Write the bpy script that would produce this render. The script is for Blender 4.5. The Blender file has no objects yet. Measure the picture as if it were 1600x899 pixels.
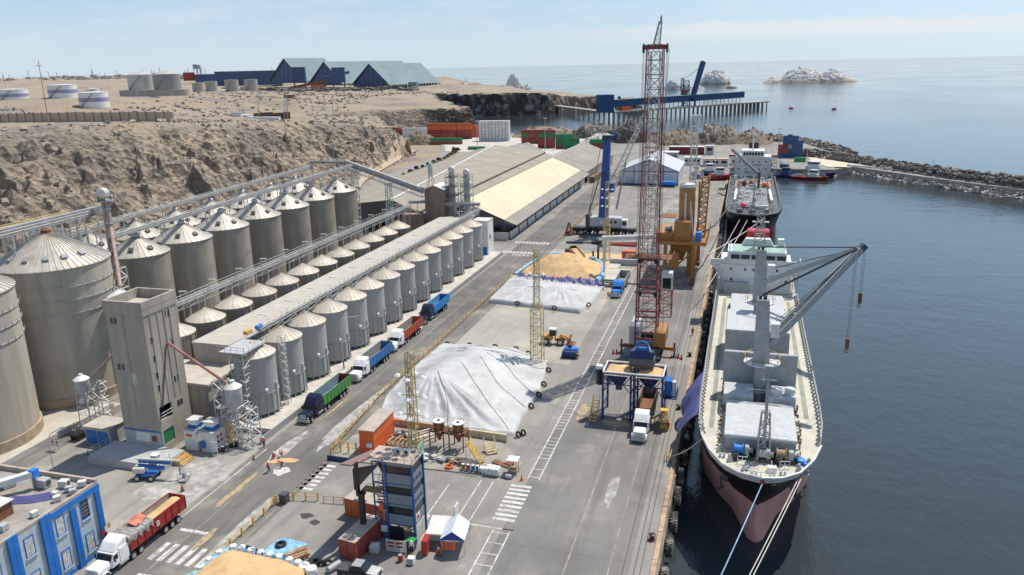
import bpy, bmesh, math, random
import numpy as np
from mathutils import Matrix, Vector, noise as mnoise
R_ = math.radians
sin, cos, pi = math.sin, math.cos, math.pi
rnd = random.Random(7)
SC = bpy.context.scene
COL = SC.collection

# ------------------------------------------------------------ camera, world, sun, exposure
cam = bpy.data.cameras.new("camera")
cam.sensor_width = 36.0
cam.lens = 36.0*1225/1600
cam.clip_start = 1.0
cam.clip_end = 200000.0
co = bpy.data.objects.new("camera", cam)
COL.objects.link(co)
co.matrix_world = Matrix(((0.95975779, -0.05687203, 0.27501012, 0.0),
                          (0.28005196, 0.26663085, -0.92221412, 0.0),
                          (-0.02087799, 0.96211931, 0.27182816, 57.0),
                          (0, 0, 0, 1)))
SC.camera = co
SUN_EL, SUN_AZ = 62.0, 60.0            # azimuth counted from +X towards +Y
sv = Vector((cos(R_(SUN_EL))*cos(R_(SUN_AZ)), cos(R_(SUN_EL))*sin(R_(SUN_AZ)), sin(R_(SUN_EL))))
sl = bpy.data.lights.new("sun", 'SUN')
sl.energy = 4.6
sl.angle = R_(0.5)
sl.color = (1.0, 0.935, 0.83)
so = bpy.data.objects.new("sun", sl)
COL.objects.link(so)
so.rotation_euler = sv.to_track_quat('Z', 'Y').to_euler()
SC.view_settings.view_transform = 'Standard'
SC.view_settings.look = 'None'
SC.view_settings.exposure = 0.14
SC.view_settings.gamma = 1.0
wd = bpy.data.worlds.new("World")
SC.world = wd
wd.use_nodes = True
nt = wd.node_tree
for n in list(nt.nodes):
    nt.nodes.remove(n)
def N(t, tree=None, **kw):
    n = (tree or nt).nodes.new(t)
    for k, v in kw.items():
        setattr(n, k, v)
    return n
sky = N('ShaderNodeTexSky')
sky.sky_type = 'NISHITA'
sky.sun_disc = False
sky.sun_elevation = R_(SUN_EL)
sky.sun_rotation = R_(90-SUN_AZ)
sky.altitude = 50
sky.air_density = 1.0
sky.dust_density = 0.35
sky.ozone_density = 1.0
bg = N('ShaderNodeBackground')
bg.inputs['Strength'].default_value = 0.13
out = N('ShaderNodeOutputWorld')
tc = N('ShaderNodeTexCoord')
sep = N('ShaderNodeSeparateXYZ')
nt.links.new(tc.outputs['Generated'], sep.inputs[0])
# thin cloud: a cumulus band low over the sea and faint veils above it, laid out by direction
def mathn(op, a, b=None, c=None, tree=None, clamp=False):
    n = N('ShaderNodeMath', tree, operation=op)
    n.use_clamp = clamp
    for i, v in enumerate((a, b, c)):
        if v is None:
            continue
        if isinstance(v, (int, float)):
            n.inputs[i].default_value = v
        else:
            (tree or nt).links.new(v, n.inputs[i])
    return n.outputs[0]
def maprange(v, a, b, c=0.0, d=1.0, tree=None):
    n = N('ShaderNodeMapRange', tree)
    (tree or nt).links.new(v, n.inputs[0])
    for i, x in enumerate((a, b, c, d)):
        n.inputs[i+1].default_value = x
    n.interpolation_type = 'SMOOTHSTEP'
    return n.outputs[0]
mp = N('ShaderNodeMapping')
mp.inputs['Scale'].default_value = (7, 7, 26)
nt.links.new(tc.outputs['Generated'], mp.inputs[0])
cn = N('ShaderNodeTexNoise')
cn.inputs['Scale'].default_value = 1.6
cn.inputs['Detail'].default_value = 8
cn.inputs['Roughness'].default_value = 0.62
nt.links.new(mp.outputs[0], cn.inputs['Vector'])
z = sep.outputs['Z']
top = mathn('ADD', mathn('MULTIPLY', cn.outputs['Fac'], 0.042), 0.022)     # ragged tops
band = mathn('MULTIPLY', maprange(mathn('SUBTRACT', top, z), -0.003, 0.004), maprange(z, 0.018, 0.034))
side = maprange(sep.outputs['X'], -0.32, 0.05)
band = mathn('MULTIPLY', band, mathn('MULTIPLY_ADD', side, 0.75, 0.05))
veil = mathn('MULTIPLY', maprange(cn.outputs['Fac'], 0.42, 0.72), 0.35)
veil = mathn('MULTIPLY', veil, maprange(z, 0.0, 0.06))
cm = mathn('MAXIMUM', band, veil)
mixc = N('ShaderNodeMix', data_type='RGBA')
nt.links.new(cm, mixc.inputs['Factor'])
hz = N('ShaderNodeMix', data_type='RGBA')
nt.links.new(maprange(z, 0.75, 0.05, 0.0, 0.95), hz.inputs['Factor'])
nt.links.new(sky.outputs[0], hz.inputs['A'])
hc = N('ShaderNodeMix', data_type='RGBA')                 # pale marine haze towards the horizon, all round
nt.links.new(maprange(z, 0.0, 0.13), hc.inputs['Factor'])
hc.inputs['A'].default_value = (4.3, 5.15, 5.8, 1)
hc.inputs['B'].default_value = (2.85, 4.3, 5.8, 1)
dn = N('ShaderNodeVectorMath', operation='DOT_PRODUCT')     # brighter air round the sun
nt.links.new(tc.outputs['Generated'], dn.inputs[0]); dn.inputs[1].default_value = tuple(sv)
am = N('ShaderNodeMix', data_type='RGBA', blend_type='MULTIPLY'); am.inputs['Factor'].default_value = 1
nt.links.new(hc.outputs['Result'], am.inputs['A']); nt.links.new(maprange(dn.outputs['Value'], 0.35, 1.0, 1.0, 2.3), am.inputs['B'])
nt.links.new(am.outputs['Result'], hz.inputs['B'])
nt.links.new(hz.outputs['Result'], mixc.inputs['A'])
mixc.inputs['B'].default_value = (5.6, 5.9, 6.1, 1)
nt.links.new(mixc.outputs['Result'], bg.inputs['Color'])
nt.links.new(bg.outputs[0], out.inputs[0])

# ------------------------------------------------------------ helpers
class G:
    """collects simple solids and becomes one mesh object"""
    def __init__(s):
        s.v = []
        s.f = []
    def add(s, vs, fs):
        o = len(s.v)
        s.v.extend(vs)
        s.f.extend([tuple(i+o for i in f) for f in fs])
        return s
    def bx(s, x0, x1, y0, y1, z0, z1):
        return s.add([(x0,y0,z0),(x1,y0,z0),(x1,y1,z0),(x0,y1,z0),(x0,y0,z1),(x1,y0,z1),(x1,y1,z1),(x0,y1,z1)],
                     [(3,2,1,0),(4,5,6,7),(0,1,5,4),(1,2,6,5),(2,3,7,6),(3,0,4,7)])
    def rb(s, c, sz, rz=0.0, ry=0.0):
        m = Matrix.Rotation(rz, 3, 'Z') @ Matrix.Rotation(ry, 3, 'Y')
        a, b, d = sz[0]/2, sz[1]/2, sz[2]/2
        vs = [tuple(m @ Vector(p) + Vector(c)) for p in ((-a,-b,-d),(a,-b,-d),(a,b,-d),(-a,b,-d),(-a,-b,d),(a,-b,d),(a,b,d),(-a,b,d))]
        return s.add(vs, [(3,2,1,0),(4,5,6,7),(0,1,5,4),(1,2,6,5),(2,3,7,6),(3,0,4,7)])
    def tube(s, p0, p1, r0, r1=None, n=6, cap=True):
        r1 = r0 if r1 is None else r1
        p0, p1 = Vector(p0), Vector(p1)
        d = p1-p0
        if d.length < 1e-6:
            return s
        d.normalize()
        u = d.orthogonal().normalized() if abs(d.z) < 0.99 else Vector((1,0,0))
        u = (u - d*u.dot(d)).normalized()
        w = d.cross(u)
        vs = []
        for p, r in ((p0, r0), (p1, r1)):
            for i in range(n):
                a = 2*pi*i/n + pi/n
                vs.append(tuple(p + u*(r*cos(a)) + w*(r*sin(a))))
        fs = [(i, (i+1) % n, n+(i+1) % n, n+i) for i in range(n)]
        if cap:
            fs += [tuple(range(n-1, -1, -1)), tuple(range(n, 2*n))]
        return s.add(vs, fs)
    def beam(s, p0, p1, w, h=None, up=(0,0,1)):
        h = w if h is None else h
        p0, p1 = Vector(p0), Vector(p1)
        d = (p1-p0)
        if d.length < 1e-6:
            return s
        d.normalize()
        up = Vector(up)
        if abs(d.dot(up)) > 0.98:
            up = Vector((0,1,0)) if abs(d.y) < 0.9 else Vector((1,0,0))
        a = d.cross(up).normalized()
        b = a.cross(d)
        vs = []
        for p in (p0, p1):
            for i, j in ((-1,-1),(1,-1),(1,1),(-1,1)):
                vs.append(tuple(p + a*(i*w/2) + b*(j*h/2)))
        return s.add(vs, [(0,1,5,4),(1,2,6,5),(2,3,7,6),(3,0,4,7),(3,2,1,0),(4,5,6,7)])
    def path(s, pts, r, n=6):
        for a, b in zip(pts[:-1], pts[1:]):
            s.tube(a, b, r, n=n)
        return s
    def prism(s, poly, z0, z1):
        n = len(poly)
        ar = sum(poly[i][0]*poly[(i+1) % n][1]-poly[(i+1) % n][0]*poly[i][1] for i in range(n))
        if ar < 0:
            poly = poly[::-1]
        vs = [(x, y, z0) for x, y in poly]+[(x, y, z1) for x, y in poly]
        fs = [tuple(range(n-1, -1, -1)), tuple(range(n, 2*n))]
        fs += [(i, (i+1) % n, n+(i+1) % n, n+i) for i in range(n)]
        return s.add(vs, fs)
    def extr(s, poly, p0, axis, d):
        """poly of (a,z) points, extruded along axis 'x' or 'y' by d from p0"""
        n = len(poly)
        vs = []
        for k in (0, d):
            for a, zz in poly:
                vs.append((p0[0]+k, p0[1]+a, p0[2]+zz) if axis == 'x' else (p0[0]+a, p0[1]+k, p0[2]+zz))
        fs = [tuple(range(n)), tuple(range(2*n-1, n-1, -1))]
        fs += [(i, n+i, n+(i+1) % n, (i+1) % n) for i in range(n)]
        return s.add(vs, fs)
    def lathe(s, cx, cy, prof, n=24, caps=True, z0=0.0, axis='z'):
        vs = []
        for r, zz in prof:
            for i in range(n):
                a = 2*pi*i/n
                p = (r*cos(a), r*sin(a), zz)
                if axis == 'x':
                    p = (zz, p[0], p[1])
                elif axis == 'y':
                    p = (p[1], zz, p[0])
                vs.append((cx+p[0], cy+p[1], z0+p[2]))
        m = len(prof)
        fs = []
        for k in range(m-1):
            for i in range(n):
                fs.append((k*n+i, k*n+(i+1) % n, (k+1)*n+(i+1) % n, (k+1)*n+i))
        if caps:
            fs += [tuple(range(n-1, -1, -1)), tuple(range((m-1)*n, m*n))]
        return s.add(vs, fs)
    def grid(s, fn, nu, nv):
        vs = [fn(i/nu, j/nv) for j in range(nv+1) for i in range(nu+1)]
        fs = [(j*(nu+1)+i, j*(nu+1)+i+1, (j+1)*(nu+1)+i+1, (j+1)*(nu+1)+i) for j in range(nv) for i in range(nu)]
        return s.add(vs, fs)
    def lattice(s, p0, p1, w0, w1, rc, rb, seg, u=None, n=4):
        """square lattice mast: four chords, rings and diagonals"""
        p0, p1 = Vector(p0), Vector(p1)
        d = (p1-p0).normalized()
        u = Vector(u) if u else (Vector((1,0,0)) if abs(d.x) < 0.9 else Vector((0,1,0)))
        u = (u-d*u.dot(d)).normalized()
        w = d.cross(u)
        sg = ((-1,-1),(1,-1),(1,1),(-1,1))
        def pt(t, k):
            ww = (w0+(w1-w0)*t)/2
            return p0+(p1-p0)*t+u*(sg[k][0]*ww)+w*(sg[k][1]*ww)
        for k in range(4):
            s.tube(pt(0,k), pt(1,k), rc, n=n)
        for i in range(seg):
            a, b = i/seg, (i+1)/seg
            for k in range(4):
                j = (k+1) % 4
                s.tube(pt(a,k), pt(a,j), rb, n=3, cap=False)
                if (i+k) % 2:
                    s.tube(pt(a,k), pt(b,j), rb, n=3, cap=False)
                else:
                    s.tube(pt(a,j), pt(b,k), rb, n=3, cap=False)
        for k in range(4):
            s.tube(pt(1,k), pt(1,(k+1) % 4), rb, n=3, cap=False)
        return s
    def rail(s, pts, h=1.0, step=2.0, r=0.03, mid=True):
        """handrail along a polyline"""
        for a, b in zip(pts[:-1], pts[1:]):
            a, b = Vector(a), Vector(b)
            L = (b-a).length
            k = max(1, round(L/step))
            for i in range(k+1):
                p = a+(b-a)*(i/k)
                s.tube(p, p+Vector((0,0,h)), r, n=4, cap=False)
            s.tube(a+Vector((0,0,h)), b+Vector((0,0,h)), r, n=4, cap=False)
            if mid:
                s.tube(a+Vector((0,0,h*.5)), b+Vector((0,0,h*.5)), r*.8, n=3, cap=False)
        return s
    def mesh(s, name, smooth=False, bev=0.0):
        me = bpy.data.meshes.new(name)
        me.from_pydata(s.v, [], s.f)
        me.validate()
        if bev > 0:
            bm = bmesh.new()
            bm.from_mesh(me)
            bmesh.ops.remove_doubles(bm, verts=bm.verts, dist=1e-4)
            es = [e for e in bm.edges if len(e.link_faces) == 2 and e.calc_face_angle(0) > 0.45]
            bmesh.ops.bevel(bm, geom=es, offset=bev, segments=1, affect='EDGES', profile=0.5)
            bm.to_mesh(me)
            bm.free()
        if smooth:
            me.polygons.foreach_set('use_smooth', [True]*len(me.polygons))
            if smooth != 'all':
                try:
                    me.set_sharp_from_angle(angle=R_(38))
                except Exception:
                    pass
        return me

def tag(o, label=None, cat=None, group=None, kind=None):
    if label: o['label'] = label
    if cat: o['category'] = cat
    if group: o['group'] = group
    if kind: o['kind'] = kind
    return o
def obj(name, g, m, parent=None, label=None, cat=None, group=None, kind=None, smooth=False, bev=0.0, loc=None, rz=0.0):
    me = g.mesh(name, smooth, bev) if isinstance(g, G) else g
    if m is not None and not me.materials:
        me.materials.append(m)
    o = bpy.data.objects.new(name, me)
    COL.objects.link(o)
    if parent is not None: o.parent = parent
    if loc is not None: o.location = loc
    if rz: o.rotation_euler = (0, 0, rz)
    return tag(o, label, cat, group, kind)
def thing(name, label, cat, loc=(0,0,0), rz=0.0, group=None):
    o = bpy.data.objects.new(name, None)
    COL.objects.link(o)
    o.empty_display_size = 0.5
    o.location = loc
    o.rotation_euler = (0, 0, rz)
    return tag(o, label, cat, group)
def kids(o):
    return [c for c in o.children]
def copy_tree(o, parent=None):
    c = o.copy()
    COL.objects.link(c)
    if parent is not None: c.parent = parent
    for ch in kids(o):
        copy_tree(ch, c)
    return c
def dup(src, loc=None, rz=None, label=None):
    c = copy_tree(src)
    if loc is not None: c.location = loc
    if rz is not None: c.rotation_euler = (0, 0, rz)
    if label: c['label'] = label
    return c
ORD = ['first','second','third','fourth','fifth','sixth','seventh','eighth','ninth','tenth','eleventh','twelfth','thirteenth','fourteenth','fifteenth','sixteenth','seventeenth','eighteenth','nineteenth','twentieth','twenty first','twenty second','twenty third']

# ------------------------------------------------------------ materials
MATS = {}
def mat(name, col, rough=0.7, metal=0.0, var=0.18, ns=0.6, dirt=None, dirt_amt=0.0, dirt_ns=0.12, bump=0.0, bns=2.0, streak=False, lines=None, world=False, hue=0.0, spec=0.4):
    """paint / concrete / metal: base colour with two scales of wear, optional fine relief and course lines (axis, spacing, depth)"""
    if name in MATS: return MATS[name]
    m = bpy.data.materials.new(name)
    m.use_nodes = True
    t = m.node_tree
    b = t.nodes['Principled BSDF']
    b.inputs['Roughness'].default_value = rough
    b.inputs['Metallic'].default_value = metal
    b.inputs['Specular IOR Level'].default_value = spec
    L = t.links.new
    if world:
        geo = N('ShaderNodeNewGeometry', t); vec = geo.outputs['Position']
    else:
        tcn = N('ShaderNodeTexCoord', t); vec = tcn.outputs['Object']
    def noise(sc, det=5, rg=0.6, v=vec, stretch=None):
        if stretch:
            mm = N('ShaderNodeMapping', t); mm.inputs['Scale'].default_value = stretch
            L(v, mm.inputs[0]); v = mm.outputs[0]
        n = N('ShaderNodeTexNoise', t)
        n.inputs['Scale'].default_value = sc; n.inputs['Detail'].default_value = det; n.inputs['Roughness'].default_value = rg
        L(v, n.inputs['Vector'])
        return n.outputs['Fac']
    f = noise(ns, stretch=(1,1,0.09) if streak else None)
    k = maprange(f, 0.28, 0.72, 1-var, 1+var, t)
    mul = N('ShaderNodeMix', t, data_type='RGBA', blend_type='MULTIPLY')
    mul.inputs['Factor'].default_value = 1
    mul.inputs['A'].default_value = (*col, 1)
    L(k, mul.inputs['B'])
    res = mul.outputs['Result']
    if dirt:
        d = maprange(noise(dirt_ns, 7, 0.68), 0.45, 0.7, 0, dirt_amt, t)
        mx = N('ShaderNodeMix', t, data_type='RGBA')
        L(d, mx.inputs['Factor']); L(res, mx.inputs['A'])
        mx.inputs['B'].default_value = (*dirt, 1)
        res = mx.outputs['Result']
    if hue:
        oi = N('ShaderNodeObjectInfo', t)
        hs = N('ShaderNodeHueSaturation', t)
        L(maprange(oi.outputs['Random'], 0, 1, 1-hue, 1+hue, t), hs.inputs['Value'])
        L(res, hs.inputs['Color']); res = hs.outputs['Color']
    L(res, b.inputs['Base Color'])
    h = None
    if bump:
        h = mathn('MULTIPLY', noise(bns, 6, 0.65), bump, tree=t)
    if lines:
        ax, sp, dp = lines
        sx = N('ShaderNodeSeparateXYZ', t); L(vec, sx.inputs[0])
        w = mathn('SINE', mathn('MULTIPLY', sx.outputs[ax], 2*pi/sp, tree=t), tree=t)
        w = mathn('MULTIPLY', w, dp, tree=t)
        h = w if h is None else mathn('ADD', h, w, tree=t)
    if h is not None:
        bp = N('ShaderNodeBump', t)
        bp.inputs['Distance'].default_value = 1.0
        L(h, bp.inputs['Height']); L(bp.outputs[0], b.inputs['Normal'])
    MATS[name] = m
    return m
def paint(name, col, rough=0.42, var=0.1, dirt=(0.2,0.16,0.12), amt=0.35, **kw):
    return mat(name, col, rough, 0.0, var, 1.3, dirt, amt, 0.7, **kw)

white = paint('white_paint', (0.72,0.72,0.70), amt=0.22)
offwhite = paint('off_white_paint', (0.62,0.61,0.57), amt=0.3)
black = paint('black_paint', (0.018,0.018,0.02), amt=0.3, dirt=(0.08,0.07,0.06))
darkgrey = paint('dark_grey_paint', (0.07,0.07,0.075), amt=0.3)
grey = paint('grey_paint', (0.3,0.31,0.32), amt=0.3)
midgrey = paint('mid_grey_paint', (0.42,0.43,0.43), amt=0.3)
blue = paint('blue_paint', (0.02,0.13,0.42), amt=0.15)
navy = paint('navy_paint', (0.012,0.03,0.11), amt=0.15)
skyblue = paint('sky_blue_paint', (0.02,0.2,0.62), amt=0.1)
red = paint('red_paint', (0.36,0.035,0.03), amt=0.3)
darkred = paint('dark_red_paint', (0.2,0.02,0.02), amt=0.3)
orange = paint('orange_paint', (0.62,0.12,0.03), amt=0.22)
yellow = paint('yellow_paint', (0.58,0.36,0.08), amt=0.35)
ochre = paint('ochre_paint', (0.4,0.18,0.045), amt=0.5)
green = paint('green_paint', (0.03,0.26,0.08), amt=0.2)
rust = mat('rusty_steel', (0.2,0.09,0.05), 0.85, 0, 0.35, 2.0)
steel = mat('galvanised_steel', (0.5,0.51,0.5), 0.5, 0.35, 0.15, 2.0, (0.3,0.27,0.23), 0.4)
rubber = mat('rubber', (0.022,0.021,0.02), 0.85, 0, 0.3, 3.0, (0.15,0.13,0.1), 0.5, 1.2)
glass = mat('dark_glass', (0.015,0.02,0.025), 0.08, 0, 0.1, 1.0)
timber = mat('timber', (0.36,0.24,0.14), 0.85, 0, 0.35, 1.5)
rope = mat('mooring_rope', (0.6,0.58,0.52), 0.9)
bluerope = mat('blue_mooring_rope', (0.3,0.44,0.62), 0.9)
convm = mat('conveyor_steel', (0.34,0.34,0.33), 0.55, 0.3, 0.2, 1.5, (0.2,0.18,0.155), 0.5, 0.5)
skin = mat('skin', (0.38,0.22,0.15), 0.6)
hivis = mat('orange_workwear', (0.8,0.16,0.06), 0.8, var=0.15, ns=6)
redwear = mat('red_workwear', (0.55,0.03,0.02), 0.8, var=0.15, ns=6)
darkwear = mat('dark_trousers', (0.03,0.035,0.05), 0.85, var=0.2, ns=6)
conc = mat('weathered_concrete', (0.36,0.33,0.29), 0.9, 0, 0.22, 0.7, (0.22,0.19,0.16), 0.5, 0.15, bump=0.01, streak=True)
conc_light = mat('light_concrete', (0.47,0.45,0.4), 0.9, 0, 0.15, 0.5, (0.3,0.27,0.23), 0.4, 0.2)
# ------------------------------------------------------------ the setting: sea, terrain, quay, roads
def lerp_table(tab, q):
    ks = np.array([t[0] for t in tab], float)
    return [np.interp(q, ks, np.array([t[i] for t in tab], float)) for i in range(1, len(tab[0]))]
RIM = [(-200,-262,41),(40,-258,41),(217,-248,40),(250,-236,39),(305,-236,36),(362,-230,32),(400,-214,29),(440,-204,21),(462,-212,15),(490,-240,11),(530,-300,12),(570,-345,15),(600,-370,16),(655,-400,19),(690,-345,20),(720,-260,20),(740,150,20),(4000,150,20)]
TOE = [(-200,-152),(40,-152),(250,-156),(300,-168),(400,-186),(440,-192),(480,-204),(520,-222),(570,-268),(600,-290),(655,-330),(690,-300),(720,-200),(740,250),(4000,250)]
PLAT = np.array([(-250,217,40),(-233,238,40),(-236,305,36),(-230,362,32),(-463,455,42.5),(-540,640,42.5),(-600,830,35),(-440,684,32),(-370,680,24),(-345,800,22),(-330,720,19),(-420,980,25),(-550,1120,29.5),(-530,1300,29),(-900,1580,31),(-381,1005,24),(-332,998,24),(-288,1008,24),(-250,1020,23),(-238,1075,17),(-375,1244,15),(-226,1130,12),(-170,1110,9),
  (-2600,2700,50),(-2000,2700,43),(-1100,1760,33),(-1600,1669,46),(-1000,1000,46),(-1000,400,46),(-3000,500,54),(-300,560,11),(-340,640,14),(-700,1900,12),(-560,1560,16)], float)
COAST = [(-9,-300),(-9,450),(48,450),(62,520),(45,600),(28,648),(-27,650),(-125,650),(-168,668),(-250,735),(-322,850),(-381,978),(-332,971),(-288,984),(-248,994),(-236,1045),(-192,1180),(-165,1090),(-120,1010),(-112,985),(-150,1150),(-226,1200),(-310,1290),(-395,1400),(-480,1650),(-640,2000),(-900,2500),(-1700,3600),(-6000,9000),(-9000,5000),(-9000,-300)]
def coast_dist(x, y):
    """signed distance to the coast, positive on land"""
    P = np.array(COAST, float)
    Q = np.roll(P, -1, 0)
    d = np.full(x.shape, 1e9)
    ins = np.zeros(x.shape, bool)
    for (ax, ay), (bx, by) in zip(P, Q):
        ex, ey = bx-ax, by-ay
        t = np.clip(((x-ax)*ex+(y-ay)*ey)/(ex*ex+ey*ey), 0, 1)
        d = np.minimum(d, np.hypot(x-ax-t*ex, y-ay-t*ey))
        c = ((ay > y) != (by > y)) & (x < (bx-ax)*(y-ay)/((by-ay) if by != ay else 1e-9)+ax)
        ins ^= c
    return np.where(ins, d, -d)
def vnoise(x, y, seed=0):
    """smooth value noise, vectorised"""
    xi, yi = np.floor(x).astype(np.int64), np.floor(y).astype(np.int64)
    fx, fy = x-xi, y-yi
    def h(a, b):
        n = (a*374761393+b*668265263+seed*974634777) & 0x7fffffff
        n = (n ^ (n >> 13))*1274126177 & 0x7fffffff
        return ((n ^ (n >> 16)) & 0xffff)/65535.0
    u, v = fx*fx*(3-2*fx), fy*fy*(3-2*fy)
    return (h(xi,yi)*(1-u)+h(xi+1,yi)*u)*(1-v)+(h(xi,yi+1)*(1-u)+h(xi+1,yi+1)*u)*v
def fbm(x, y, o=5, seed=0, ridge=False):
    a, s, tot = 1.0, np.zeros(np.shape(x)), 0
    for k in range(o):
        n = vnoise(x*2**k+17.3*k, y*2**k-9.1*k, seed+k)
        s = s+a*(1-abs(2*n-1) if ridge else n)
        tot += a
        a *= 0.5
    return s/tot
def cells(x, y, seed=0):
    """blocky rock: the height of the nearest random point's tilted facet"""
    xi, yi = np.floor(x).astype(np.int64), np.floor(y).astype(np.int64)
    best = np.full(np.shape(x), 9.0); val = np.zeros(np.shape(x))
    for i in (-1,0,1):
        for j in (-1,0,1):
            a, b = xi+i, yi+j
            def h(q):
                n = (a*374761393+b*668265263+(seed+q)*974634777) & 0x7fffffff
                n = (n ^ (n >> 13))*1274126177 & 0x7fffffff
                return ((n ^ (n >> 16)) & 0xffff)/65535.0
            px, py = a+h(1), b+h(2)
            d = np.hypot(x-px, y-py)
            v = h(3)+(x-px)*(h(4)-.5)*1.6+(y-py)*(h(5)-.5)*1.6
            val = np.where(d < best, v, val); best = np.minimum(best, d)
    return val
def ss(t):
    t = np.clip(t, 0, 1)
    return t*t*(3-2*t)
def terrain_z(x, y):
    x, y = np.asarray(x, float), np.asarray(y, float)
    rx, rz = lerp_table(RIM, y)
    (tx,) = lerp_table(TOE, y)
    d2 = [(x-a)**2+(y-b)**2+900.0 for a, b, c in PLAT]
    w = [1/q**1.5 for q in d2]
    h = sum(wi*c for wi, (a, b, c) in zip(w, PLAT))/sum(w)
    t = (tx-x)/(tx-rx)
    wob = (fbm(x/38, y/38, 4, 5)-0.5)*0.34
    slope = ss((t+wob*np.clip(t*3,0,1)*np.clip((1.6-t)*2,0,1))*0.92+0.04)
    slope = np.where(t <= 0, 0, slope)
    edge = np.clip((t-1.0)*1.2, 0, 1)
    hh = rz*(1-edge)+h*edge
    zz = hh*slope
    rocky = np.clip(slope*(1-slope)*4, 0, 1)*np.where(t < 0, 0, 1)
    zz = zz+rocky*((fbm(x/16, y/16, 5, 11, True)-0.55)*9+(cells(x/7, y/7, 3)-0.5)*4.4+(cells(x/2.8, y/2.8, 8)-0.5)*1.8)
    zz = zz+rocky*1.1*np.sin(zz*2*pi/6.5+9*fbm(x/30, y/30, 3, 71))*ss(fbm(x/25, y/25, 3, 77)*3-1)
    zz = np.maximum(zz, 5.6*ss((-157.5-x)/6.0)*ss((y-300)/40)*ss((512-y)/45))
    plat = np.clip(t-0.9, 0, 1)
    zz = zz+plat*((fbm(x/60, y/60, 5, 21)-0.5)*2.5+(cells(x/9, y/9, 31)-0.5)*0.7*fbm(x/80, y/80, 2, 3))
    c = coast_dist(x, y)
    cl = ss((c+(fbm(x/22, y/22, 4, 41)-0.5)*26*np.clip(-y/100+8, 0, 1)*0+(fbm(x/22, y/22, 4, 41)-0.5)*np.where(y > 652, 22, 0))/np.where(y > 652, 13, 4))
    crock = np.clip(cl*(1-cl)*4, 0, 1)*np.where(y > 652, 1, 0)
    zz = -9+(zz+9)*cl+crock*((fbm(x/18, y/18, 5, 51, True)-0.5)*13+(cells(x/9, y/9, 53)-.5)*6)
    return zz, rocky, np.where((y > 640), np.clip(1.3-c/60.0, 0, 1), 0)*np.where(c > -60, 1, 0)
def tz(x, y):
    return float(terrain_z(np.array([x]), np.array([y]))[0][0])
def stretch_axis(parts):
    o = []
    for a, b, s in parts:
        o.extend(np.arange(a, b, s))
    o.append(parts[-1][1])
    return np.array(o)
xs = np.concatenate([-400-np.geomspace(1, 6000, 60)[::-1]*1.0, stretch_axis([(-400,-270,2.6),(-270,-150,1.2),(-150,-9.5,9),(-9.5,70,8)])])
ys = np.concatenate([stretch_axis([(-120,40,10),(40,520,1.5),(520,720,4),(720,1300,7)]), 1300+np.geomspace(12, 7000, 45)])
X, Y = np.meshgrid(xs, ys)
Z, ROCK, CST = terrain_z(X, Y)
flat = (X > -150) & (Y < 652)
Z = np.where(flat, np.minimum(Z, -0.6), Z)
nx, ny = len(xs), len(ys)
idx = np.arange(nx*ny).reshape(ny, nx)
faces = np.stack([idx[:-1,:-1], idx[:-1,1:], idx[1:,1:], idx[1:,:-1]], -1).reshape(-1, 4)
me = bpy.data.meshes.new('terrain')
me.from_pydata(np.stack([X, Y, Z], -1).reshape(-1, 3).tolist(), [], faces.tolist())
for nm, arr in (('rock', ROCK), ('coast', CST)):
    at = me.attributes.new(nm, 'FLOAT', 'POINT')
    at.data.foreach_set('value', arr.reshape(-1).astype(np.float32))

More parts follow.
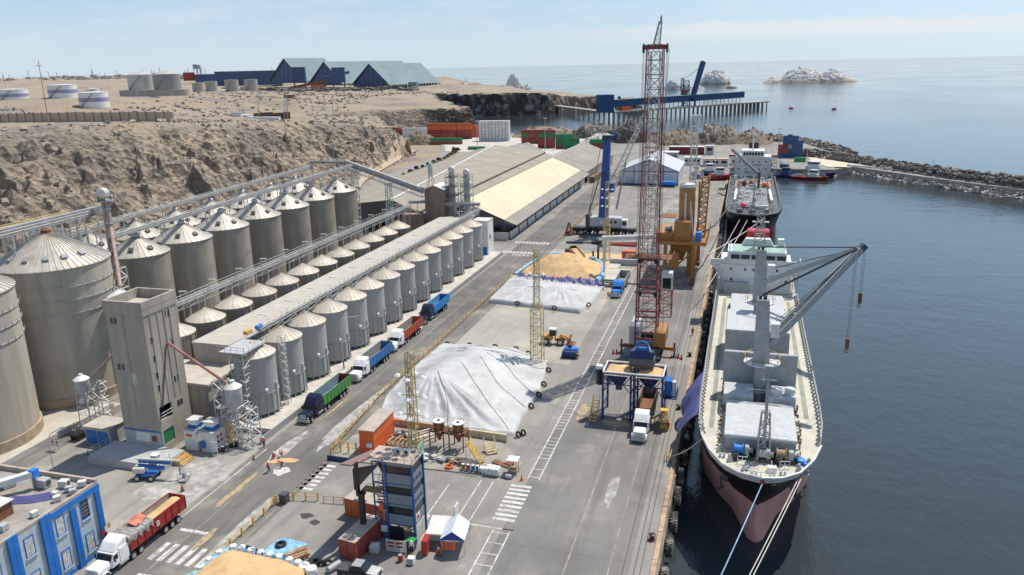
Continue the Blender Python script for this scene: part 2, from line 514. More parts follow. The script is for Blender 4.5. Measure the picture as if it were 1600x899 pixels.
def ground_mat():
    m = bpy.data.materials.new('desert_ground')
    m.use_nodes = True
    t = m.node_tree
    b = t.nodes['Principled BSDF']
    b.inputs['Roughness'].default_value = 0.95
    b.inputs['Specular IOR Level'].default_value = 0.1
    L = t.links.new
    geo = N('ShaderNodeNewGeometry', t)
    def noise(sc, det=8, rg=0.65):
        n = N('ShaderNodeTexNoise', t)
        n.inputs['Scale'].default_value = sc; n.inputs['Detail'].default_value = det; n.inputs['Roughness'].default_value = rg
        L(geo.outputs['Position'], n.inputs['Vector'])
        return n.outputs['Fac']
    def mix(f, a, c2):
        n = N('ShaderNodeMix', t, data_type='RGBA')
        if isinstance(f, float): n.inputs['Factor'].default_value = f
        else: L(f, n.inputs['Factor'])
        for s, v in (('A', a), ('B', c2)):
            if isinstance(v, tuple): n.inputs[s].default_value = (*v, 1)
            else: L(v, n.inputs[s])
        return n.outputs['Result']
    sand = mix(maprange(noise(0.011), 0.35, 0.65, tree=t), (0.36,0.3,0.23), (0.34,0.26,0.19))
    sand = mix(maprange(noise(0.06), 0.46, 0.64, tree=t), sand, (0.28,0.245,0.215))
    sand = mix(maprange(noise(0.017, 9, 0.72), 0.52, 0.62, 0, 0.85, t), sand, (0.22,0.2,0.18))
    sand = mix(maprange(noise(0.3), 0.58, 0.7, 0, 0.7, t), sand, (0.19,0.16,0.14))
    rk = mix(maprange(noise(0.05), 0.44, 0.58, tree=t), (0.36,0.29,0.22), (0.235,0.2,0.165))
    rk = mix(maprange(noise(0.23), 0.52, 0.68, tree=t), rk, (0.17,0.135,0.11))
    rk = mix(maprange(noise(0.9), 0.55, 0.75, tree=t), rk, (0.42,0.36,0.28))
    a1 = N('ShaderNodeAttribute', t, attribute_name='rock')
    col = mix(maprange(a1.outputs['Fac'], 0.05, 0.45, tree=t), sand, rk)
    dark = mix(maprange(noise(0.07), 0.5, 0.66, tree=t), (0.06,0.053,0.048), (0.3,0.27,0.24))
    a2 = N('ShaderNodeAttribute', t, attribute_name='coast')
    nz = N('ShaderNodeSeparateXYZ', t); L(geo.outputs['Normal'], nz.inputs[0])
    steep = maprange(nz.outputs['Z'], 0.97, 0.8, tree=t)
    col = mix(mathn('MULTIPLY', maprange(a2.outputs['Fac'], 0.2, 0.6, tree=t), steep, tree=t), col, dark)
    k = maprange(noise(1.6), 0.3, 0.7, 0.78, 1.2, t)
    mu = N('ShaderNodeMix', t, data_type='RGBA', blend_type='MULTIPLY')
    mu.inputs['Factor'].default_value = 1; L(col, mu.inputs['A']); L(k, mu.inputs['B'])
    L(mu.outputs['Result'], b.inputs['Base Color'])
    bp = N('ShaderNodeBump', t); bp.inputs['Distance'].default_value = 1.0; bp.inputs['Strength'].default_value = 1.0
    vo = N('ShaderNodeTexVoronoi', t); vo.inputs['Scale'].default_value = 0.42; L(geo.outputs['Position'], vo.inputs['Vector'])
    vh = mathn('MULTIPLY', mathn('MULTIPLY', vo.outputs['Distance'], 1.5, tree=t), maprange(a1.outputs['Fac'], 0.0, 0.4, 0.15, 1.0, t), tree=t)
    L(mathn('ADD', vh, mathn('MULTIPLY', noise(0.8, 9, 0.7), 0.9, tree=t), tree=t), bp.inputs['Height'])
    L(bp.outputs[0], b.inputs['Normal'])
    return m
GROUND = ground_mat()
obj('terrain', me, GROUND, kind='structure')

# sea
def sea_mat():
    m = bpy.data.materials.new('sea_water')
    m.use_nodes = True
    t = m.node_tree
    b = t.nodes['Principled BSDF']
    L = t.links.new
    geo = N('ShaderNodeNewGeometry', t)
    def noise(sc, det, rg, st):
        mm = N('ShaderNodeMapping', t); mm.inputs['Scale'].default_value = st
        L(geo.outputs['Position'], mm.inputs[0])
        n = N('ShaderNodeTexNoise', t)
        n.inputs['Scale'].default_value = sc; n.inputs['Detail'].default_value = det; n.inputs['Roughness'].default_value = rg
        L(mm.outputs[0], n.inputs['Vector'])
        return n.outputs['Fac']
    b.inputs['Base Color'].default_value = (0.03, 0.039, 0.044, 1)
    b.inputs['IOR'].default_value = 1.33
    b.inputs['Specular IOR Level'].default_value = 0.5
    patch = noise(0.006, 4, 0.55, (1, 0.45, 1))
    L(maprange(patch, 0.35, 0.65, 0.04, 0.09, t), b.inputs['Roughness'])
    h = mathn('ADD', mathn('MULTIPLY', noise(0.5, 5, 0.62, (1.0, 0.6, 1)), 0.42, tree=t), mathn('MULTIPLY', noise(0.09, 3, 0.5, (0.6, 1, 1)), 0.7, tree=t), tree=t)
    bp = N('ShaderNodeBump', t)
    L(maprange(patch, 0.3, 0.7, 0.2, 0.46, t), bp.inputs['Strength'])
    bp.inputs['Distance'].default_value = 1.0
    L(h, bp.inputs['Height'])
    L(bp.outputs[0], b.inputs['Normal'])
    return m
g = G()
rings = [0.0, 150, 400, 1000, 3000, 10000, 30000, 90000]
nseg = 96
vs = [(0,0,-4.0)]
for r in rings[1:]:
    vs += [(r*cos(2*pi*i/nseg), r*sin(2*pi*i/nseg), -4.0) for i in range(nseg)]
fs = [(0, 1+i, 1+(i+1) % nseg) for i in range(nseg)]
for k in range(len(rings)-2):
    a, c = 1+k*nseg, 1+(k+1)*nseg
    fs += [(a+i, c+i, c+(i+1) % nseg, a+(i+1) % nseg) for i in range(nseg)]
g.add(vs, fs)
obj('sea', g, sea_mat(), kind='structure')

# quay slab, roads, markings
def pave_mat(name, col, dark, light, joint=6.0, ty=False):
    m = bpy.data.materials.new(name)
    m.use_nodes = True
    t = m.node_tree
    b = t.nodes['Principled BSDF']
    b.inputs['Roughness'].default_value = 0.9
    b.inputs['Specular IOR Level'].default_value = 0.2
    L = t.links.new
    geo = N('ShaderNodeNewGeometry', t)
    def noise(sc, det=7, rg=0.66, st=(1,1,1)):
        mm = N('ShaderNodeMapping', t); mm.inputs['Scale'].default_value = st
        L(geo.outputs['Position'], mm.inputs[0])
        n = N('ShaderNodeTexNoise', t)
        n.inputs['Scale'].default_value = sc; n.inputs['Detail'].default_value = det; n.inputs['Roughness'].default_value = rg
        L(mm.outputs[0], n.inputs['Vector'])
        return n.outputs['Fac']
    def mix(f, a, c2):
        n = N('ShaderNodeMix', t, data_type='RGBA')
        L(f, n.inputs['Factor'])
        for s, v in (('A', a), ('B', c2)):
            if isinstance(v, tuple): n.inputs[s].default_value = (*v, 1)
            else: L(v, n.inputs[s])
        return n.outputs['Result']
    c = mix(maprange(noise(0.035), 0.4, 0.66, tree=t), col, dark)
    c = mix(maprange(noise(0.09, 8, 0.7), 0.48, 0.7, 0, 0.85, t), c, light)
    c = mix(maprange(noise(0.5, 6, 0.6, (1, 0.12, 1)), 0.48, 0.7, 0, 0.75, t), c, dark)
    c = mix(maprange(noise(0.9, 6, 0.7), 0.6, 0.8, 0, 0.45, t), c, dark)
    sx = N('ShaderNodeSeparateXYZ', t); L(geo.outputs['Position'], sx.inputs[0])
    js = []
    for ax in (0, 1):
        fr = mathn('FRACT', mathn('DIVIDE', sx.outputs[ax], joint, tree=t), tree=t)
        js.append(mathn('LESS_THAN', fr, 0.06/joint*1.4, tree=t))
    jm = mathn('MULTIPLY', mathn('MAXIMUM', js[0], js[1], tree=t), 0.35, tree=t)
    c = mix(jm, c, tuple(v*0.5 for v in dark))
    L(c, b.inputs['Base Color'])
    bp = N('ShaderNodeBump', t); bp.inputs['Distance'].default_value = 0.02
    L(noise(6, 4), bp.inputs['Height']); L(bp.outputs[0], b.inputs['Normal'])
    return m
apron = pave_mat('apron_concrete', (0.27,0.255,0.23), (0.19,0.18,0.166), (0.36,0.335,0.295))
asph = pave_mat('road_asphalt', (0.175,0.167,0.156), (0.11,0.106,0.1), (0.3,0.275,0.23), joint=40)
yardm = pave_mat('dusty_yard', (0.31,0.295,0.265), (0.22,0.21,0.19), (0.43,0.4,0.345), joint=12)
paleyard = pave_mat('pale_yard', (0.5,0.47,0.41), (0.38,0.35,0.3), (0.58,0.54,0.46), joint=8)
linewhite = mat('road_marking_white', (0.55,0.54,0.51), 0.9, 0, 0.2, 1.0, (0.24,0.23,0.21), 0.95, 0.8, world=True)
lineyellow = mat('road_marking_yellow', (0.3,0.265,0.2), 0.9, 0, 0.3, 0.6, (0.19,0.18,0.165), 0.95, 0.5, world=True)
quaywall = mat('quay_wall_concrete', (0.2,0.18,0.15), 0.95, 0, 0.3, 0.6, (0.06,0.055,0.05), 0.7, 0.2, streak=True, world=True)

g = G(); g.prism([(-150,-60),(-7.1,-60),(-7.1,452),(46,452),(58,520),(40,598),(26,640),(-30,646),(-150,646)], -8, 0.0)
obj('quay_apron', g, apron, kind='structure')
def sheet(name, poly, zt, m, parent=None, **kw):
    return obj(name, G().prism(poly, zt-0.003, zt), m, parent, kind='structure', **kw)
sheet('port_road', [(-70.2,-40),(-57.4,-40),(-57.4,420),(-70.2,420)], 0.006, asph)
sheet('loading_lane', [(-27,-40),(-10.2,-40),(-10.2,290),(-27,290)], 0.006, pave_mat('lane_asphalt', (0.205,0.197,0.186), (0.145,0.14,0.134), (0.28,0.265,0.24), joint=9))
sheet('storage_pad', [(-57.0,142),(-31,142),(-31,240),(-57.0,240)], 0.006, pave_mat('pad_concrete', (0.36,0.335,0.29), (0.27,0.255,0.225), (0.45,0.42,0.36), joint=7))
sheet('dusty_yard', [(-105,-40),(-70.4,-40),(-70.4,97),(-105,80)], 0.006, yardm)
sheet('silo_yard', [(-149.9,-40),(-105.2,-40),(-105.2,105),(-149.9,105)], 0.01, paleyard)
# ------------------------------------------------------------ grain silos
silo_grey = mat('silo_grey_concrete', (0.37,0.365,0.35), 0.85, 0, 0.1, 0.9, (0.26,0.25,0.235), 0.5, 0.25, lines=('Z', 0.42, 0.012), streak=True, hue=0.07)
silo_brown = mat('silo_brown_concrete', (0.29,0.255,0.205), 0.9, 0, 0.24, 0.5, (0.19,0.165,0.14), 0.65, 0.1, streak=True, hue=0.1)
silo_big = mat('big_silo_concrete', (0.4,0.36,0.295), 0.9, 0, 0.18, 0.45, (0.3,0.275,0.25), 0.7, 0.07, streak=True)
roofmetal = mat('silo_roof_metal', (0.5,0.47,0.41), 0.45, 0.25, 0.14, 0.8, (0.36,0.29,0.22), 0.6, 0.3, hue=0.06)
roofmetal_s = mat('small_silo_roof_metal', (0.5,0.45,0.38), 0.6, 0.1, 0.16, 0.8, (0.36,0.27,0.2), 0.65, 0.35, hue=0.08)

def ribbed_cone(g, r, z0, z1, n, rib=0.07, tip=0.3, lip=0.12):
    """conical sheet roof, its seams standing proud"""
    vs, fs = [], []
    k = n*4
    for (t, zz) in ((r, z0), ((r+tip)/2, (z0+z1)/2), (tip, z1)):
        for i in range(k):
            a = 2*pi*(i//4)/n + [0, 0.12, 0.2, 0.32][i % 4]*2*pi/n*1.0
            w = 2*pi/n
            a = w*(i//4) + (0, 0.001*n/k, 0.0, 0)[0]
            j = i % 4
            half = min(0.06/max(t, .4), w*0.2)
            a = w*(i//4) + (-half, -half*0.6, half*0.6, half)[j]
            vs.append((t*cos(a), t*sin(a), zz+(rib if j in (1, 2) else 0)))
    for m in (0, 1):
        for i in range(k):
            j = (i+1) % k
            fs.append((m*k+i, m*k+j, (m+1)*k+j, (m+1)*k+i))
    fs.append(tuple(range(2*k, 3*k)))
    g.add(vs, fs)
    g.lathe(0, 0, [(r-0.15, z0-lip-.02), (r+0.02, z0-lip-.02), (r+0.02, z0-0.004), (r-0.15, z0-0.004)], n*2, caps=False)
    return g

def make_front_silo():
    root = thing('grain_silo', 'x', 'silo')
    g = G(); g.lathe(0, 0, [(3.36,0.55),(3.4,0.6),(3.4,10.55)], 40)
    obj('wall', g, silo_grey, root, smooth=True)
    obj('roof', ribbed_cone(G(), 3.55, 10.6, 12.45, 20), roofmetal_s, root)
    g = G(); g.lathe(0, 0, [(3.4,4.0),(3.5,4.0),(3.5,4.14),(3.4,4.14)], 40, caps=False)
    obj('ring_beam', g, silo_grey, root)
    lg = G(); lg.bx(3.41, 3.55, -0.08, 0.08, 0.1, 3.99); lg.bx(3.3, 3.75, -0.22, 0.22, 0, 0.1)
    lme = lg.mesh('leg')
    for i in range(18):
        a = 2*pi*i/18+0.1
        if cos(a) > -0.5 or sin(a) < -0.6:
            obj('leg', lme, silo_grey, root, rz=a)
    g = G(); g.lathe(0, 0, [(3.1,0.0),(3.1,0.56)], 24)
    obj('base', g, darkgrey, root)
    g = G()
    a = -0.55
    g.lathe(0, 0, [(0.02,0.3),(0.18,0.27),(0.3,0.16),(0.34,0.0)], 14, axis='x')
    m = obj('manhole', g, white, root, smooth=True, loc=(3.4*cos(a), 3.4*sin(a), 4.75), rz=a)
    for v in m.data.vertices: pass
    g = G(); g.bx(3.38, 3.62, -0.25, 0.25, 4.5, 5.5)
    obj('control_box', g, midgrey, root, rz=0.12)
    return root
fs0 = make_front_silo()
for i in range(14):
    y = 106.5+8.53*i
    o = fs0 if i == 0 else dup(fs0)
    o.location = (-77.3, y, 1.0)
    o['group'] = 'grey silos along the port road'
    o['label'] = ('tall grey ribbed silo beside the road, nearest of its row to the concrete tower' if i == 0 else
                  'tall grey ribbed silo beside the road, last of its row next to the white block' if i == 13 else
                  'tall grey ribbed silo beside the road, %s of its row counted from the concrete tower' % ORD[i])

def make_back_silo():
    root = thing('grain_silo', 'x', 'silo')
    g = G(); g.lathe(0, 0, [(3.5,0),(3.5,11.4)], 40)
    obj('wall', g, silo_brown, root, smooth=True)
    obj('roof', ribbed_cone(G(), 3.62, 11.45, 13.3, 20), roofmetal_s, root)
    pm = G().bx(3.48, 3.66, -0.12, 0.12, 0, 11.3).mesh('pilaster')
    for i in range(14):
        obj('pilaster', pm, silo_brown, root, rz=2*pi*i/14)
    return root
bs0 = make_back_silo()
for i in range(12):
    o = bs0 if i == 0 else dup(bs0)
    o.location = (-97.0, 111.4+8.85*i, 0.6)
    o['group'] = 'brown silos behind the gallery'
    o['label'] = 'brown pilastered silo behind the long gallery, %s of its row from the concrete tower' % ORD[i]

def make_big_silo(r=6.4, h=19.9, rise=3.6, n=32):
    root = thing('storage_silo', 'x', 'silo')
    obj('wall', G().lathe(0, 0, [(r,0),(r,h)], 64), silo_brown, root, smooth=True)
    obj('roof', ribbed_cone(G(), r+0.15, h+0.05, h+rise, n, rib=0.1, tip=0.5), roofmetal, root)
    hm = G(); hm.rb((0,0,0.25), (0.9,0.8,0.5), 0, 0.5); hm.rb((0.0,0,0.55),(1.1,1.0,0.08),0,0.5)
    hme = hm.mesh('roof_hatch')
    for a in (-1.1, -0.25, 0.7, 1.8, 3.4):
        rr = r*0.72
        obj('roof_hatch', hme, darkgrey if a in (-1.1,) else steel, root, loc=(rr*cos(a), rr*sin(a), h+rise*(1-0.72)+0.02), rz=a)
    obj('roof_cap', G().lathe(0, 0, [(0.75,h+rise-0.25),(0.75,h+rise+0.5),(0.3,h+rise+0.9)], 12), steel, root)
    return root
ms0 = make_big_silo()
for i in range(7):
    o = ms0 if i == 0 else dup(ms0)
    o.location = (-125.0, 136+14.7*i, 0)
    o['group'] = 'wide silos of the front storage row'
    o['label'] = 'wide brownish silo with shiny cone roof, %s of its row from the bucket elevator' % ORD[i]
for i in range(7):
    o = dup(ms0)
    o.location = (-142.6, 141+14.7*i, -1.0)
    o['group'] = 'wide silos of the rear storage row'
    o['label'] = 'half hidden wide silo below the rock slope, %s of the rear row from the elevator' % ORD[i]

# two giant silos at the left
def giant(x, y, r, h, rise, label):
    root = thing('giant_silo', label, 'silo', (x, y, 0))
    obj('wall', G().lathe(0, 0, [(r,1.6),(r,h)], 96), silo_big, root, smooth=True)
    obj('plinth', G().lathe(0, 0, [(r+0.25,0),(r+0.25,1.7),(r+0.02,1.8)], 96), mat('silo_plinth', (0.36,0.28,0.2), 0.9, var=0.25), root, smooth=True)
    t = 0.55
    obj('roof', ribbed_cone(G(), r+0.2, h+0.05, h+rise, 56, rib=0.12, tip=0.6), roofmetal, root)
    g = G(); g.lathe(0, 0, [(r*0.48, h+rise*0.52),(r*0.48+.02, h+rise*0.52+0.22),(r*0.46, h+rise*0.53+0.25)], 64, caps=False)
    obj('roof_seam', g, darkgrey, root)
    hm = G(); hm.rb((0,0,0.3), (1.0,0.9,0.6), 0, 0.5)
    hme = hm.mesh('roof_hatch')
    for a in (-1.75,-1.3,-0.85,-0.45,0.0,0.9,2.2,3.3):
        obj('roof_hatch', hme, grey, root, loc=(r*0.74*cos(a), r*0.74*sin(a), h+rise*0.26), rz=a)
    obj('roof_cap', G().lathe(0, 0, [(0.9,h+rise-0.3),(0.9,h+rise+0.4),(0.4,h+rise+0.8)], 12), rust, root)
    for k, zz in enumerate((h-3.2, h-5.6, h-8.0)):
        g = G()
        g.lathe(0, 0, [(r+0.02,zz-0.06),(r+0.16,zz-0.06),(r+0.16,zz+0.06),(r+0.02,zz+0.06)], 96, caps=False)
        for i in range(40):
            a = 2*pi*i/40
            g.beam(((r+.1)*cos(a),(r+.1)*sin(a),zz-0.05), ((r+.34)*cos(a),(r+.34)*sin(a),zz+0.55), 0.1)
        obj('tension_band', g, steel, root)
    return root
giant(-119, 108.5, 9.5, 25.0, 5.2, 'giant beige silo directly behind the square concrete tower, its whole pointed roof in view')
giant(-118.6, 87.3, 9.7, 25.0, 5.2, 'giant beige concrete silo cut off by the left edge of the photo')

# low wall and dark conveyor trench in front of the giant silos
g = G(); g.bx(-105.4,-104.9,60,103,0,1.0)
tag(obj('low_wall', g, conc_light), 'low pale concrete wall running in front of the giant silos', 'wall')
g = G(); g.prism([(-105.2,62),(-101.6,62),(-101.6,84),(-102.8,104),(-105.2,104)], 0.0, 0.02)
obj('asphalt_strip', g, asph, kind='structure')

# platform under the roadside silos
g = G(); g.prism([(-71.2,100.5),(-71.2,229),(-96,229),(-96,97.9),(-77.5,97.9),(-77.5,100.5)], 0.0, 1.0)
obj('silo_platform', g, conc_light, kind='structure')
g = G(); g.prism([(-71.0,97),(-71.0,229),(-71.19,229),(-71.19,97)], 0, 1.12)
obj('kerb_wall', g, grey, kind='structure')

# long gallery between the two rows, with annex
gal = thing('gallery_building', 'long flat roofed gallery running between the two rows of small silos', 'building', (-87.8, 169, 1.0))
obj('wall', G().bx(-3.4,3.4,-60,60,0,10.0), conc, gal)
slabm = mat('gallery_roof', (0.45,0.415,0.36), 0.9, 0, 0.14, 0.4, (0.34,0.31,0.26), 0.4, 0.2)
sme = G().bx(-3.85,3.85,-2.98,2.98,10.02,10.4).mesh('roof_slab')
for i in range(20):
    obj('roof_slab', sme, slabm, gal, loc=(0,-57+6*i,0.0))
obj('gutter', G().bx(3.87,4.5,-58,60,10.05,10.3), steel, gal)
ann = thing('annex_building', 'low brown concrete annex with a flat tiled roof behind the concrete tower', 'building', (-89, 106, 0))
obj('wall', G().bx(-6.5,6.5,-5.6,3.2,0,7.4), conc, ann)
for i in range(4):
    for j in range(3):
        obj('roof_slab', G().bx(-6.75+3.4*i,-6.75+3.4*i+3.36,-5.8+3.1*j,-5.8+3.1*j+3.06,7.42,7.8), slabm, ann)
pl = G()
for x in (-5.6,-1.5,2.6,6.0): pl.bx(x-0.3,x+0.3,-5.85,-5.6,0,7.3)
obj('pilaster', pl, conc, ann)
g = G(); g.bx(1.0,2.0,-5.7,-5.6,4.6,5.7)
obj('window', g, glass, ann)
# ------------------------------------------------------------ conveyors, catwalks and their lamps
def catwalk(name, label, cat, x, y0, y1, zd, w=1.7, roofz=None, legs=None, lab_parts=True):
    root = thing(name, label, cat, (x, (y0+y1)/2, 0))
    h = (y1-y0)/2
    obj('deck', G().bx(-w/2,w/2,-h,h,zd-0.14,zd), convm, root)
    g = G()
    for s in (-1, 1):
        g.rail([(s*(w/2-0.05),-h,zd),(s*(w/2-0.05),h,zd)], 1.05, 2.0, 0.035)
    obj('handrail', g, steel, root)
    g = G(); g.bx(-0.25,0.2,-h,h,zd+0.1,zd+0.42)
    obj('conveyor_trough', g, convm, root)
    g = G()
    n = max(2, round(2*h/4.4))
    for i in range(n):
        y = -h+2*h*(i+.5)/n
        for s in (-1, 1):
            g.beam((s*w/2*0.9, y, legs), (s*w/2*0.9, y, zd-0.18), 0.12)
        g.beam((-w/2*0.9, y, legs+0.2), (w/2*0.9, y, zd-0.3), 0.08)
        if i < n-1:
            y2 = -h+2*h*(i+1.5)/n
            g.beam((w/2*0.9, y, zd-0.9), (w/2*0.9, y2, zd-0.3), 0.08)
            g.beam((w/2*0.9, y, zd-0.95), (w/2*0.9, y2, zd-0.95), 0.08)
    obj('support_frame', g, steel, root)
    return root
catwalk('conveyor_walkway', 'galvanised conveyor walkway over the roofs of the roadside silos', 'conveyor', -79.7, 112, 233, 13.4, 1.15, None, 11.6)
catwalk('conveyor_walkway', 'galvanised conveyor walkway with lamps left of the brown silos', 'conveyor', -100.4, 113, 226, 15.3, 1.8, None, 2.0)
lampm = mat('lamp_grey', (0.6,0.6,0.58), 0.5)
def make_lamp(h=2.6):
    root = thing('lamp_post', 'x', 'lamp post')
    obj('post', G().tube((0,0,0),(0,0,h),0.07,0.05), steel, root)
    obj('lamp_head', G().rb((0.55,0,h+0.05),(1.5,0.3,0.12)), lampm, root)
    return root
l0 = make_lamp()
for i in range(13):
    o = l0 if i == 0 else dup(l0)
    o.location = (-99.4, 117+8.85*i*0.985, 15.3)
    o.rotation_euler = (0,0,0.2)
    o['group'] = 'lamps along the rear walkway'
    o['label'] = 'small lamp on the walkway left of the brown silos, %s from the near end' % ORD[i]
l1 = make_lamp(2.4)
kids(l1)[1].data = G().rb((-0.3,0,2.4),(0.7,0.16,0.1)).mesh('lamp_head'); kids(l1)[1].data.materials.append(lampm)
for i in range(13):
    o = l1 if i == 0 else dup(l1)
    o.location = (-80.25, 113.6+8.53*i, 13.4)
    o['group'] = 'lamps along the roadside walkway'
    o['label'] = 'thin lamp standing over the roadside silos beside the gallery roof, %s from the near end' % ORD[i]

def box_conveyor(name, label, p0, p1, w=1.35, h=1.15, legs=(), group=None, hood=True, m=None):
    p0, p1 = Vector(p0), Vector(p1)
    root = thing(name, label, 'conveyor', p0, 0, group)
    d = p1-p0
    obj('casing', G().beam((0,0,0), d, w*0.55, h*0.6), m or convm, root)
    g = G(); side = Vector((-d.y, d.x, 0)).normalized()
    dk = -Vector((0,0,h*0.36))
    g.beam(dk, d+dk, w, 0.12)
    obj('deck', g, convm, root)
    g = G()
    for s in (-1, 1):
        o = side*(s*w/2)
        g.rail([o+dk, d+o+dk], 1.0, 2.5, 0.035)
    obj('handrail', g, steel, root)
    g = G()
    for (t, zb) in legs:
        q = d*t
        for s in (-1, 1):
            o = side*(s*w*0.45)
            g.beam(q+o+dk, (q.x+o.x, q.y+o.y, zb-p0.z), 0.16)
        L = q.z-(zb-p0.z)
        k = max(1, int(abs(L)/3))
        for i in range(k):
            za, zc = q.z-L*i/k, q.z-L*(i+1)/k
            g.beam((q.x-side.x*w*.45,q.y-side.y*w*.45,za+dk.z),(q.x+side.x*w*.45,q.y+side.y*w*.45,zc), 0.09)
    obj('support_frame', g, steel, root, kind='stuff')
    return root
box_conveyor('roof_conveyor', 'grey enclosed conveyor along the tops of the front storage row', (-124.2,128,24.9), (-124.2,238,26.6), legs=[(i/14,21.5) for i in range(15)])
box_conveyor('roof_conveyor', 'grey enclosed conveyor along the rear storage row below the rock slope', (-142.6,122,23.2), (-142.6,240,25.2), legs=[(i/16,18.0) for i in range(17)])
box_conveyor('roof_conveyor', 'grey enclosed conveyor passing over the giant silos at the left', (-120.5,60,31.2), (-121.5,124,31.6), w=2.2, h=2.0, legs=[(i/12,22.0) for i in range(13)])
box_conveyor('cross_conveyor', 'dark cross conveyor linking the far ends of the two storage rows', (-143,240.5,26.8), (-127,238.8,27.0), legs=[(0.05,2),(0.95,2)])
# long inclined conveyor down to the head house
ic = box_conveyor('inclined_conveyor', 'long grey truss conveyor sloping down to the brown head house', (-127.5,236,27.6), (-97.6,230.5,19.6), w=2.0, h=2.2)
d = Vector((29.9,-5.5,-8.0))
obj('truss', G().lattice(Vector((0,0,-1.6)), d+Vector((0,0,-1.6)), 1.5, 1.5, 0.09, 0.06, 14), steel, ic)
teal = paint('pale_teal_paint', (0.4,0.5,0.47), amt=0.2)
for k, (t, lab) in enumerate(((0.12,'lattice trestle under the upper end of the sloping conveyor'),(0.56,'pale green lattice trestle under the middle of the sloping conveyor'))):
    p = Vector((-127.5,236,27.6))+d*t
    tr = thing('conveyor_trestle', lab, 'trestle', (p.x, p.y, 0))
    obj('lattice', G().lattice((0,0,0),(0,0,p.z-2.4),1.9,1.5,0.13,0.07,8), teal if k else steel, tr)
    obj('head_frame', G().bx(-1.1,1.1,-1.1,1.1,p.z-2.4,p.z-1.9), teal if k else steel, tr)

# bucket elevator between the giant silos and the storage row
be = thing('bucket_elevator', 'tall twin leg bucket elevator with a round white head between giant silo and storage row', 'elevator', (-118.6,122.6,0))
obj('leg', G().bx(-0.75,-0.15,-0.3,0.3,0,33.6), conc, be)
obj('leg', G().bx(0.15,0.75,-0.3,0.3,0,33.6), conc, be)
for i in range(12): obj('flange', G().bx(-0.85,0.85,-0.4,0.4,1+2.8*i,1.25+2.8*i), steel, be)
obj('tower_lattice', G().lattice((-0.1,0.1,0),(-0.1,0.1,20),2.9,2.6,0.1,0.06,10), steel, be)
g = G(); g.lathe(0,0,[(1.7,33.4),(1.7,33.6)],16); g.rail([(1.6*cos(a*pi/4),1.6*sin(a*pi/4),33.6) for a in range(9)],1.0,1.3,0.05)
obj('platform', g, grey, be)
obj('head', G().lathe(0,-0.1,[(0.05,-0.7),(0.85,-0.68),(1.0,-0.55),(1.0,0.55),(0.85,0.68),(0.05,0.7)],20,axis='y',z0=35.0), offwhite, be, smooth=True)
obj('drive', G().bx(-1.1,-0.4,-0.7,0.5,33.65,34.5), yellow, be)
be2 = thing('bucket_elevator', 'bucket elevator with a big arched duct at the left edge below the rock slope', 'elevator', (-141,107,0))
obj('leg', G().bx(-2.5,-1.7,-0.4,0.4,0,33.4), grey, be2)
obj('leg', G().bx(0.4,1.0,-0.4,0.4,0,33.4), grey, be2)
g = G(); arc = [(-2.1+2.6*(1-cos(a))*1.0, 0, 33.4+2.3*sin(a)) for a in np.linspace(0,pi,14)]
g.path(arc+[(3.1,0,27)], 0.45, 8)
obj('arched_duct', g, offwhite, be2, smooth=True)
g = G(); g.bx(-3.5,3.8,-1.2,1.2,28.2,28.4); g.rail([(-3.4,-1.1,28.4),(3.7,-1.1,28.4),(3.7,1.1,28.4)],1.1,1.2,0.05)
obj('platform', g, steel, be2)
obj('tower_lattice', G().lattice((0.5,0.2,0),(0.5,0.2,28),4.4,4.4,0.14,0.08,10), steel, be2)
# yellow handrails and the framework behind the giant silo
yw = thing('yellow_walkway', 'walkway with close yellow handrails behind the giant silo roof', 'walkway', (-141.5,124,0))
obj('deck', G().bx(-1.2,1.2,-14,13,26.6,26.8), steel, yw)
g = G()
for s in (-1.15, 1.15):
    for k in range(5): g.tube((s,-14,27.0+0.32*k),(s,13,27.0+0.32*k),0.05,n=4)
    for k in range(19): g.tube((s,-14+1.5*k,26.8),(s,-14+1.5*k,28.3),0.05,n=4)
obj('handrail', g, paint('pale_yellow_paint',(0.62,0.5,0.2)), yw)
g = G()
for k in range(12):
    for s in (-1.1,1.1):
        g.beam((s,-13.5+2.4*k,0),(s,-13.5+2.4*k,26.6),0.2)
    g.beam((-1.1,-13.5+2.4*k,12),(1.1,-13.5+2.4*k,17),0.12)
    if k < 11:
        for zz in (8,14,20):
            g.beam((1.1,-13.5+2.4*k,zz),(1.1,-13.5+2.4*(k+1),zz+(3 if k % 2 else 0)),0.12)
obj('support_frame', g, steel, yw)
yw2 = thing('steel_framework', 'dense grey pipe framework between the giant silo roof and the elevator', 'framework', (-130,121.5,0))
g = G()
for i in range(7):
    for j in range(4):
        g.beam((-6+2*i,-3+2*j,0),(-6+2*i,-3+2*j,27.5+0.4*((i*3+j) % 3)),0.18)
for zz in (10,15,20,24,27):
    for j in range(4): g.beam((-6,-3+2*j,zz),(6,-3+2*j,zz),0.14)
    for i in range(7): g.beam((-6+2*i,-3,zz),(-6+2*i,3,zz),0.14)
obj('frame', g, steel, yw2)
g = G(); g.rail([(-6,-3,27.5),(6,-3,27.5),(6,3,27.5)],1.1,1.5,0.06); g.rail([(-6,-3,20),(6,-3,20)],1.1,1.5,0.06)
obj('handrail', g, MATS['pale_yellow_paint'], yw2)

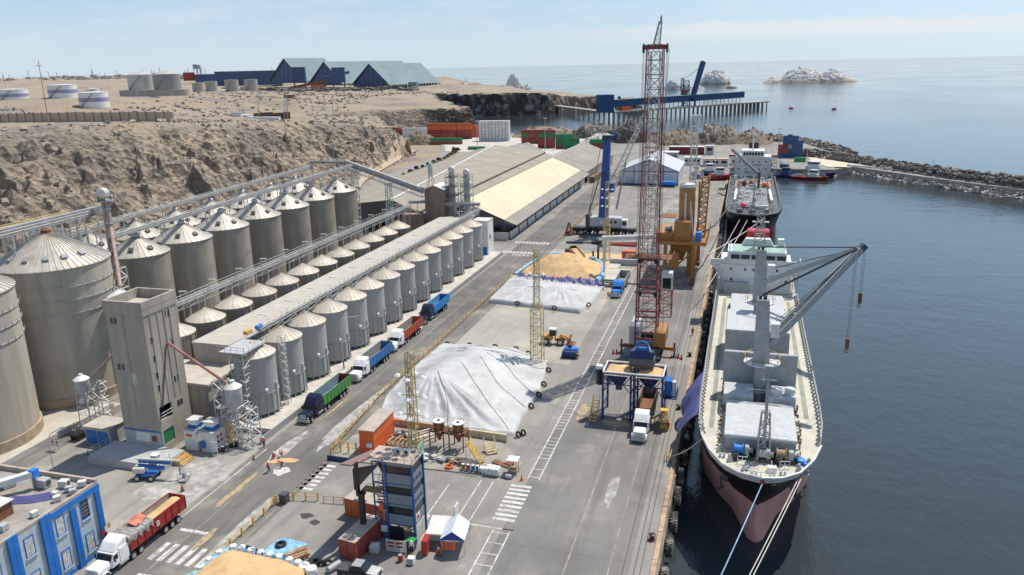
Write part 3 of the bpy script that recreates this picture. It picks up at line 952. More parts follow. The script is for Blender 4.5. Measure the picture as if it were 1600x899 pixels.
# grain chute from the elevator to the day bin, the bin, chutes from the tower
chutered = mat('chute_brown', (0.38,0.26,0.22), 0.7, var=0.25)
tag(obj('grain_chute', G().path([(-117.4,121.8,28.3),(-108.5,112.5,19.6)],0.34,8), chutered), 'thin brown grain pipe sloping down from the bucket elevator to a white bin', 'pipe')
bn = thing('day_bin', 'small white cone topped bin behind the top of the concrete tower', 'bin', (-106.8,110.2,0))
obj('shell', G().lathe(0,0,[(0.9,14.8),(1.9,16.0),(1.9,18.6)],24), steel, bn, smooth=True)
obj('roof', ribbed_cone(G(),2.0,18.65,19.7,14,0.05), white, bn)
g = G()
for a in range(4): g.tube((1.75*cos(a*pi/2+.78),1.75*sin(a*pi/2+.78),0),(1.75*cos(a*pi/2+.78),1.75*sin(a*pi/2+.78),16),0.12)
obj('leg', g, steel, bn)
# ------------------------------------------------------------ square concrete tower and what stands round it
tw = thing('concrete_tower', 'tall square concrete work tower with slot windows and a blue and white base', 'tower', (-84.2, 90.6, 0))
towm = mat('tower_concrete', (0.36,0.32,0.265), 0.9, 0, 0.16, 0.6, (0.27,0.235,0.2), 0.55, 0.16, streak=True)
W0, D0, H0 = 6.8, 7.2, 23.4
g = G()
# walls with the two door-size openings on the right face left open
g.bx(-W0,0,0,0.3,1.2,H0)
g.bx(-W0,-W0+0.3,0.3,D0,1.2,H0)
g.bx(-W0+0.3,0,D0-0.3,D0,1.2,H0)
g.bx(-0.3,0,0.3,D0-0.3,7.5,H0); g.bx(-0.3,0,3.2,D0-0.3,1.2,7.5)
g.bx(-0.3,0,0.3,3.2,3.5,5.2); g.bx(-0.3,0,0.3,0.55,1.2,3.5); g.bx(-0.3,0,2.95,3.2,1.2,3.5)
g.bx(-0.3,0,0.3,0.45,5.2,7.5)
g.bx(-W0,0,0,D0,0,1.197)
obj('wall', g, towm, tw)
obj('roof', G().bx(-W0+0.3,-0.3,0.3,D0-0.3,H0-0.6,H0-0.3), slabm, tw)
g = G()
for a in ((-W0-.15,0.15,-0.15,0.25),(-W0-.15,0.15,D0-0.25,D0+0.15),(-W0-.15,-W0+0.25,0.25,D0-0.25),(-0.25,0.15,0.25,D0-0.25)):
    g.bx(*a, H0-0.2 if False else H0+0.003, H0+1.15)
g.bx(-W0-.12,0.12,-0.12,-0.003,H0-1.0,H0); g.bx(0.003,0.12,-0.003,D0+.12,H0-1.0,H0)
obj('parapet', g, towm, tw)
g = G()
for y in (1.35,2.9,4.3,5.6): g.bx(0.002,0.1,y-0.12,y+0.12,8.0,H0-1.05)
g.bx(-3.9,-3.75,-0.1,-0.002,6.5,H0-1.05)
obj('pilaster', g, towm, tw)
def slot_window(x, y, z, face, h=0.95, w=0.42):
    if face == 'x':
        f = obj('window', G().bx(0.002,0.05,y-w/2-.06,y+w/2+.06,z-h/2-.06,z+h/2+.06), towm, tw)
        obj('pane', G().bx(0.052,0.07,y-w/2,y+w/2,z-h/2,z+h/2), glass, f)
    else:
        f = obj('window', G().bx(x-w/2-.06,x+w/2+.06,-0.05,-0.002,z-h/2-.06,z+h/2+.06), towm, tw)
        obj('pane', G().bx(x-w/2,x+w/2,-0.07,-0.052,z-h/2,z+h/2), glass, f)
for y, z in ((4.5,21.5),(5.4,21.4),(1.1,18.4),(5.4,16.8),(1.1,15.4),(1.1,12.7),(4.6,10.7),(5.5,10.7),(1.1,10.6),(4.7,6.6),(5.4,6.6)):
    slot_window(0, y, z, 'x')
for x, z in ((-5.8,21.4),(-5.1,21.4),(-5.8,14.0),(-5.0,14.0)):
    slot_window(x, 0, z, 'y')
obj('wall_patch', G().bx(-4.0,-2.9,-0.03,-0.003,11.1,13.1), conc_light, tw)
bw = obj('base_panel', G().bx(-W0-.03,0.03,-0.06,-0.003,1.2,3.5), midgrey, tw)
obj('base_trim', G().bx(-W0-.05,0.05,-0.09,-0.004,3.502,3.7).bx(-0.0,0.09,-0.09,-0.004,1.2,3.5), blue, tw)
obj('notice_board', G().bx(-4.7,-2.0,-0.11,-0.062,1.8,3.3), white, bw)
obj('vent_plate', G().bx(-1.7,-0.8,-0.11,-0.062,2.0,2.9), rust, bw)
obj('doorway', G().bx(-0.28,-0.12,0.56,2.94,1.2,3.4), paint('green_curtain',(0.02,0.2,0.09)), tw)
obj('balcony_rail', G().tube((0.0,0.45,5.9),(0.0,3.2,5.9),0.05).tube((0.0,0.45,6.4),(0.0,3.2,6.4),0.05), steel, tw)
obj('floor_edge', G().bx(-6,-0.32,0.5,6,5.0,5.15), conc, tw)
dk = thing('loading_deck', 'raised grey concrete deck with steps in front of the concrete tower', 'platform', (-84.2, 86, 0))
obj('slab', G().bx(-9.2,4.0,-0.9,4.55,0,1.2), midgrey, dk)
for k in range(5):
    obj('step', G().bx(4.02+0.0,6.2-0.0,2.2+0.001*k,4.4,0,0.2) if False else G().bx(4.003+0.36*k,4.003+0.36*(k+1),1.8,4.5,0,1.0-0.2*k), yellow if k % 2 else timber, dk)
g = G(); g.rail([(3.9,1.4,1.2),(3.9,-0.8,1.2),(1.2,-0.8,1.2)],1.0,1.1,0.04); g.rail([(-9.1,-0.8,1.2),(-6.5,-0.8,1.2)],1.0,1.1,0.04); g.rail([(-9.1,-0.8,1.2),(-9.1,4,1.2)],1.0,1.1,0.04)
obj('handrail', g, steel, dk)
kb = thing('concrete_kiosk', 'small beige cabinet standing on the edge of the loading deck', 'cabinet', (-81.5,85.9,1.2))
obj('body', G().bx(-0.5,0.5,-0.4,0.4,0,1.35), offwhite, kb); obj('lid', G().bx(-0.6,0.6,-0.5,0.5,1.352,1.45), white, kb)
sh = thing('roller_shed', 'low flat roofed shed with two blue roller doors left of the concrete tower', 'shed', (-96.6,92.2,0))
obj('wall', G().bx(-2.4,2.4,-1.6,2.2,0,2.9), midgrey, sh)
rp = G()
for k in range(6):
    obj('roof_panel', G().bx(-2.6+0.87*k,-2.6+0.87*k+0.85,-1.8,2.4,2.902,3.05), slabm, sh)
for k in (0,1):
    obj('roller_door', G().bx(-2.2+2.25*k,-0.15+2.25*k,-1.66,-1.602,0.1,2.4), blue, sh)
for k, (x, lab) in enumerate(((-80.6,'white cabinet with blue topped hut on its roof, beside the deck steps'),(-77.6,'white cabinet with red notices and blue topped hut, beside the oil drums'))):
    c = thing('service_cabinet', lab, 'cabinet', (x,94.2,0), 0, 'white service cabinets by the tower')
    obj('body', G().bx(-1.15,1.15,-1.5,1.5,0,3.3), white, c); obj('roof', G().bx(-1.3,1.3,-1.65,1.65,3.302,3.42), midgrey, c)
    obj('blue_band', G().bx(-0.8,0.8,-0.8,0.8,3.422,4.0), blue, c); obj('hut', G().bx(-0.78,0.78,-0.78,0.78,4.002,4.75), white, c); obj('hut_roof', G().bx(-0.95,0.95,-0.95,0.95,4.752,4.85), offwhite, c)
    if k:
        for q in range(4):
            obj('notice', G().bx(1.152,1.17,-0.6+0.8*(q % 2),-0.1+0.8*(q % 2),1.2+0.8*(q//2),1.7+0.8*(q//2)), red, c)
        obj('water_tank', G().lathe(-0.6,-1.85,[(0.35,0.9),(0.38,1.1),(0.38,1.8),(0.3,1.95)],12), blue, c)
    else:
        obj('notice', G().bx(-0.8,0.3,-1.52,-1.502,2.3,2.75), orange, c)
dr0 = None
for k, (x, y) in enumerate(((-76.1,92.9),(-75.5,93.5),(-75.1,95.0),(-74.5,95.5))):
    g = G(); g.lathe(0,0,[(0.29,0),(0.3,0.02),(0.3,0.3),(0.315,0.32),(0.3,0.34),(0.3,0.86),(0.29,0.88)],16)
    o = thing('oil_drum','black steel drum beside the white cabinet, %s from the left' % ORD[k],'drum',(x,y,0),0,'black drums by the cabinet')
    obj('body', g, black, o, smooth=True); obj('lid', G().lathe(0,0,[(0.26,0.881),(0.26,0.9)],16), midgrey, o)
# scaffold tower with loading bin, and its red chute from the tower
sc = thing('loading_bin', 'grey cone topped loading bin on a white lattice scaffold below the red chute', 'bin', (-75.2,97.2,0))
obj('shell', G().lathe(0,0,[(0.25,4.6),(1.35,6.6),(1.35,9.4)],24), midgrey, sc, smooth=True)
obj('roof', G().lathe(0,0,[(1.45,9.4),(0.4,10.2),(0.4,10.5),(0.05,10.6)],24), offwhite, sc, smooth=True)
g = G(); g.lattice((-2.3,0.3,0),(-2.3,0.3,10.2),1.9,1.9,0.08,0.05,7)
g.lattice((0.2,-0.2,0),(0.2,-0.2,6.6),3.2,3.0,0.1,0.06,4)
g.lattice((2.6,-0.6,0),(2.6,-0.6,6.2),2.6,2.2,0.09,0.05,4)
obj('scaffold', g, steel, sc)
obj('spout', G().path([(0.2,0,4.8),(2.2,-0.4,3.9)],0.3,8), chutered, sc)
obj('spout_end', G().path([(2.2,-0.4,3.9),(4.3,-0.8,3.8)],0.28,8), offwhite, sc)
obj('platform', G().bx(-3.3,-0.8,-0.7,1.3,5.6,5.7), steel, sc)
obj('ladder_cage', G().bx(-0.4,0.4,-2.2,-1.6,0,3.6) if False else G().lattice((-0.2,-1.6,0),(-0.2,-1.6,4.0),0.8,0.8,0.05,0.04,6), yellow, sc)
tag(obj('grain_chute', G().path([(-84.0,94.6,17.0),(-76.0,97.0,10.0)],0.24,8), mat('chute_red',(0.34,0.16,0.13),0.7,var=0.3)), 'long thin reddish chute from the concrete tower down to the loading bin', 'pipe')
tag(obj('chute_brace', G().tube((-84.0,91.6,7.3),(-84.05,94.4,16.8),0.07), darkgrey), 'thin dark stay leaning on the right face of the concrete tower', 'stay')
tag(obj('notice_board', G().bx(-76.6,-75.5,92.2,92.26,0.5,2.2).bx(-76.5,-76.4,92.27,92.33,0,2.1).bx(-75.7,-75.6,92.27,92.33,0,2.1), white), 'white notice board standing in front of the scaffold', 'board')
pt = thing('pallet','pale wooden pallet lying in front of the deck steps','pallet',(-79.4,88.6,0))
for k in range(5): obj('slat', G().bx(-0.9,0.9,-0.8+0.36*k,-0.5+0.36*k,0.12,0.16), timber, pt)
obj('runner', G().bx(-0.85,-0.7,-0.8,0.95,0,0.118).bx(0.7,0.85,-0.8,0.95,0,0.118), timber, pt)
# dosing bin left of the tower
db = thing('dosing_bin','grey bin with white cap on a pipe scaffold in front of the giant silos','bin',(-103.2,95.6,0))
obj('shell', G().lathe(0,0,[(0.5,5.6),(1.15,7.2),(1.15,8.7)],20), midgrey, db, smooth=True)
obj('roof', G().lathe(0,0,[(1.25,8.7),(0.3,9.4),(0.3,9.6),(0.02,9.62)],20), white, db, smooth=True)
g = G(); g.lattice((0.2,0.2,0),(0.2,0.2,6.5),2.3,2.0,0.08,0.05,5); g.lattice((2.2,1.2,0),(2.2,1.2,7.8),1.7,1.7,0.07,0.05,6)
obj('scaffold', g, steel, db)
obj('spout', G().tube((0,0,5.7),(-0.3,-0.6,4.6),0.3,0.4,10), white, db)
tag(obj('grain_chute', G().path([(-101.6,96.3,9.1),(-96.0,99.6,15.0)],0.2,8), chutered), 'short brown chute rising from the dosing bin to the concrete tower', 'pipe')
tag(obj('external_ladder', G().lattice((-92.3,93.5,0),(-92.3,93.5,14.5),1.1,1.1,0.07,0.05,16), darkgrey), 'dark zigzag ladder tower on the left flank of the concrete tower', 'ladder')
sk = thing('skip','dark open skip standing by the low wall','skip',(-101.5,91.5,0))
obj('body', G().extr([(-1.0,1.1),(-0.7,0),(0.7,0),(1.0,1.1)],(-0.8,0,0),'x',1.6), black, sk)
fsn = thing('fire_sign','red and white fire notice boards on posts by the low wall','sign',(-101.7,87.3,0))
for k,(x,m) in enumerate(((-0.5,red),(0.35,red))):
    b = obj('board', G().bx(x-0.36,x+0.4,-0.04,0.0,0.9,2.1), white, fsn)
    obj('emblem', G().lathe(x,-0.06,[(0.05,-0.0),(0.24,0.0),(0.24,0.02)],10,axis='y',z0=1.5), m, b)
    obj('border', G().bx(x-0.36,x+0.4,-0.06,-0.041,1.95,2.1).bx(x-0.36,x+0.4,-0.06,-0.041,0.9,1.0), m, b)
obj('post', G().bx(-0.5,-0.42,0.002,0.06,0,1.4).bx(0.4,0.48,0.002,0.06,0,1.4), steel, fsn)
# yard lamp left
yl = thing('street_lamp','thin curved street lamp behind the blue office building','lamp post',(-96.4,81.6,0))
obj('post', G().path([(0,0,0),(0,0,5.2),(0.4,0.3,6.2),(1.5,1.0,6.8)],0.06,6), steel, yl)
obj('lamp_head', G().rb((1.9,1.25,6.85),(0.9,0.3,0.16),0.6), lampm, yl)

# front silo access ladder frames
fr = thing('access_tower','pipe frame ladder tower with platform hugging the nearest roadside silo','ladder tower',(-77.0,102.3,1.0))
obj('lattice', G().lattice((0,0.2,0),(0,0.2,12.2),2.4,2.4,0.08,0.05,10), steel, fr)
g = G(); g.bx(-3.2,1.6,-1.0,5.4,12.2,12.32); g.rail([(-3.2,-1,12.32),(1.6,-1,12.32),(1.6,5.4,12.32)],1.0,1.2,0.04)
obj('platform', g, steel, fr)
tag(obj('conveyor_motor', G().lathe(0,0,[(0.3,-0.9),(0.38,-0.85),(0.38,0.5),(0.2,0.7)],12,axis='y'), skyblue, loc=(-80.0,112.6,14.0), smooth=True), 'blue motor at the near end of the roadside conveyor', 'motor')
tag(obj('gear_box', G().rb((0,0,0),(0.8,1.8,0.7)), yellow, loc=(-80.4,109.8,13.9), bev=0.1), 'yellow drive box at the near end of the roadside conveyor', 'gearbox')
fr2 = thing('ladder_tower','slim caged ladder between the first two roadside silos','ladder',(-74.3,110.3,1.0))
obj('lattice', G().lattice((0,0,0),(0,0,12.4),0.9,0.9,0.05,0.035,16), steel, fr2)
lp = thing('street_lamp','tall street lamp with rusty foot among the roadside silos','lamp post',(-72.4,127.3,1.0))
obj('post', G().path([(0,0,1.6),(0,0,9.6),(0.4,0.2,10.3),(3.4,1.4,10.6)],0.08,6), steel, lp); obj('foot', G().tube((0,0,0),(0,0,1.6),0.13), rust, lp)

# head house at the far end and its machinery
hh = thing('head_house','brown concrete head house with gabled top at the far end of the gallery','building',(-94.6,232,0))
hm_ = mat('head_house_concrete',(0.27,0.2,0.155),0.9,0,0.25,0.5,(0.16,0.12,0.1),0.6,0.25,streak=True)
g = G(); g.extr([(-3.2,0),(3.2,0),(3.2,19.6),(0,20.8),(-3.2,19.6)],(0,0,0),'y',7)
obj('wall', g, hm_, hh)
g = G()
for s in (-1,1):
    g.add([(0,-0.3,20.85),(s*3.6,-0.3,19.5),(s*3.6,7.3,19.5),(0,7.3,20.85),(0,-0.3,21.05),(s*3.6,-0.3,19.7),(s*3.6,7.3,19.7),(0,7.3,21.05)],[(4,5,6,7),(3,2,1,0),(0,1,5,4),(1,2,6,5),(2,3,7,6)])
obj('roof', g, offwhite, hh)
g = G()
for x in (-1.1,1.1): g.bx(x-0.2,x+0.2,-0.12,-0.002,0,19.5)
obj('pilaster', g, hm_, hh)
obj('lower_wing', G().bx(-11,-3.22,-1.5,2.0,0,11.5), hm_, hh); obj('lower_wing', G().bx(3.22,9,-1.5,2.0,0,11.2), hm_, hh)
hx = thing('cyclone','pale green cyclone on splayed legs on the head house roof','cyclone',(-96.2,234,20.4))
g = G()
for a in range(4): g.tube((1.5*cos(a*1.57+.8),1.5*sin(a*1.57+.8),-0.3),(0.4*cos(a*1.57+.8),0.4*sin(a*1.57+.8),4.0),0.14)
obj('leg', g, steel, hx)
obj('body', G().lathe(0,0,[(0.5,3.4),(0.8,4.2),(0.8,6.6),(0.5,7.4),(0.1,7.6)],14), teal, hx, smooth=True)
for k,(x,y,h,lab) in enumerate(((-90.0,236.5,25,'steel elevator leg with white round head right of the head house'),(-85.5,238,24,'slim steel elevator leg with ringed platforms farthest right of the head house'))):
    e = thing('elevator_leg', lab, 'elevator', (x,y,0))
    obj('leg', G().bx(-0.8,-0.1,-0.4,0.4,0,h).bx(0.2,0.9,-0.4,0.4,0,h), steel, e)
    for z_ in (14,17,20,23): obj('platform', G().bx(-1.7,1.7,-1.5,1.5,z_,z_+0.12).rail([(-1.7,-1.5,z_),(1.7,-1.5,z_),(1.7,1.5,z_)],1.0,1.2,0.05), rust if k == 0 else grey, e)
    obj('head', G().lathe(0,0,[(0.1,-0.9),(0.9,-0.8),(1.1,0),(0.9,0.8),(0.1,0.9)],14,axis='y',z0=h+0.6), offwhite, e, smooth=True)
    obj('frame', G().lattice((0,0,8),(0,0,h-1),3.2,3.2,0.1,0.07,6), steel, e)
box_conveyor('link_conveyor','short covered conveyor from the walkway to the head house, left side',(-103,231,15.5),(-98,233,15.5),legs=[(0.1,2),(0.5,2)])
box_conveyor('link_conveyor','short covered conveyor right of the head house above the white block',(-91.2,233,14.8),(-79.5,233,15.2),legs=[(0.3,2),(0.7,2),(0.95,12)])
wb = thing('white_block','white walled end block with a small dark window beside the last roadside silo','building',(-77.2,224.6,0))
obj('wall', G().bx(-2.2,3.0,-0.4,5.0,0,11.4), white, wb)
obj('parapet', G().bx(-2.3,3.1,-0.5,5.1,11.402,11.6), offwhite, wb)
for (y,z_) in ((0.6,6.2),): obj('window', G().bx(0.3,1.3,-0.45,-0.402,z_-1,z_+0.9), glass, wb)
obj('window', G().bx(3.002,3.05,1.2,2.2,5.6,7.0), glass, wb)
obj('blue_poster', G().bx(0.6,2.6,-0.46,-0.402,0.4,3.4), skyblue, wb)
# ------------------------------------------------------------ warehouses
shedroof = mat('shed_roof_grey', (0.3,0.266,0.212), 0.85, 0, 0.12, 0.15, (0.24,0.215,0.185), 0.5, 0.05, lines=('X' if False else 'Y',1.1,0.02), world=True)
creamroof = mat('shed_roof_cream', (0.6,0.52,0.38), 0.8, 0, 0.12, 0.12, (0.46,0.38,0.27), 0.6, 0.06, lines=('Y',1.1,0.02), world=True)
oldroof = mat('shed_roof_weathered', (0.265,0.245,0.21), 0.85, 0, 0.14, 0.15, (0.21,0.2,0.185), 0.5, 0.06, lines=('Y',1.1,0.02), world=True)
def slab4(g, a, b, c, d, t=0.25):
    return g.add([a,b,c,d]+[(p[0],p[1],p[2]-t) for p in (a,b,c,d)], [(0,1,2,3),(7,6,5,4),(0,4,5,1),(1,5,6,2),(2,6,7,3),(3,7,4,0)])
w1 = thing('warehouse', 'long warehouse with a cream front roof and grey rear roof beside the port road', 'warehouse', (-92, 250, 0))
def roofstrips(parent, name, y0, y1, n, ends, m, gap=0.04):
    """sheet strips along Y; ends = ((x0,z0),(x1,z1))"""
    (xa,za),(xb,zb) = ends
    L = (y1-y0)/n
    for i in range(n):
        obj(name, slab4(G(), (xa,y0+L*i+gap,za),(xa,y0+L*(i+1)-gap,za),(xb,y0+L*(i+1)-gap,zb),(xb,y0+L*i+gap,zb)) if xa > xb else slab4(G(), (xb,y0+L*i+gap,zb),(xb,y0+L*(i+1)-gap,zb),(xa,y0+L*(i+1)-gap,za),(xa,y0+L*i+gap,za)), m, parent)
roofstrips(w1, 'roof', 2, 134, 12, ((14.6,6.6),(0,12.6)), creamroof)
roofstrips(w1, 'roof', 134, 216, 6, ((17.5,5.6),(0,12.6)), oldroof)
roofstrips(w1, 'roof', 2, 216, 4, ((0,12.58),(-10.5,8.2)), shedroof)
roofstrips(w1, 'canopy', 2, 134, 12, ((19.0,4.9),(14.7,6.45)), oldroof)
obj('ridge_cap', G().beam((0,134,12.72),(0,216,12.72),0.7,0.12), offwhite, w1)
obj('ridge_band', G().beam((3.2,150,11.45),(14,150,7.15),0.5,0.12), offwhite, w1)
whitew = paint('white_wall', (0.6,0.59,0.56), amt=0.4)
for i in range(22):
    obj('wall_panel', G().bx(16.3,16.5,1.0+5.9*i,1.0+5.9*i+5.6,0,2.4), whitew, w1)
obj('wall_upper', G().bx(14.2,14.4,2,134,2.6,6.4).bx(14.2,14.4,134.1,216,0,6.4), darkgrey, w1)
g = G()
for i in range(12): g.bx(16.6,16.85,1.0+11.8*i,1.25+11.8*i,0,5.3)
obj('column', g, navy, w1)
obj('front_wall', G().bx(2.2,16.5,0.0,0.2,0,2.6), whitew, w1)
obj('front_beam', G().bx(-9,18.5,0.3,0.6,4.4,5.2).bx(14.0,14.4,0.25,0.6,0,4.3).bx(6.0,6.4,0.25,0.6,2.61,4.3), navy, w1)
g = G(); g.extr([(-10.5,5.25),(18.6,5.25),(14.6,6.3),(0,12.3),(-10.5,7.9)],(0,0.32,0),'y',0.2)
obj('gable', g, darkgrey, w1)
obj('interior_back', G().bx(-10,14,30,30.3,0,6.5), darkgrey, w1)
obj('rear_wall', G().bx(-10,14.1,215.5,215.8,0,8.0), offwhite, w1)
obj('side_wall_rear', G().bx(17.0,17.2,136,216,0,5.4), paint('khaki_wall',(0.3,0.25,0.18)), w1)
obj('window_block', G().bx(16.7,18.0,118,126,0,4.4), offwhite, w1)
cr = thing('cargo_crates','row of brown open topped bins along the rear of the long warehouse','crate',(-72.3,400,0))
for k in range(4): obj('bin', G().bx(-1.2,1.2,-14+8*k,-7+8*k,0,3.0), paint('brown_bins',(0.2,0.13,0.07)), cr)

w2 = thing('warehouse', 'wide grey roofed warehouse with a black open front behind the silos', 'warehouse', (-120, 252, 0))
A = [(-38,9,6.6),(-44,200,6.6)]; Rg = [(1,0,12.4),(-22,195,12.4)]; S1 = [(12.5,-4,9.0),(9.8,190,9.0)]
def strip_quads(parent, name, l, r, n, m, gap=0.0006):
    for i in range(n):
        a, b = i/n+gap, (i+1)/n-gap
        f = lambda p, t: tuple(p[0][k]+(p[1][k]-p[0][k])*t for k in range(3))
        obj(name, slab4(G(), f(l,a), f(r,a), f(r,b), f(l,b)), m, parent)
strip_quads(w2,'roof',A,Rg,8,shedroof); strip_quads(w2,'roof',Rg,S1,8,shedroof)
strip_quads(w2,'roof',[(12.5,-4,8.2),(9.8,190,8.2)],[(17.4,-6,7.2),(17.4,188,7.2)],6,shedroof)
obj('gutter_wall', G().beam((12.6,-4,8.5),(9.9,190,8.5),0.25,0.9), darkgrey, w2)
obj('ridge_cap', G().beam((1,0,12.55),(-22,195,12.55),0.8,0.14), white, w2)
g = G(); g.add([(-38,9.3,3.9),(15,-3.7,3.9),(15,-3.7,8.7),(1,0.3,12.1),(-38,9.3,6.3)],[(0,1,2,3,4)])
obj('gable', g, darkgrey, w2)
obj('back_wall', G().beam((-44,199.5,3),(26,187,3),0.3,6.5), darkgrey, w2)
obj('side_wall', G().beam((-37.8,10,3),(-43.8,199,3),0.3,6.4).beam((16,-3.6,3),(16,188,3),0.3,6.0), darkgrey, w2)
obj('interior_floor', G().bx(-36,14,12,60,0.0,0.02), asph, w2)
g = G()
for i in range(6):
    t = i/5; g.bx(-38+53*t-0.2,-38+53*t+0.2,9-13*t-0.2,9-13*t+0.2,0,3.9)
obj('column', g, darkgrey, w2)
w3 = thing('warehouse','smaller grey gabled shed with dark green gable beyond the long warehouse','warehouse',(-140,455,0))
strip_quads(w3,'roof',[(-12.5,7,6.0),(-4.5,39,6.0)],[(0,0,10),(8,32,10)],4,shedroof); strip_quads(w3,'roof',[(0,0,10),(8,32,10)],[(14.5,-13.5,5.6),(22.5,18.5,5.6)],4,oldroof)
g = G(); g.add([(-12,7.4,0),(14.2,-12.8,0),(14.2,-12.8,5.2),(0,.6,9.6),(-12,7.4,5.8),(-4.2,38,0),(22,18,0),(22,18,5.2),(7.8,31.4,9.6),(-4.2,38,5.8)],[(0,1,2,3,4),(9,8,7,6,5),(1,6,7,2),(5,0,4,9)])
obj('wall', g, paint('green_gable',(0.09,0.13,0.11)), w3)
obj('ridge_cap', G().beam((0,0,10.1),(8,32,10.1),0.6,0.12), offwhite, w3)
w4 = thing('tent_warehouse','white sheeted storage hall with blue frame lines behind the cranes','warehouse',(-44,383,0))
g = G(); g.extr([(-14,0),(14,0),(14,6.6),(0,12.2),(-14,6.6)],(0,0,0),'y',40)
obj('wall', g, paint('white_sheet',(0.55,0.57,0.6),amt=0.25), w4)
g = G()
for x in (-14,-7,0,7,14): g.bx(x-0.14,x+0.14,-0.16,-0.002,0.2,12.2-abs(x)*0.4)
g.bx(-14.1,14.1,-0.14,-0.004,6.4,6.75); g.bx(-14.1,14.1,-0.2,-0.003,0,0.7)
for s in (-1,1): g.beam((s*14,-0.1,6.7),(0,-0.1,12.3),0.3,0.4)
obj('frame', g, navy, w4)
for s in (-1,1):
    obj('roof', slab4(G(), (s*14.3,-0.4,6.65),(s*14.3,40.4,6.65),(0,40.4,12.45),(0,-0.4,12.45),0.15) if s > 0 else slab4(G(), (0,-0.4,12.45),(0,40.4,12.45),(s*14.3,40.4,6.65),(s*14.3,-0.4,6.65),0.15), paint('roof_white_grey',(0.5,0.52,0.55)), w4)
obj('door', G().bx(-11,-7.6,-0.1,-0.005,0.75,3.8), midgrey, w4)

# low buildings on the far quay
def small_building(name, label, x, y, sx, sy, h, m, wins=3, roofm=None):
    b = thing(name, label, 'building', (x,y,0))
    obj('wall', G().bx(-sx/2,sx/2,-sy/2,sy/2,0,h), m, b)
    obj('roof', G().bx(-sx/2-.3,sx/2+.3,-sy/2-.3,sy/2+.3,h+.002,h+0.3), roofm or offwhite, b)
    for i in range(wins):
        xx = -sx/2+sx*(i+.5)/wins
        obj('window', G().bx(xx-sx/wins*.32,xx+sx/wins*.32,-sy/2-.06,-sy/2-.002,h*.45,h*.8), glass, b)
    return b
small_building('port_building','two storey grey building with dark openings beyond the white hall',-41,462,9,8,7.5,grey,2)
small_building('port_building','low white building with a band of windows beyond the white hall',-28.5,466,9,6,4.2,white,4)
small_building('port_building','low beige building with pinkish roof near the moored boats',-15.5,462,14,7,4.0,offwhite,3,paint('pinkish_roof',(0.45,0.34,0.28)))
small_building('port_shed','long dark red shed below the rocks at the far yard',-36,522,22,6,4.6,darkred,0,offwhite)
small_building('port_shed','small grey shed at the right end of the red shed',-21.5,521,5,5,5.4,midgrey,1)
small_building('port_building','tiny white office with two windows near the black tanker bridge',-4,470,6,5,3.4,white,2)

# ------------------------------------------------------------ shipping containers
def container_mesh(L, name='body'):
    g = G()
    w, h = 1.22, 2.59
    n = int(L/0.6)
    for s in (-1, 1):       # corrugated long sides
        vs = []
        for i in range(n*4+1):
            x = -L/2+0.12+(L-0.24)*i/(n*4)
            d = w-0.03-(0.045 if (i % 4) in (2, 3) else 0)
            vs += [(x, s*d, 0.18), (x, s*d, h-0.12)]
        fs = [(2*i, 2*i+2, 2*i+3, 2*i+1) if s < 0 else (2*i+1, 2*i+3, 2*i+2, 2*i) for i in range(n*4)]
        g.add(vs, fs)
    for s in (-1, 1):
        g.bx(-L/2,L/2,s*w-0.06 if s > 0 else s*w,s*w if s > 0 else s*w+0.06,0,0.18)
        g.bx(-L/2,L/2,s*w-0.06 if s > 0 else s*w,s*w if s > 0 else s*w+0.06,h-0.12,h)
        for e in (-1, 1):
            g.bx(*( (e*L/2-0.12,e*L/2) if e > 0 else (e*L/2,e*L/2+0.12)), *((s*w-0.061,s*w+0.001) if s > 0 else (s*w-0.001,s*w+0.061)), 0.18, h-0.12)
    g.bx(-L/2+0.02,L/2-0.02,-w+0.06,w-0.06,h-0.1,h-0.02)
    g.bx(-L/2+0.03,L/2-0.03,-w+0.06,w-0.06,0.02,0.12)
    for e in (-1, 1):
        g.bx(*((e*L/2-0.1,e*L/2-0.03) if e > 0 else (e*L/2+0.03,e*L/2+0.1)),-w+0.06,w-0.06,0.12,h-0.1)
        for y in (-0.75,-0.25,0.25,0.75):
            xx = e*(L/2-0.01)
            g.bx(xx-0.02,xx+0.02,y-0.025,y+0.025,0.1,h-0.1)
    return g.mesh(name)
CM = {}
def container(label, x, y, z, L, rz, m, group=None, sheet_top=None):
    key = (L, m.name)
    if key not in CM:
        me = container_mesh(L)
        me.materials.append(m)
        CM[key] = me
    o = bpy.data.objects.new('shipping_container', CM[key])
    COL.objects.link(o)
    o.location = (x, y, z); o.rotation_euler = (0,0,rz)
    tag(o, label, 'container', group)
    return o
c_red = paint('container_red',(0.26,0.045,0.035),hue=0.2,amt=0.4); c_org = paint('container_orange',(0.58,0.13,0.04),hue=0.15,amt=0.35)
c_grn = paint('container_green',(0.02,0.2,0.07),hue=0.2,amt=0.3); c_wht = paint('container_white',(0.62,0.62,0.6),hue=0.08,amt=0.25)
c_blu = paint('container_blue',(0.03,0.09,0.21),hue=0.2,amt=0.3); c_gry = paint('container_grey',(0.28,0.27,0.25),hue=0.1,amt=0.3)
LV = ['bottom','second','third','fourth','fifth','sixth']
def lvl(k, n): return 'bottom' if k == 0 else 'top' if k == n-1 else LV[k]
def stack(x0, y0, nx, nz, L, rz, m, what, group, step=None, dz=2.6, dirv=(1,0), skipf=None, mf=None, namef=None):
    st = step or (L+0.35)
    for i in range(nx):
        for k in range(nz):
            if skipf and skipf(i, k): continue
            mm = mf(i, k) if mf else m
            w = namef(i, k) if namef else what[0]
            container('%s, %s column from left, %s level' % (w+' '+what[1], ORD[i], lvl(k, nz)), x0+dirv[0]*st*i, y0+dirv[1]*st*i, dz*k, L, rz, mm, group)
A0 = 0.12
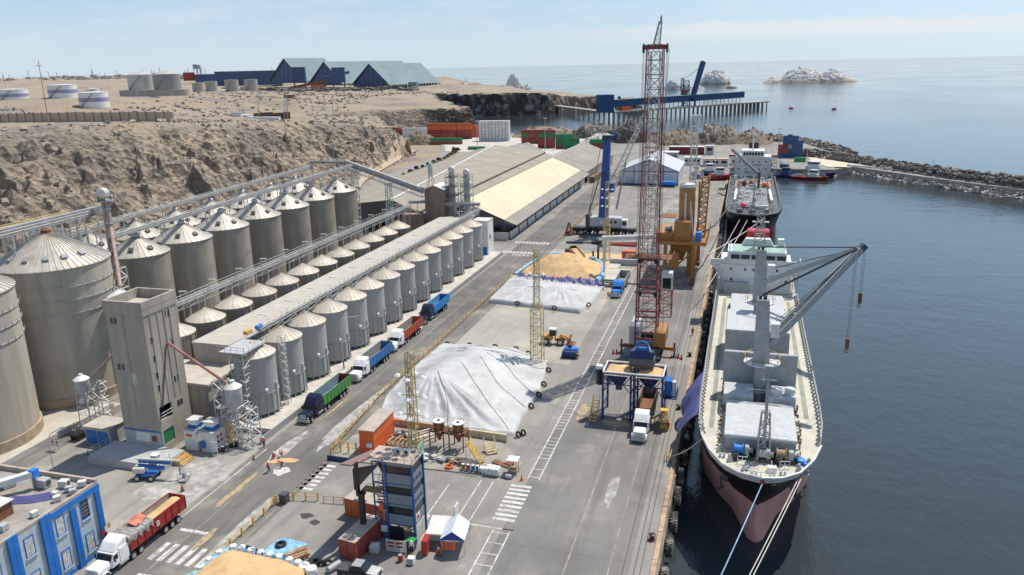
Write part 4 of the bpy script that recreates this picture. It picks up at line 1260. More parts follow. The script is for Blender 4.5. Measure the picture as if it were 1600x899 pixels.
stack(-201,598,9,6,6.06,pi/2+A0*0.6,c_wht,('white reefer container','in white stack'),'white refrigerated containers in one block',step=2.72,dz=2.68,dirv=(0.99,0.1))
stack(-246,612,3,5,12.19,A0,c_org,('orange container','in the long stack'),'orange containers in the long stack',dirv=(0.99,0.12),mf=lambda i,k: c_org if k > 2 else c_red,namef=lambda i,k: 'orange container' if k > 2 else 'red container')
stack(-277,632,2,3,12.19,A0,c_wht,('white container','behind the reds'),'pale containers behind the red stack',dirv=(0.99,0.12))
stack(-256,598,3,2,12.19,A0,c_red,('dark red container','before orange stack'),'dark red containers in front of the orange stack',dirv=(0.99,0.12))
stack(-247,592,2,1,12.19,A0,c_red,('dark red container','frontmost pair'),'front dark red containers',dirv=(0.99,0.12))
stack(-226,569,2,2,12.19,A0,c_grn,('green container','by green stack'),'green containers above red ones',dirv=(0.99,0.12),mf=lambda i,k: c_grn if k else c_red,namef=lambda i,k: 'green container' if k else 'red container')
stack(-311,668,2,2,6.06,A0,c_red,('red container','near rock cutting'),'red containers beside the rock cutting',mf=lambda i,k: c_red if k or i else c_grn,namef=lambda i,k: 'red container' if k or i else 'green container')
stack(-160,581,3,4,6.06,A0,c_red,('red container','before dark rocks'),'dark red and green stack by the rocks',mf=lambda i,k: c_grn if i == 0 and k == 2 else c_red,namef=lambda i,k: 'green container' if i == 0 and k == 2 else 'red container',step=5.9)
stack(-139,549,2,5,6.06,A0,c_red,('red container','tallest dark stack'),'tall dark red stack with a green layer',mf=lambda i,k: c_grn if k == 3 else c_red,namef=lambda i,k: 'green container' if k == 3 else 'red container')
stack(-125,545,3,4,6.06,A0,c_grn,('green container','in stepped stack'),'stepped green stack',mf=lambda i,k: c_red if i == 0 and k < 1 else c_grn,namef=lambda i,k: 'red container' if i == 0 and k < 1 else 'green container',skipf=lambda i,k: (i == 2 and k > 2),step=5.4)
stack(-96,536,1,3,12.19,A0,c_grn,('container','behind warehouse roof'),'two tone containers behind the warehouse roof',mf=lambda i,k: c_grn if k == 2 else c_red,namef=lambda i,k: 'green container' if k == 2 else 'red container')
stack(-183,533,1,1,12.19,A0,c_grn,('long green container','lying alone on yard'),None)
stack(-168,535,1,1,6.06,A0,c_grn,('short green container','beside the long one'),None)
stack(-292,650,1,2,12.19,A0,c_red,('long red container','left of the white pair'),'red pair left of the white containers')
stack(-215,632,1,4,12.19,A0,c_org,('orange container','right behind long stack'),'orange column at the right end')
# blue stack on the tug pier
stack(22.5,508,4,5,6.06,0.05,c_blu,('blue container','on tug pier'),'blue and red stack on the tug pier',step=2.62,mf=lambda i,k: c_red if i < 2 and k in (1,2) else (c_gry if i == 2 and k == 2 else c_blu),namef=lambda i,k: 'red container' if i < 2 and k in (1,2) else ('grey container' if i == 2 and k == 2 else 'blue container'),skipf=lambda i,k: (i < 1 and k > 2) or (i == 1 and k > 4) or (i == 3 and k > 3))
container('small green container near the foot of the blue stack', 31, 486, 0, 6.06, 0.05, c_grn)
stack(-56,513,3,1,6.06,0.05,c_red,('red container','left of red shed'),'containers under the rocks')
# containers near the camera
sheettop = mat('dusty_top',(0.4,0.34,0.29),0.9,0,0.15,0.8,(0.3,0.25,0.2),0.4,0.3)
def near_container(label, x, y, L, rz, m, top=True):
    c = thing('shipping_container', label, 'container', (x,y,0), rz)
    me = container_mesh(L).copy(); me.materials.append(m)
    obj('body', me, m, c)
    if top: obj('roof', G().bx(-L/2,L/2,-1.21,1.21,2.595,2.64), sheettop, c)
    for s in (-0.6,0.6): obj('door', G().bx(-L/2-0.012,-L/2+0.029,s-0.55,s+0.55,0.2,2.45), m, c)
    return c
near_container('orange red container with dusty top, farther one behind the black column', -45.0, 82.6, 6.06, -0.12, c_org)
near_container('dark red container with grey dusty top left of the black steel column', -42.8, 76.0, 6.06, pi/2-0.12, c_red)
oc = thing('orange_container','tall bright orange container block with pale roof beside the port road','container',(-52.9,101.6,0),0.02)
obj('body', container_mesh(7.6), paint('bright_orange',(0.72,0.13,0.03),amt=0.15), oc, rz=pi/2)
obj('upper_wall', G().bx(-1.2,1.2,-3.78,3.78,2.592,4.1), MATS['bright_orange'], oc)
obj('roof', G().bx(-1.35,1.35,-3.95,3.95,4.102,4.25), sheettop, oc)
obj('air_conditioner', G().bx(0.1,0.9,-4.2,-3.8,1.6,2.2), white, oc)
obj('door', G().bx(-1.0,-0.1,-3.84,-3.79,0.1,2.2), MATS['bright_orange'], oc)
# ------------------------------------------------------------ far shore: blue sheds, tanks, wall, pier, rocks, islands, breakwater
far_blue = paint('far_shed_blue',(0.045,0.09,0.2),amt=0.3)
far_roof = mat('far_shed_roof',(0.14,0.21,0.235),0.7,0,0.1,0.05,(0.2,0.24,0.25),0.4,0.03)
U = Vector((0.304,0.953,0)); V = Vector((-0.953,0.304,0))
def big_shed(label, B, w, L, h, z0):
    s = thing('storage_shed', label, 'shed', (B[0],B[1],z0), math.atan2(U.y,U.x))
    # local x along the ridge, y across (towards the left)
    g = G(); g.add([(0,0,0),(0,w,0),(0,w/2,h),(L,0,0),(L,w,0),(L,w/2,h)],[(0,2,1),(3,4,5),(0,1,4,3)])
    obj('wall', g, far_blue, s)
    n = 14
    for side in (0,1):
        for i in range(n):
            a, b = -3+(L+6)*i/n+0.15, -3+(L+6)*(i+1)/n-0.15
            y0, y1 = (-2.0, w/2) if side == 0 else (w+2.0, w/2)
            zz = 3.2
            q = [(a,y0,zz),(b,y0,zz),(b,y1,h+0.8),(a,y1,h+0.8)]
            if side: q = q[::-1]
            obj('roof_panel', slab4(G(), *q, 0.5), far_roof, s)
    g = G()
    for i in range(17): g.bx(L*i/16-0.7,L*i/16+0.7,-3.2,-1.8,-3,3.6)
    obj('buttress', g, conc_light, s, kind='stuff')
    g = G()
    for i in range(8): g.bx(-0.35,-0.02,w*(i+.5)/8-.4,w*(i+.5)/8+.4,0,h*(1-abs((i+.5)/8-.5)*2)*0.95)
    obj('wall_rib', g, darkgrey, s, kind='stuff')
    return s
B1 = Vector((-547,1181,0))
big_shed('nearest of three huge blue A frame storage sheds, rightmost', B1, 82, 122, 36, 29)
B2 = B1+V*100-U*4
big_shed('middle one of the three huge blue A frame storage sheds', B2, 80, 190, 38, 32)
B3 = B1+V*212+U*12
big_shed('leftmost and highest of the three huge blue A frame storage sheds', B3, 90, 90, 42, 36)
def box_building(name, label, x, y, z, sx, sy, h, rz, m, legs=0, roofm=None):
    b = thing(name, label, 'building', (x,y,z), rz)
    obj('wall', G().bx(-sx/2,sx/2,-sy/2,sy/2,legs,legs+h), m, b)
    obj('roof', G().bx(-sx/2-.5,sx/2+.5,-sy/2-.5,sy/2+.5,legs+h+.01,legs+h+0.6), roofm or far_roof, b)
    if legs:
        g = G()
        for a in (-1,1):
            for c in (-1,1): g.bx(a*sx*.42-.5,a*sx*.42+.5,c*sy*.42-.5,c*sy*.42+.5,-2,legs)
        obj('leg_frame', g, darkgrey, b, kind='stuff')
    g = G()
    k = max(3,int(sx/8))
    for i in range(k): g.bx(-sx/2+sx*(i+.5)/k-.3,-sx/2+sx*(i+.5)/k+.3,-sy/2-.3,-sy/2-.01,legs,legs+h)
    obj('wall_rib', g, darkgrey, b, kind='stuff')
    return b
box_building('transfer_tower','blue boxy transfer tower between leftmost and middle A frame sheds',-690,1150,29,20,18,24,0.45,far_blue,9)
box_building('transfer_tower','blue boxy transfer tower standing before the rightmost A frame shed',-612,1135,29,20,18,22,0.45,far_blue,9)
box_building('blue_hall','long low blue hall with ribs left of the A frame sheds',-945,1390,31,125,30,27,0.5,far_blue)
box_building('blue_hall','blue hall lower and farther left of the ribbed hall',-1180,1590,36,70,26,17,0.6,far_blue)
box_building('blue_hall','small blue hall farthest left on the skyline',-1330,1560,40,62,24,18,0.7,far_blue)
box_building('transfer_tower','small blue tower rising above the ribbed hall roof',-900,1450,40,20,16,32,0.5,far_blue)
box_building('red_building','red box building with white top near the water tower',-1225,1570,40,24,18,18,0.6,red,0,offwhite)
wt = thing('water_tower','small grey water tower on legs above the red building','tower',(-1255,1640,42))
g = G()
for a in (-1,1):
    for c in (-1,1): g.beam((a*6,c*6,0),(a*5,c*5,24),1.2)
obj('leg_frame', g, grey, wt); obj('tank', G().lathe(0,0,[(8,24),(9,25),(9,33),(7,35)],16), grey, wt)
for k,(p,q,lab) in enumerate((((-655,1160,44),(-625,1195,53),'short blue conveyor bridge climbing from transfer tower towards the middle shed'),((-690,1108,30),(-628,1125,41),'rusty inclined conveyor in front of the middle shed'),((-905,1440,62),(-800,1300,72),'long blue conveyor bridge from the ribbed hall to the leftmost shed'))):
    tag(obj('conveyor_bridge', G().beam(p,q,4,4), rust if k == 1 else far_blue), lab, 'conveyor')
container_far = paint('far_orange',(0.5,0.13,0.06))
tag(obj('orange_cabin', G().bx(-652,-630,1118,1126,29.5,35), container_far), 'orange cabin between the two blue transfer towers', 'cabin')
tag(obj('grey_cabin', G().bx(-512,-498,1172,1180,28,36), far_roof), 'small blue grey cabin by the buttresses of the rightmost shed', 'cabin')

purple = paint('purple_band',(0.3,0.29,0.46),amt=0.3)
tankwhite = paint('tank_white',(0.74,0.74,0.72),amt=0.18)
def tank(name, label, x, y, r, h, m, cone=0.6, band=None, group=None, z=None, stair=True):
    zz = tz(x,y)-0.6 if z is None else z
    t = thing(name, label, 'tank', (x,y,zz), 0, group)
    obj('shell', G().lathe(0,0,[(r,0),(r,h)],40), m, t, smooth=True)
    obj('roof', G().lathe(0,0,[(r+.1,h+.01),(r+.1,h+.25),(0.3,h+cone)],40), m if cone < 1 else roofmetal, t, smooth=True)
    if band: obj('band', G().lathe(0,0,[(r+.01,h*.42),(r+.05,h*.42),(r+.05,h*.68),(r+.01,h*.68)],40,caps=False), band, t)
    if stair:
        g = G(); k = 14
        for i in range(k):
            a, b = -1.9+1.1*i/k, -1.9+1.1*(i+1)/k
            g.beam(((r+.6)*cos(a),(r+.6)*sin(a),h*i/k),((r+.6)*cos(b),(r+.6)*sin(b),h*(i+1)/k),0.7,0.35)
        obj('stair', g, grey, t)
    return t
tank('oil_tank','white oil tank with purple band at the left edge of the plateau',-533,480,10.0,9.0,tankwhite,0.6,purple,'white banded tanks')
tank('oil_tank','white oil tank with purple band, middle of the three',-458,452,9.2,9.0,tankwhite,0.6,purple,'white banded tanks')
tank('oil_tank','white oil tank with purple band, rightmost and clearest of the three',-398,416,8.6,9.4,tankwhite,0.6,purple,'white banded tanks')
tank('oil_tank','small white tank squeezed between the two right banded tanks',-432,452,4,7,tankwhite,0.5,None,None)
tank('bulk_tank','pale grey cone roofed tank, left one of the pair on the round plinth',-468,541,10.2,11.5,paint('pale_tank',(0.5,0.5,0.46)),3.4,None,'cone roofed tank pair',44.8)
tank('bulk_tank','darker grey cone roofed tank, right one of the pair on the round plinth',-441,538,10.2,11.5,paint('dark_tank',(0.26,0.26,0.25)),3.4,None,'cone roofed tank pair',44.8)
g = G(); g.prism([(-456+24*cos(a)*1.3,540+15*sin(a)) for a in np.linspace(0,2*pi,40)[:-1]],40,44.8)
tag(obj('tank_plinth', g, conc), 'round grey wall carrying the pair of cone roofed tanks', 'plinth')
tg = paint('concrete_tank',(0.38,0.35,0.3),amt=0.4)
for k,(x,y,lab) in enumerate(((-715,932,'grey tank leftmost of the five on the plain'),(-670,900,'grey tank second from left of the five on the plain'),(-682,960,'grey tank behind the others of the five on the plain'),(-588,828,'grey tank nearest of the five on the plain'),(-582,858,'grey tank rightmost of the five on the plain'))):
    tank('storage_tank',lab,x,y,7.6 if k < 3 else 7.8,13.5,tg,0.4,None,'five grey tanks')
tank('water_tank','tiny white and purple tank alone on the sandy plain',-290,420,2.4,2.2,tankwhite,0.5,purple,None,None,False)

# perimeter wall on the rim of the plateau
pw = thing('perimeter_wall','long prefabricated beige wall with dark posts on the rim of the plateau','wall')
wallm = mat('beige_wall',(0.44,0.35,0.26),0.9,0,0.12,0.4,(0.36,0.28,0.21),0.4,0.2)
postm = mat('wall_post',(0.2,0.16,0.13),0.9)
def poly_points(pts, step):
    out = []
    for (ax,ay),(bx_,by_) in zip(pts[:-1],pts[1:]):
        L = math.hypot(bx_-ax,by_-ay); k = max(1,round(L/step))
        out += [(ax+(bx_-ax)*i/k, ay+(by_-ay)*i/k) for i in range(k)]
    return out+[pts[-1]]
wp = poly_points([(-420,262),(-322,281),(-282,288),(-246,301)],4.0)
for (ax,ay),(cx_,cy_) in zip(wp[:-1],wp[1:]):
    z0 = min(tz(ax,ay),tz(cx_,cy_))-0.5
    obj('wall_panel', G().beam((ax,ay,z0+2.35),(cx_,cy_,z0+2.35),0.15,4.7), wallm, pw)
    obj('post', G().rb((ax,ay,z0+2.5),(0.4,0.4,5.1),0.2), postm, pw)
# poles across the slope and plateau
pl0 = None
polelab = ['tall wooden power pole before the oil tanks, with crossarm','thin pole at the right of the perimeter wall','thin pole on the bare ground right of the wall end','slim pole standing high on the rock slope','slim pole half way down the rock slope','thin pole near the small purple tank','thin pole beside the pipe stacks','thin pole near the top of the rock cutting','far thin pole left of the grey tanks','far thin pole right of the oil tanks','slim pole above the rightmost storage silos','far pole near the dark rocks']
for k,(x,y,h) in enumerate(((-268,255,24),(-236,352,15),(-228,365,15),(-208,330,12),(-196,300,12),(-262,420,13),(-250,398,13),(-222,402,12),(-560,700,20),(-420,480,16),(-196,352,12),(-300,520,12))):
    p = thing('power_pole', polelab[k], 'pole', (x,y,tz(x,y)-0.5), 0, 'poles on the plateau')
    obj('post', G().tube((0,0,0),(0.3,0,h+0.5),0.2,0.12), timber if k == 0 else grey, p)
    if k in (0,8): obj('crossarm', G().beam((-1.6,0,h-1.5),(1.6,0,h-1.5),0.2), timber, p)
# pipe stacks and sheds on the plain
pk = thing('pipe_stack','dark stack of old machinery and pipes on the sandy plain','stack',(-252,388,tz(-252,388)))
for i in range(6): obj('pipe_bundle', G().rb((-9+3.6*i,0.8*(i % 2),1.2),(3.3,3.0,2.4+(i % 3)*0.5),0.1*i), rust if i % 2 else darkgrey, pk)
pk2 = thing('sheeted_heap','long white sheeted heap in front of the dark machinery','heap',(-252,380,tz(-252,380)))
for i in range(4): obj('heap', G().rb((-8+5*i,0,0.4),(5.2,2.6,1.4),0.05*i,0.04), white, pk2)

# town on the skyline
tr2 = random.Random(5)
town = G()
for k in range(150):
    a = tr2.uniform(0.02,1.0)
    x = -2700+1500*a+tr2.uniform(-150,150); y = 2550+tr2.uniform(-350,350)-500*a*tr2.random()
    zt = tz(x,y); s = tr2.uniform(6,15)
    town.bx(x-s,x+s,y-6,y+6,zt-3,zt+tr2.uniform(3,9))
obj('town_houses', town, paint('town_wall',(0.45,0.36,0.29)), kind='stuff')
town = G()
for k in range(70):
    x = -2500+1700*tr2.random(); y = 2200+tr2.uniform(-500,400)
    zt = tz(x,y)
    town.bx(x-.6,x+.6,y-.6,y+.6,zt,zt+tr2.uniform(14,34))
obj('town_poles', town, grey, kind='stuff')

# rocks, islands
def rock_mat(name, base, top, dark, thr=0.45):
    m = bpy.data.materials.new(name); m.use_nodes = True
    t = m.node_tree; b = t.nodes['Principled BSDF']; b.inputs['Roughness'].default_value = 0.95; b.inputs['Specular IOR Level'].default_value = 0.15
    L = t.links.new
    tcn = N('ShaderNodeTexCoord', t); geo = N('ShaderNodeNewGeometry', t)
    sx = N('ShaderNodeSeparateXYZ', t); L(tcn.outputs['Generated'], sx.inputs[0])
    def noise(sc, det=7):
        n = N('ShaderNodeTexNoise', t); n.inputs['Scale'].default_value = sc; n.inputs['Detail'].default_value = det; n.inputs['Roughness'].default_value = 0.68
        L(tcn.outputs['Generated'], n.inputs['Vector']); return n.outputs['Fac']
    def mix(f, a, c2):
        n = N('ShaderNodeMix', t, data_type='RGBA'); L(f, n.inputs['Factor'])
        for s, v in (('A', a), ('B', c2)):
            if isinstance(v, tuple): n.inputs[s].default_value = (*v, 1)
            else: L(v, n.inputs[s])
        return n.outputs['Result']
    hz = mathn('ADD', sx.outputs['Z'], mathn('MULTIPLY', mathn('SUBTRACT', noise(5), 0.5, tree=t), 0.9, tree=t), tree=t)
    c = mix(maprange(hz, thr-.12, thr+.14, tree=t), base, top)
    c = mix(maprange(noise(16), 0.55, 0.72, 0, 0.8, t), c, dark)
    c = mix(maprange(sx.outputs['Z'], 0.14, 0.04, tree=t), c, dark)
    L(c, b.inputs['Base Color'])
    bp = N('ShaderNodeBump', t); bp.inputs['Distance'].default_value = 1.5; L(noise(30), bp.inputs['Height']); L(bp.outputs[0], b.inputs['Normal'])
    return m
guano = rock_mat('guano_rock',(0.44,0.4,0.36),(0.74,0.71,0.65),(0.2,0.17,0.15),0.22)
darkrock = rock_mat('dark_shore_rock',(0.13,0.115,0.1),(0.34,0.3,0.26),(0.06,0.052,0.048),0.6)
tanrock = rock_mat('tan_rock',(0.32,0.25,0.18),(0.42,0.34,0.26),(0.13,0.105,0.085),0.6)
def rock(name, label, cat, x, y, z0, rx, ry, h, seed, m, rz=0.0, prof=1.6, cell=0.25, rg=1.0, peaks=None, group=None, nr=26, na=64):
    R = np.repeat(np.linspace(0,1,nr)[:,None],na,1); A_ = np.repeat(np.linspace(0,2*pi,na,endpoint=False)[None,:],nr,0)
    ex = R*np.cos(A_); ey = R*np.sin(A_)
    wob = 1+0.28*(fbm(np.cos(A_)*1.6+seed*3.1+50,np.sin(A_)*1.6+50,3,seed)-.5)
    px, py = ex*rx*wob, ey*ry*wob
    if peaks:
        zz = np.zeros_like(R)
        for (pxx,pyy,pr,ph) in peaks:
            d = np.hypot((ex-pxx)/pr,(ey-pyy)/pr)
            zz = np.maximum(zz, ph*np.clip(1-d**1.5,0,1))
        zz = zz*(1-R**6)
    else:
        zz = (1-R**prof)
    n1 = fbm(ex*2.2+seed,ey*2.2+seed*2+20,4,seed); n2 = cells(ex/cell+40,ey/cell+40,seed); n3 = cells(ex/cell*2.7+90,ey/cell*2.7+90,seed+4)
    zz = h*(zz*(0.62+0.6*n1)+np.clip(zz*3,0,1)*((n2-.5)*0.2+(n3-.5)*0.1)*rg)
    zz = np.where(R > 0.985, -3.0, zz)
    vs = np.stack([px,py,zz],-1).reshape(-1,3).tolist()
    fs = []
    for i in range(nr-1):
        for j in range(na):
            fs.append((i*na+j,(i+1)*na+j,(i+1)*na+(j+1) % na,i*na+(j+1) % na))
    o = obj(name, G().add(vs,fs), m, None, label, cat, group, loc=(x,y,z0), rz=rz)
    return o
rock('island','large white guano covered island on the horizon at the right','island',172,2440,-4.5,125,62,46,3,guano,0.03,rg=.45,peaks=[(-0.82,0,0.28,0.5),(-0.15,0.1,0.6,1.0),(0.38,0,0.5,0.85),(0.68,0,0.36,0.45)],cell=0.12,nr=40,na=110)
rock('island','steep white topped islet right of the ship loader boom','island',-92,2390,-4.5,46,34,38,9,guano,rg=.6,prof=3.2,cell=0.2)
rock('island','low whitish islet left of the ship loader boom','island',-148,1975,-4.5,52,22,21,14,guano,peaks=[(-0.55,0,0.45,1.0),(0.0,0,0.5,0.5),(0.6,0,0.4,0.3)],cell=0.2)
rock('sea_stack','pointed white and dark sea stack behind the headland','rock',-545,1900,-4.5,40,22,40,21,guano,rg=.7,peaks=[(-0.2,0,0.7,1.1),(0.5,0,0.4,0.5)],cell=0.22)
rock('sea_stack','small white topped rock right of the pointed sea stack','rock',-520,1890,-4.5,20,16,18,23,guano,prof=2.5)
rock('sea_stack','low white rocks left of the pointed sea stack','rock',-655,1890,-4.5,48,20,24,25,guano,peaks=[(-0.5,0,0.5,1),(0.4,0,0.5,0.6)])
rock('sea_rock','flat black rock awash beside the steep islet','rock',-40,1990,-4.5,16,8,5,27,darkrock)
rock('sea_rock','small black rock in the inlet behind the white containers','rock',-192,668,-4.5,12,7,5,28,darkrock)
darkrock2 = rock_mat('mixed_shore_rock',(.24,.2,.16),(.42,.36,.28),(.09,.08,.07),.5)
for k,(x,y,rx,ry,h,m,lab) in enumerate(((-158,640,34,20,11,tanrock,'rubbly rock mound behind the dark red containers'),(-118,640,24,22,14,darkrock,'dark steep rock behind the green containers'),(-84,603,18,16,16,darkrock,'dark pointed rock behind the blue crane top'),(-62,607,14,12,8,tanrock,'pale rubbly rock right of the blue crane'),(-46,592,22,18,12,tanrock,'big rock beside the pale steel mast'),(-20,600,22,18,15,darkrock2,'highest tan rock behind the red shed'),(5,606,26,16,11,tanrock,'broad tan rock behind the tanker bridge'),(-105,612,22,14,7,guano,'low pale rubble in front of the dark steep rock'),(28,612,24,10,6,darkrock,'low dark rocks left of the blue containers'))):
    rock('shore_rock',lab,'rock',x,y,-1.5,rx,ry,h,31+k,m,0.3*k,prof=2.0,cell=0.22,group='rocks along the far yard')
rock('knoll','brown rock knoll beside the bend of the paved road','rock',-243,573,-1,15,11,10,61,tanrock,0.4,prof=2.0)

# trestle pier with blue conveyor gallery and ship loader
pr = thing('trestle_pier','long concrete trestle pier carrying a blue conveyor gallery across the bay','pier',(-150,900,0))
pd = Vector((170,218,0)); pdn = pd.normalized(); pn = Vector((-pdn.y,pdn.x,0))
obj('deck', G().beam((0,0,4.6),pd+Vector((0,0,4.6)),18,1.6), conc, pr)
pm = G().tube((0,0,-9),(0,0,3.8),0.9,n=8).mesh('pile')
for i in range(36):
    q = pd*(i/35*0.99)
    for s in (-7.5,0,7.5):
        obj('pile', pm, conc, pr, loc=(q.x+pn.x*s,q.y+pn.y*s,0))
ap = [Vector((-145,215,5.5)),Vector((-5,5,4.6))]
obj('approach', G().beam(*ap,9,1.4), conc, pr)
for i in range(12):
    q = ap[0]+(ap[1]-ap[0])*(0.25+0.75*i/12)
    obj('pile', pm, conc, pr, loc=(q.x,q.y,0))
gm = paint('pier_blue',(0.02,0.07,0.19),amt=0.15)
g0, g1 = pdn*2+Vector((0,0,14)), pdn*232+Vector((0,0,15.2))
gl = obj('gallery', G().beam(g0,g1,7,7.2), gm, pr)
g = G()
for i in range(60):
    q = g0+(g1-g0)*(i/59); g.beam(q+pn*(-3.6)+Vector((0,0,-3.4)),q+pn*(-3.6)+Vector((0,0,3.4)),0.5,0.2)
obj('gallery_rib', g, navy, gl, kind='stuff')
obj('gallery_roof', G().beam(g0+Vector((0,0,3.8)),g1+Vector((0,0,3.8)),7.6,0.5), far_roof, gl)
g = G()
for i in range(15):
    q = g0+(g1-g0)*((i+.5)/15); 
    for s in (-3,3): g.beam((q.x+pn.x*s,q.y+pn.y*s,5.4),(q.x+pn.x*s,q.y+pn.y*s,q.z-3.6),0.8)
obj('gallery_leg', g, grey, pr, kind='stuff')
obj('transfer_tower', G().rb((pdn.x*4-6,pdn.y*4-6,14.5),(16,15,19),0.5), gm, pr)
obj('orange_cabin', G().rb((16,16,7),(14,7,5),0.9), orange, pr)
ld = thing('ship_loader','dark blue ship loader with raised boom on the trestle pier','ship loader',(-70,1009,5.4))
obj('boom', G().beam((4,2,6),(15,16,52),4.4,5.2), gm, ld)
obj('tower', G().lattice((-3,0,0),(-3,0,30),9,6,0.6,0.4,5), gm, ld)
obj('cabin', G().bx(-9,-1,-4,3,13,19), paint('rusty_red',(0.25,0.08,0.06)), ld)
obj('portal', G().bx(-7,-5,-8,8,0,9).bx(7,9,-8,8,0,9).bx(-7,9,-8,-6,9,11).bx(-7,9,6,8,9,11), gm, ld)
obj('mast', G().lattice((-8,2,19),(-8,2,33),4,3,0.4,0.3,4), darkgrey, ld)
obj('stay_rope', G().tube((-6,2,32),(13,14,46),0.25), darkgrey, ld)
for k,(x,y,lab) in enumerate(((105,1085,'small dark mooring buoy with reddish hull far right on the bay'),(55,1110,'small orange mooring buoy right of the pier end'),(-114,850,'small red buoy below the trestle pier'))):
    b = thing('mooring_buoy',lab,'buoy',(x,y,-4))
    obj('hull', G().lathe(0,0,[(2.4,-0.8),(3.0,0.4),(3.0,1.2),(0.6,1.7)],14), red if k else darkred, b, smooth=True); obj('post', G().tube((0,0,1.6),(0,0,3.0),0.4), orange, b)

# breakwater
core = [(48,452),(62,474),(84,438),(110,405),(150,365),(260,250)]
g = G(); n = len(core)
outer = [(26,530),(50,500),(76,462),(98,430),(128,395),(175,348),(290,232)]
poly = [(44,452),(58,470),(72,452),(84,436),(104,412),(140,374),(270,238),(292,258),(180,362),(134,408),(104,446),(82,476),(56,514),(30,545)]
g.prism(poly,-8,-0.4)
obj('breakwater_core', g, mat('breakwater_fill',(0.34,0.31,0.27),0.95,0,0.2,0.3), kind='structure')
obj('breakwater_road', G().prism([(52,476),(74,458),(92,434),(122,398),(200,318),(203,321),(126,404),(96,441),(78,465),(56,484)],-0.4,0.3), conc_light, kind='structure')
obj('sand_patch', G().prism([(36,516),(52,516),(56,484),(54,462),(44,462),(38,482)],0.0,0.35), mat('pale_sand',(0.56,0.5,0.38),0.95,0,0.12,0.3), kind='structure')
def stone_field(line, wid, zlo, zhi, n, smin, smax, seed, prof):
    r = random.Random(seed); g = G()
    pts = [Vector((a,b,0)) for a,b in line]
    seg = [(pts[i+1]-pts[i]).length for i in range(len(pts)-1)]; tot = sum(seg)
    for _ in range(n):
        t = r.random()*tot
        for i, s in enumerate(seg):
            if t <= s: break
            t -= s
        d = (pts[i+1]-pts[i]).normalized(); nn = Vector((-d.y,d.x,0))
        u = r.uniform(-1,1)
        p = pts[i]+d*t+nn*(u*wid)
        z = zlo+(zhi-zlo)*prof(u)+r.uniform(-.5,.3)
        s = r.uniform(smin,smax)
        m = Matrix.Rotation(r.random()*6.3,3,'Z') @ Matrix.Rotation(r.uniform(-.6,.6),3,'X')
        vs = []
        for q in ((-1,-1,-1),(1,-1,-1),(1,1,-1),(-1,1,-1),(-1,-1,1),(1,-1,1),(1,1,1),(-1,1,1)):
            v = Vector((q[0]*s*r.uniform(.6,1),q[1]*s*r.uniform(.5,.9),q[2]*s*r.uniform(.4,.75)))
            vs.append(tuple(m @ v + p + Vector((0,0,z))))
        g.add(vs,[(3,2,1,0),(4,5,6,7),(0,1,5,4),(1,2,6,5),(2,3,7,6),(3,0,4,7)])
    return g
armour = mat('armour_stone',(0.2,0.18,0.155),0.95,0,0.35,0.35,(0.1,0.088,0.078),0.6,0.25,world=True)
armour2 = mat('armour_stone_pale',(0.32,0.3,0.27),0.95,0,0.3,0.35,(0.17,0.155,0.14),0.6,0.25,world=True)
obj('crest_stones', stone_field(outer,3.5,-3.0,4.0,2200,.7,1.5,3,lambda u: 1-max(0,u)*0.9-max(0,-u)*0.35), armour, kind='stuff')
obj('inner_stones', stone_field([(57,471),(70,455),(84,436.5),(104,412),(140,374),(265,243)],4.2,-4.5,-0.2,1500,0.7,1.4,4,lambda u: 0.5+u*0.5), armour2, kind='stuff')
obj('shore_stones', stone_field([(-175,655),(-120,652),(-30,652),(26,648),(46,600),(60,530)],6,-4.5,1.0,1300,0.9,2.0,5,lambda u: 0.5+u*0.5), armour, kind='stuff')
obj('plateau_rubble', stone_field([(-560,420),(-430,362),(-330,318),(-262,330)],13,-1,1,10,1,1,8,lambda u: 0), armour2, kind='stuff') if False else None
def rubble(name, line, wid, n, smin, smax, seed, m):
    g = stone_field(line, wid, 0, 0, n, smin, smax, seed, lambda u: 0)
    v = np.array(g.v); c_ = v.reshape(-1,8,3).mean(1); z_ = terrain_z(c_[:,0],c_[:,1])[0]
    v[:,2] += np.repeat(z_,8); g.v = v.tolist()
    obj(name, g, m, kind='stuff')
rubble('plateau_rubble', [(-620,470),(-470,385),(-345,330),(-262,330)], 16, 900, .4, 1.3, 8, armour2)
rubble('plain_rubble', [(-300,420),(-420,640),(-520,900),(-440,1080)], 75, 1300, .5, 1.6, 9, armour)
rubble('ore_heaps', [(-800,1120),(-600,1040),(-470,1110)], 26, 260, 2, 5.5, 11, mat('dark_ore',(.12,.11,.105),.95,0,.3,.1,world=True))
for k,(x,y,sx,m_,lab) in enumerate(((-610,905,12,white,'small white cabin right of the five grey tanks'),(-590,880,8,red,'tiny red cabin beside the nearest grey tank'),(-745,985,14,white,'white cabin left of the five grey tanks'),(-505,600,10,offwhite,'small pale cabin behind the cone roofed tanks'),(-395,560,9,white,'white cabin on the plain before the cone roofed tanks'),(-470,760,10,rust,'rusty cabin half way across the plain'))):
    z_ = tz(x,y); c_ = thing('site_cabin',lab,'cabin',(x,y,z_)); obj('wall', G().bx(-sx/2,sx/2,-3,3,-.5,3.6), m_, c_); obj('roof', G().bx(-sx/2-.3,sx/2+.3,-3.3,3.3,3.602,3.9), grey, c_)
rubble('knoll_rubble', [(-215,400),(-230,450),(-280,520)], 22, 500, .4, 1.2, 10, armour2)
tag(obj('beacon_post', G().tube((88,424,0),(88,424,9),0.12), grey), 'thin post standing on the breakwater crest', 'post')

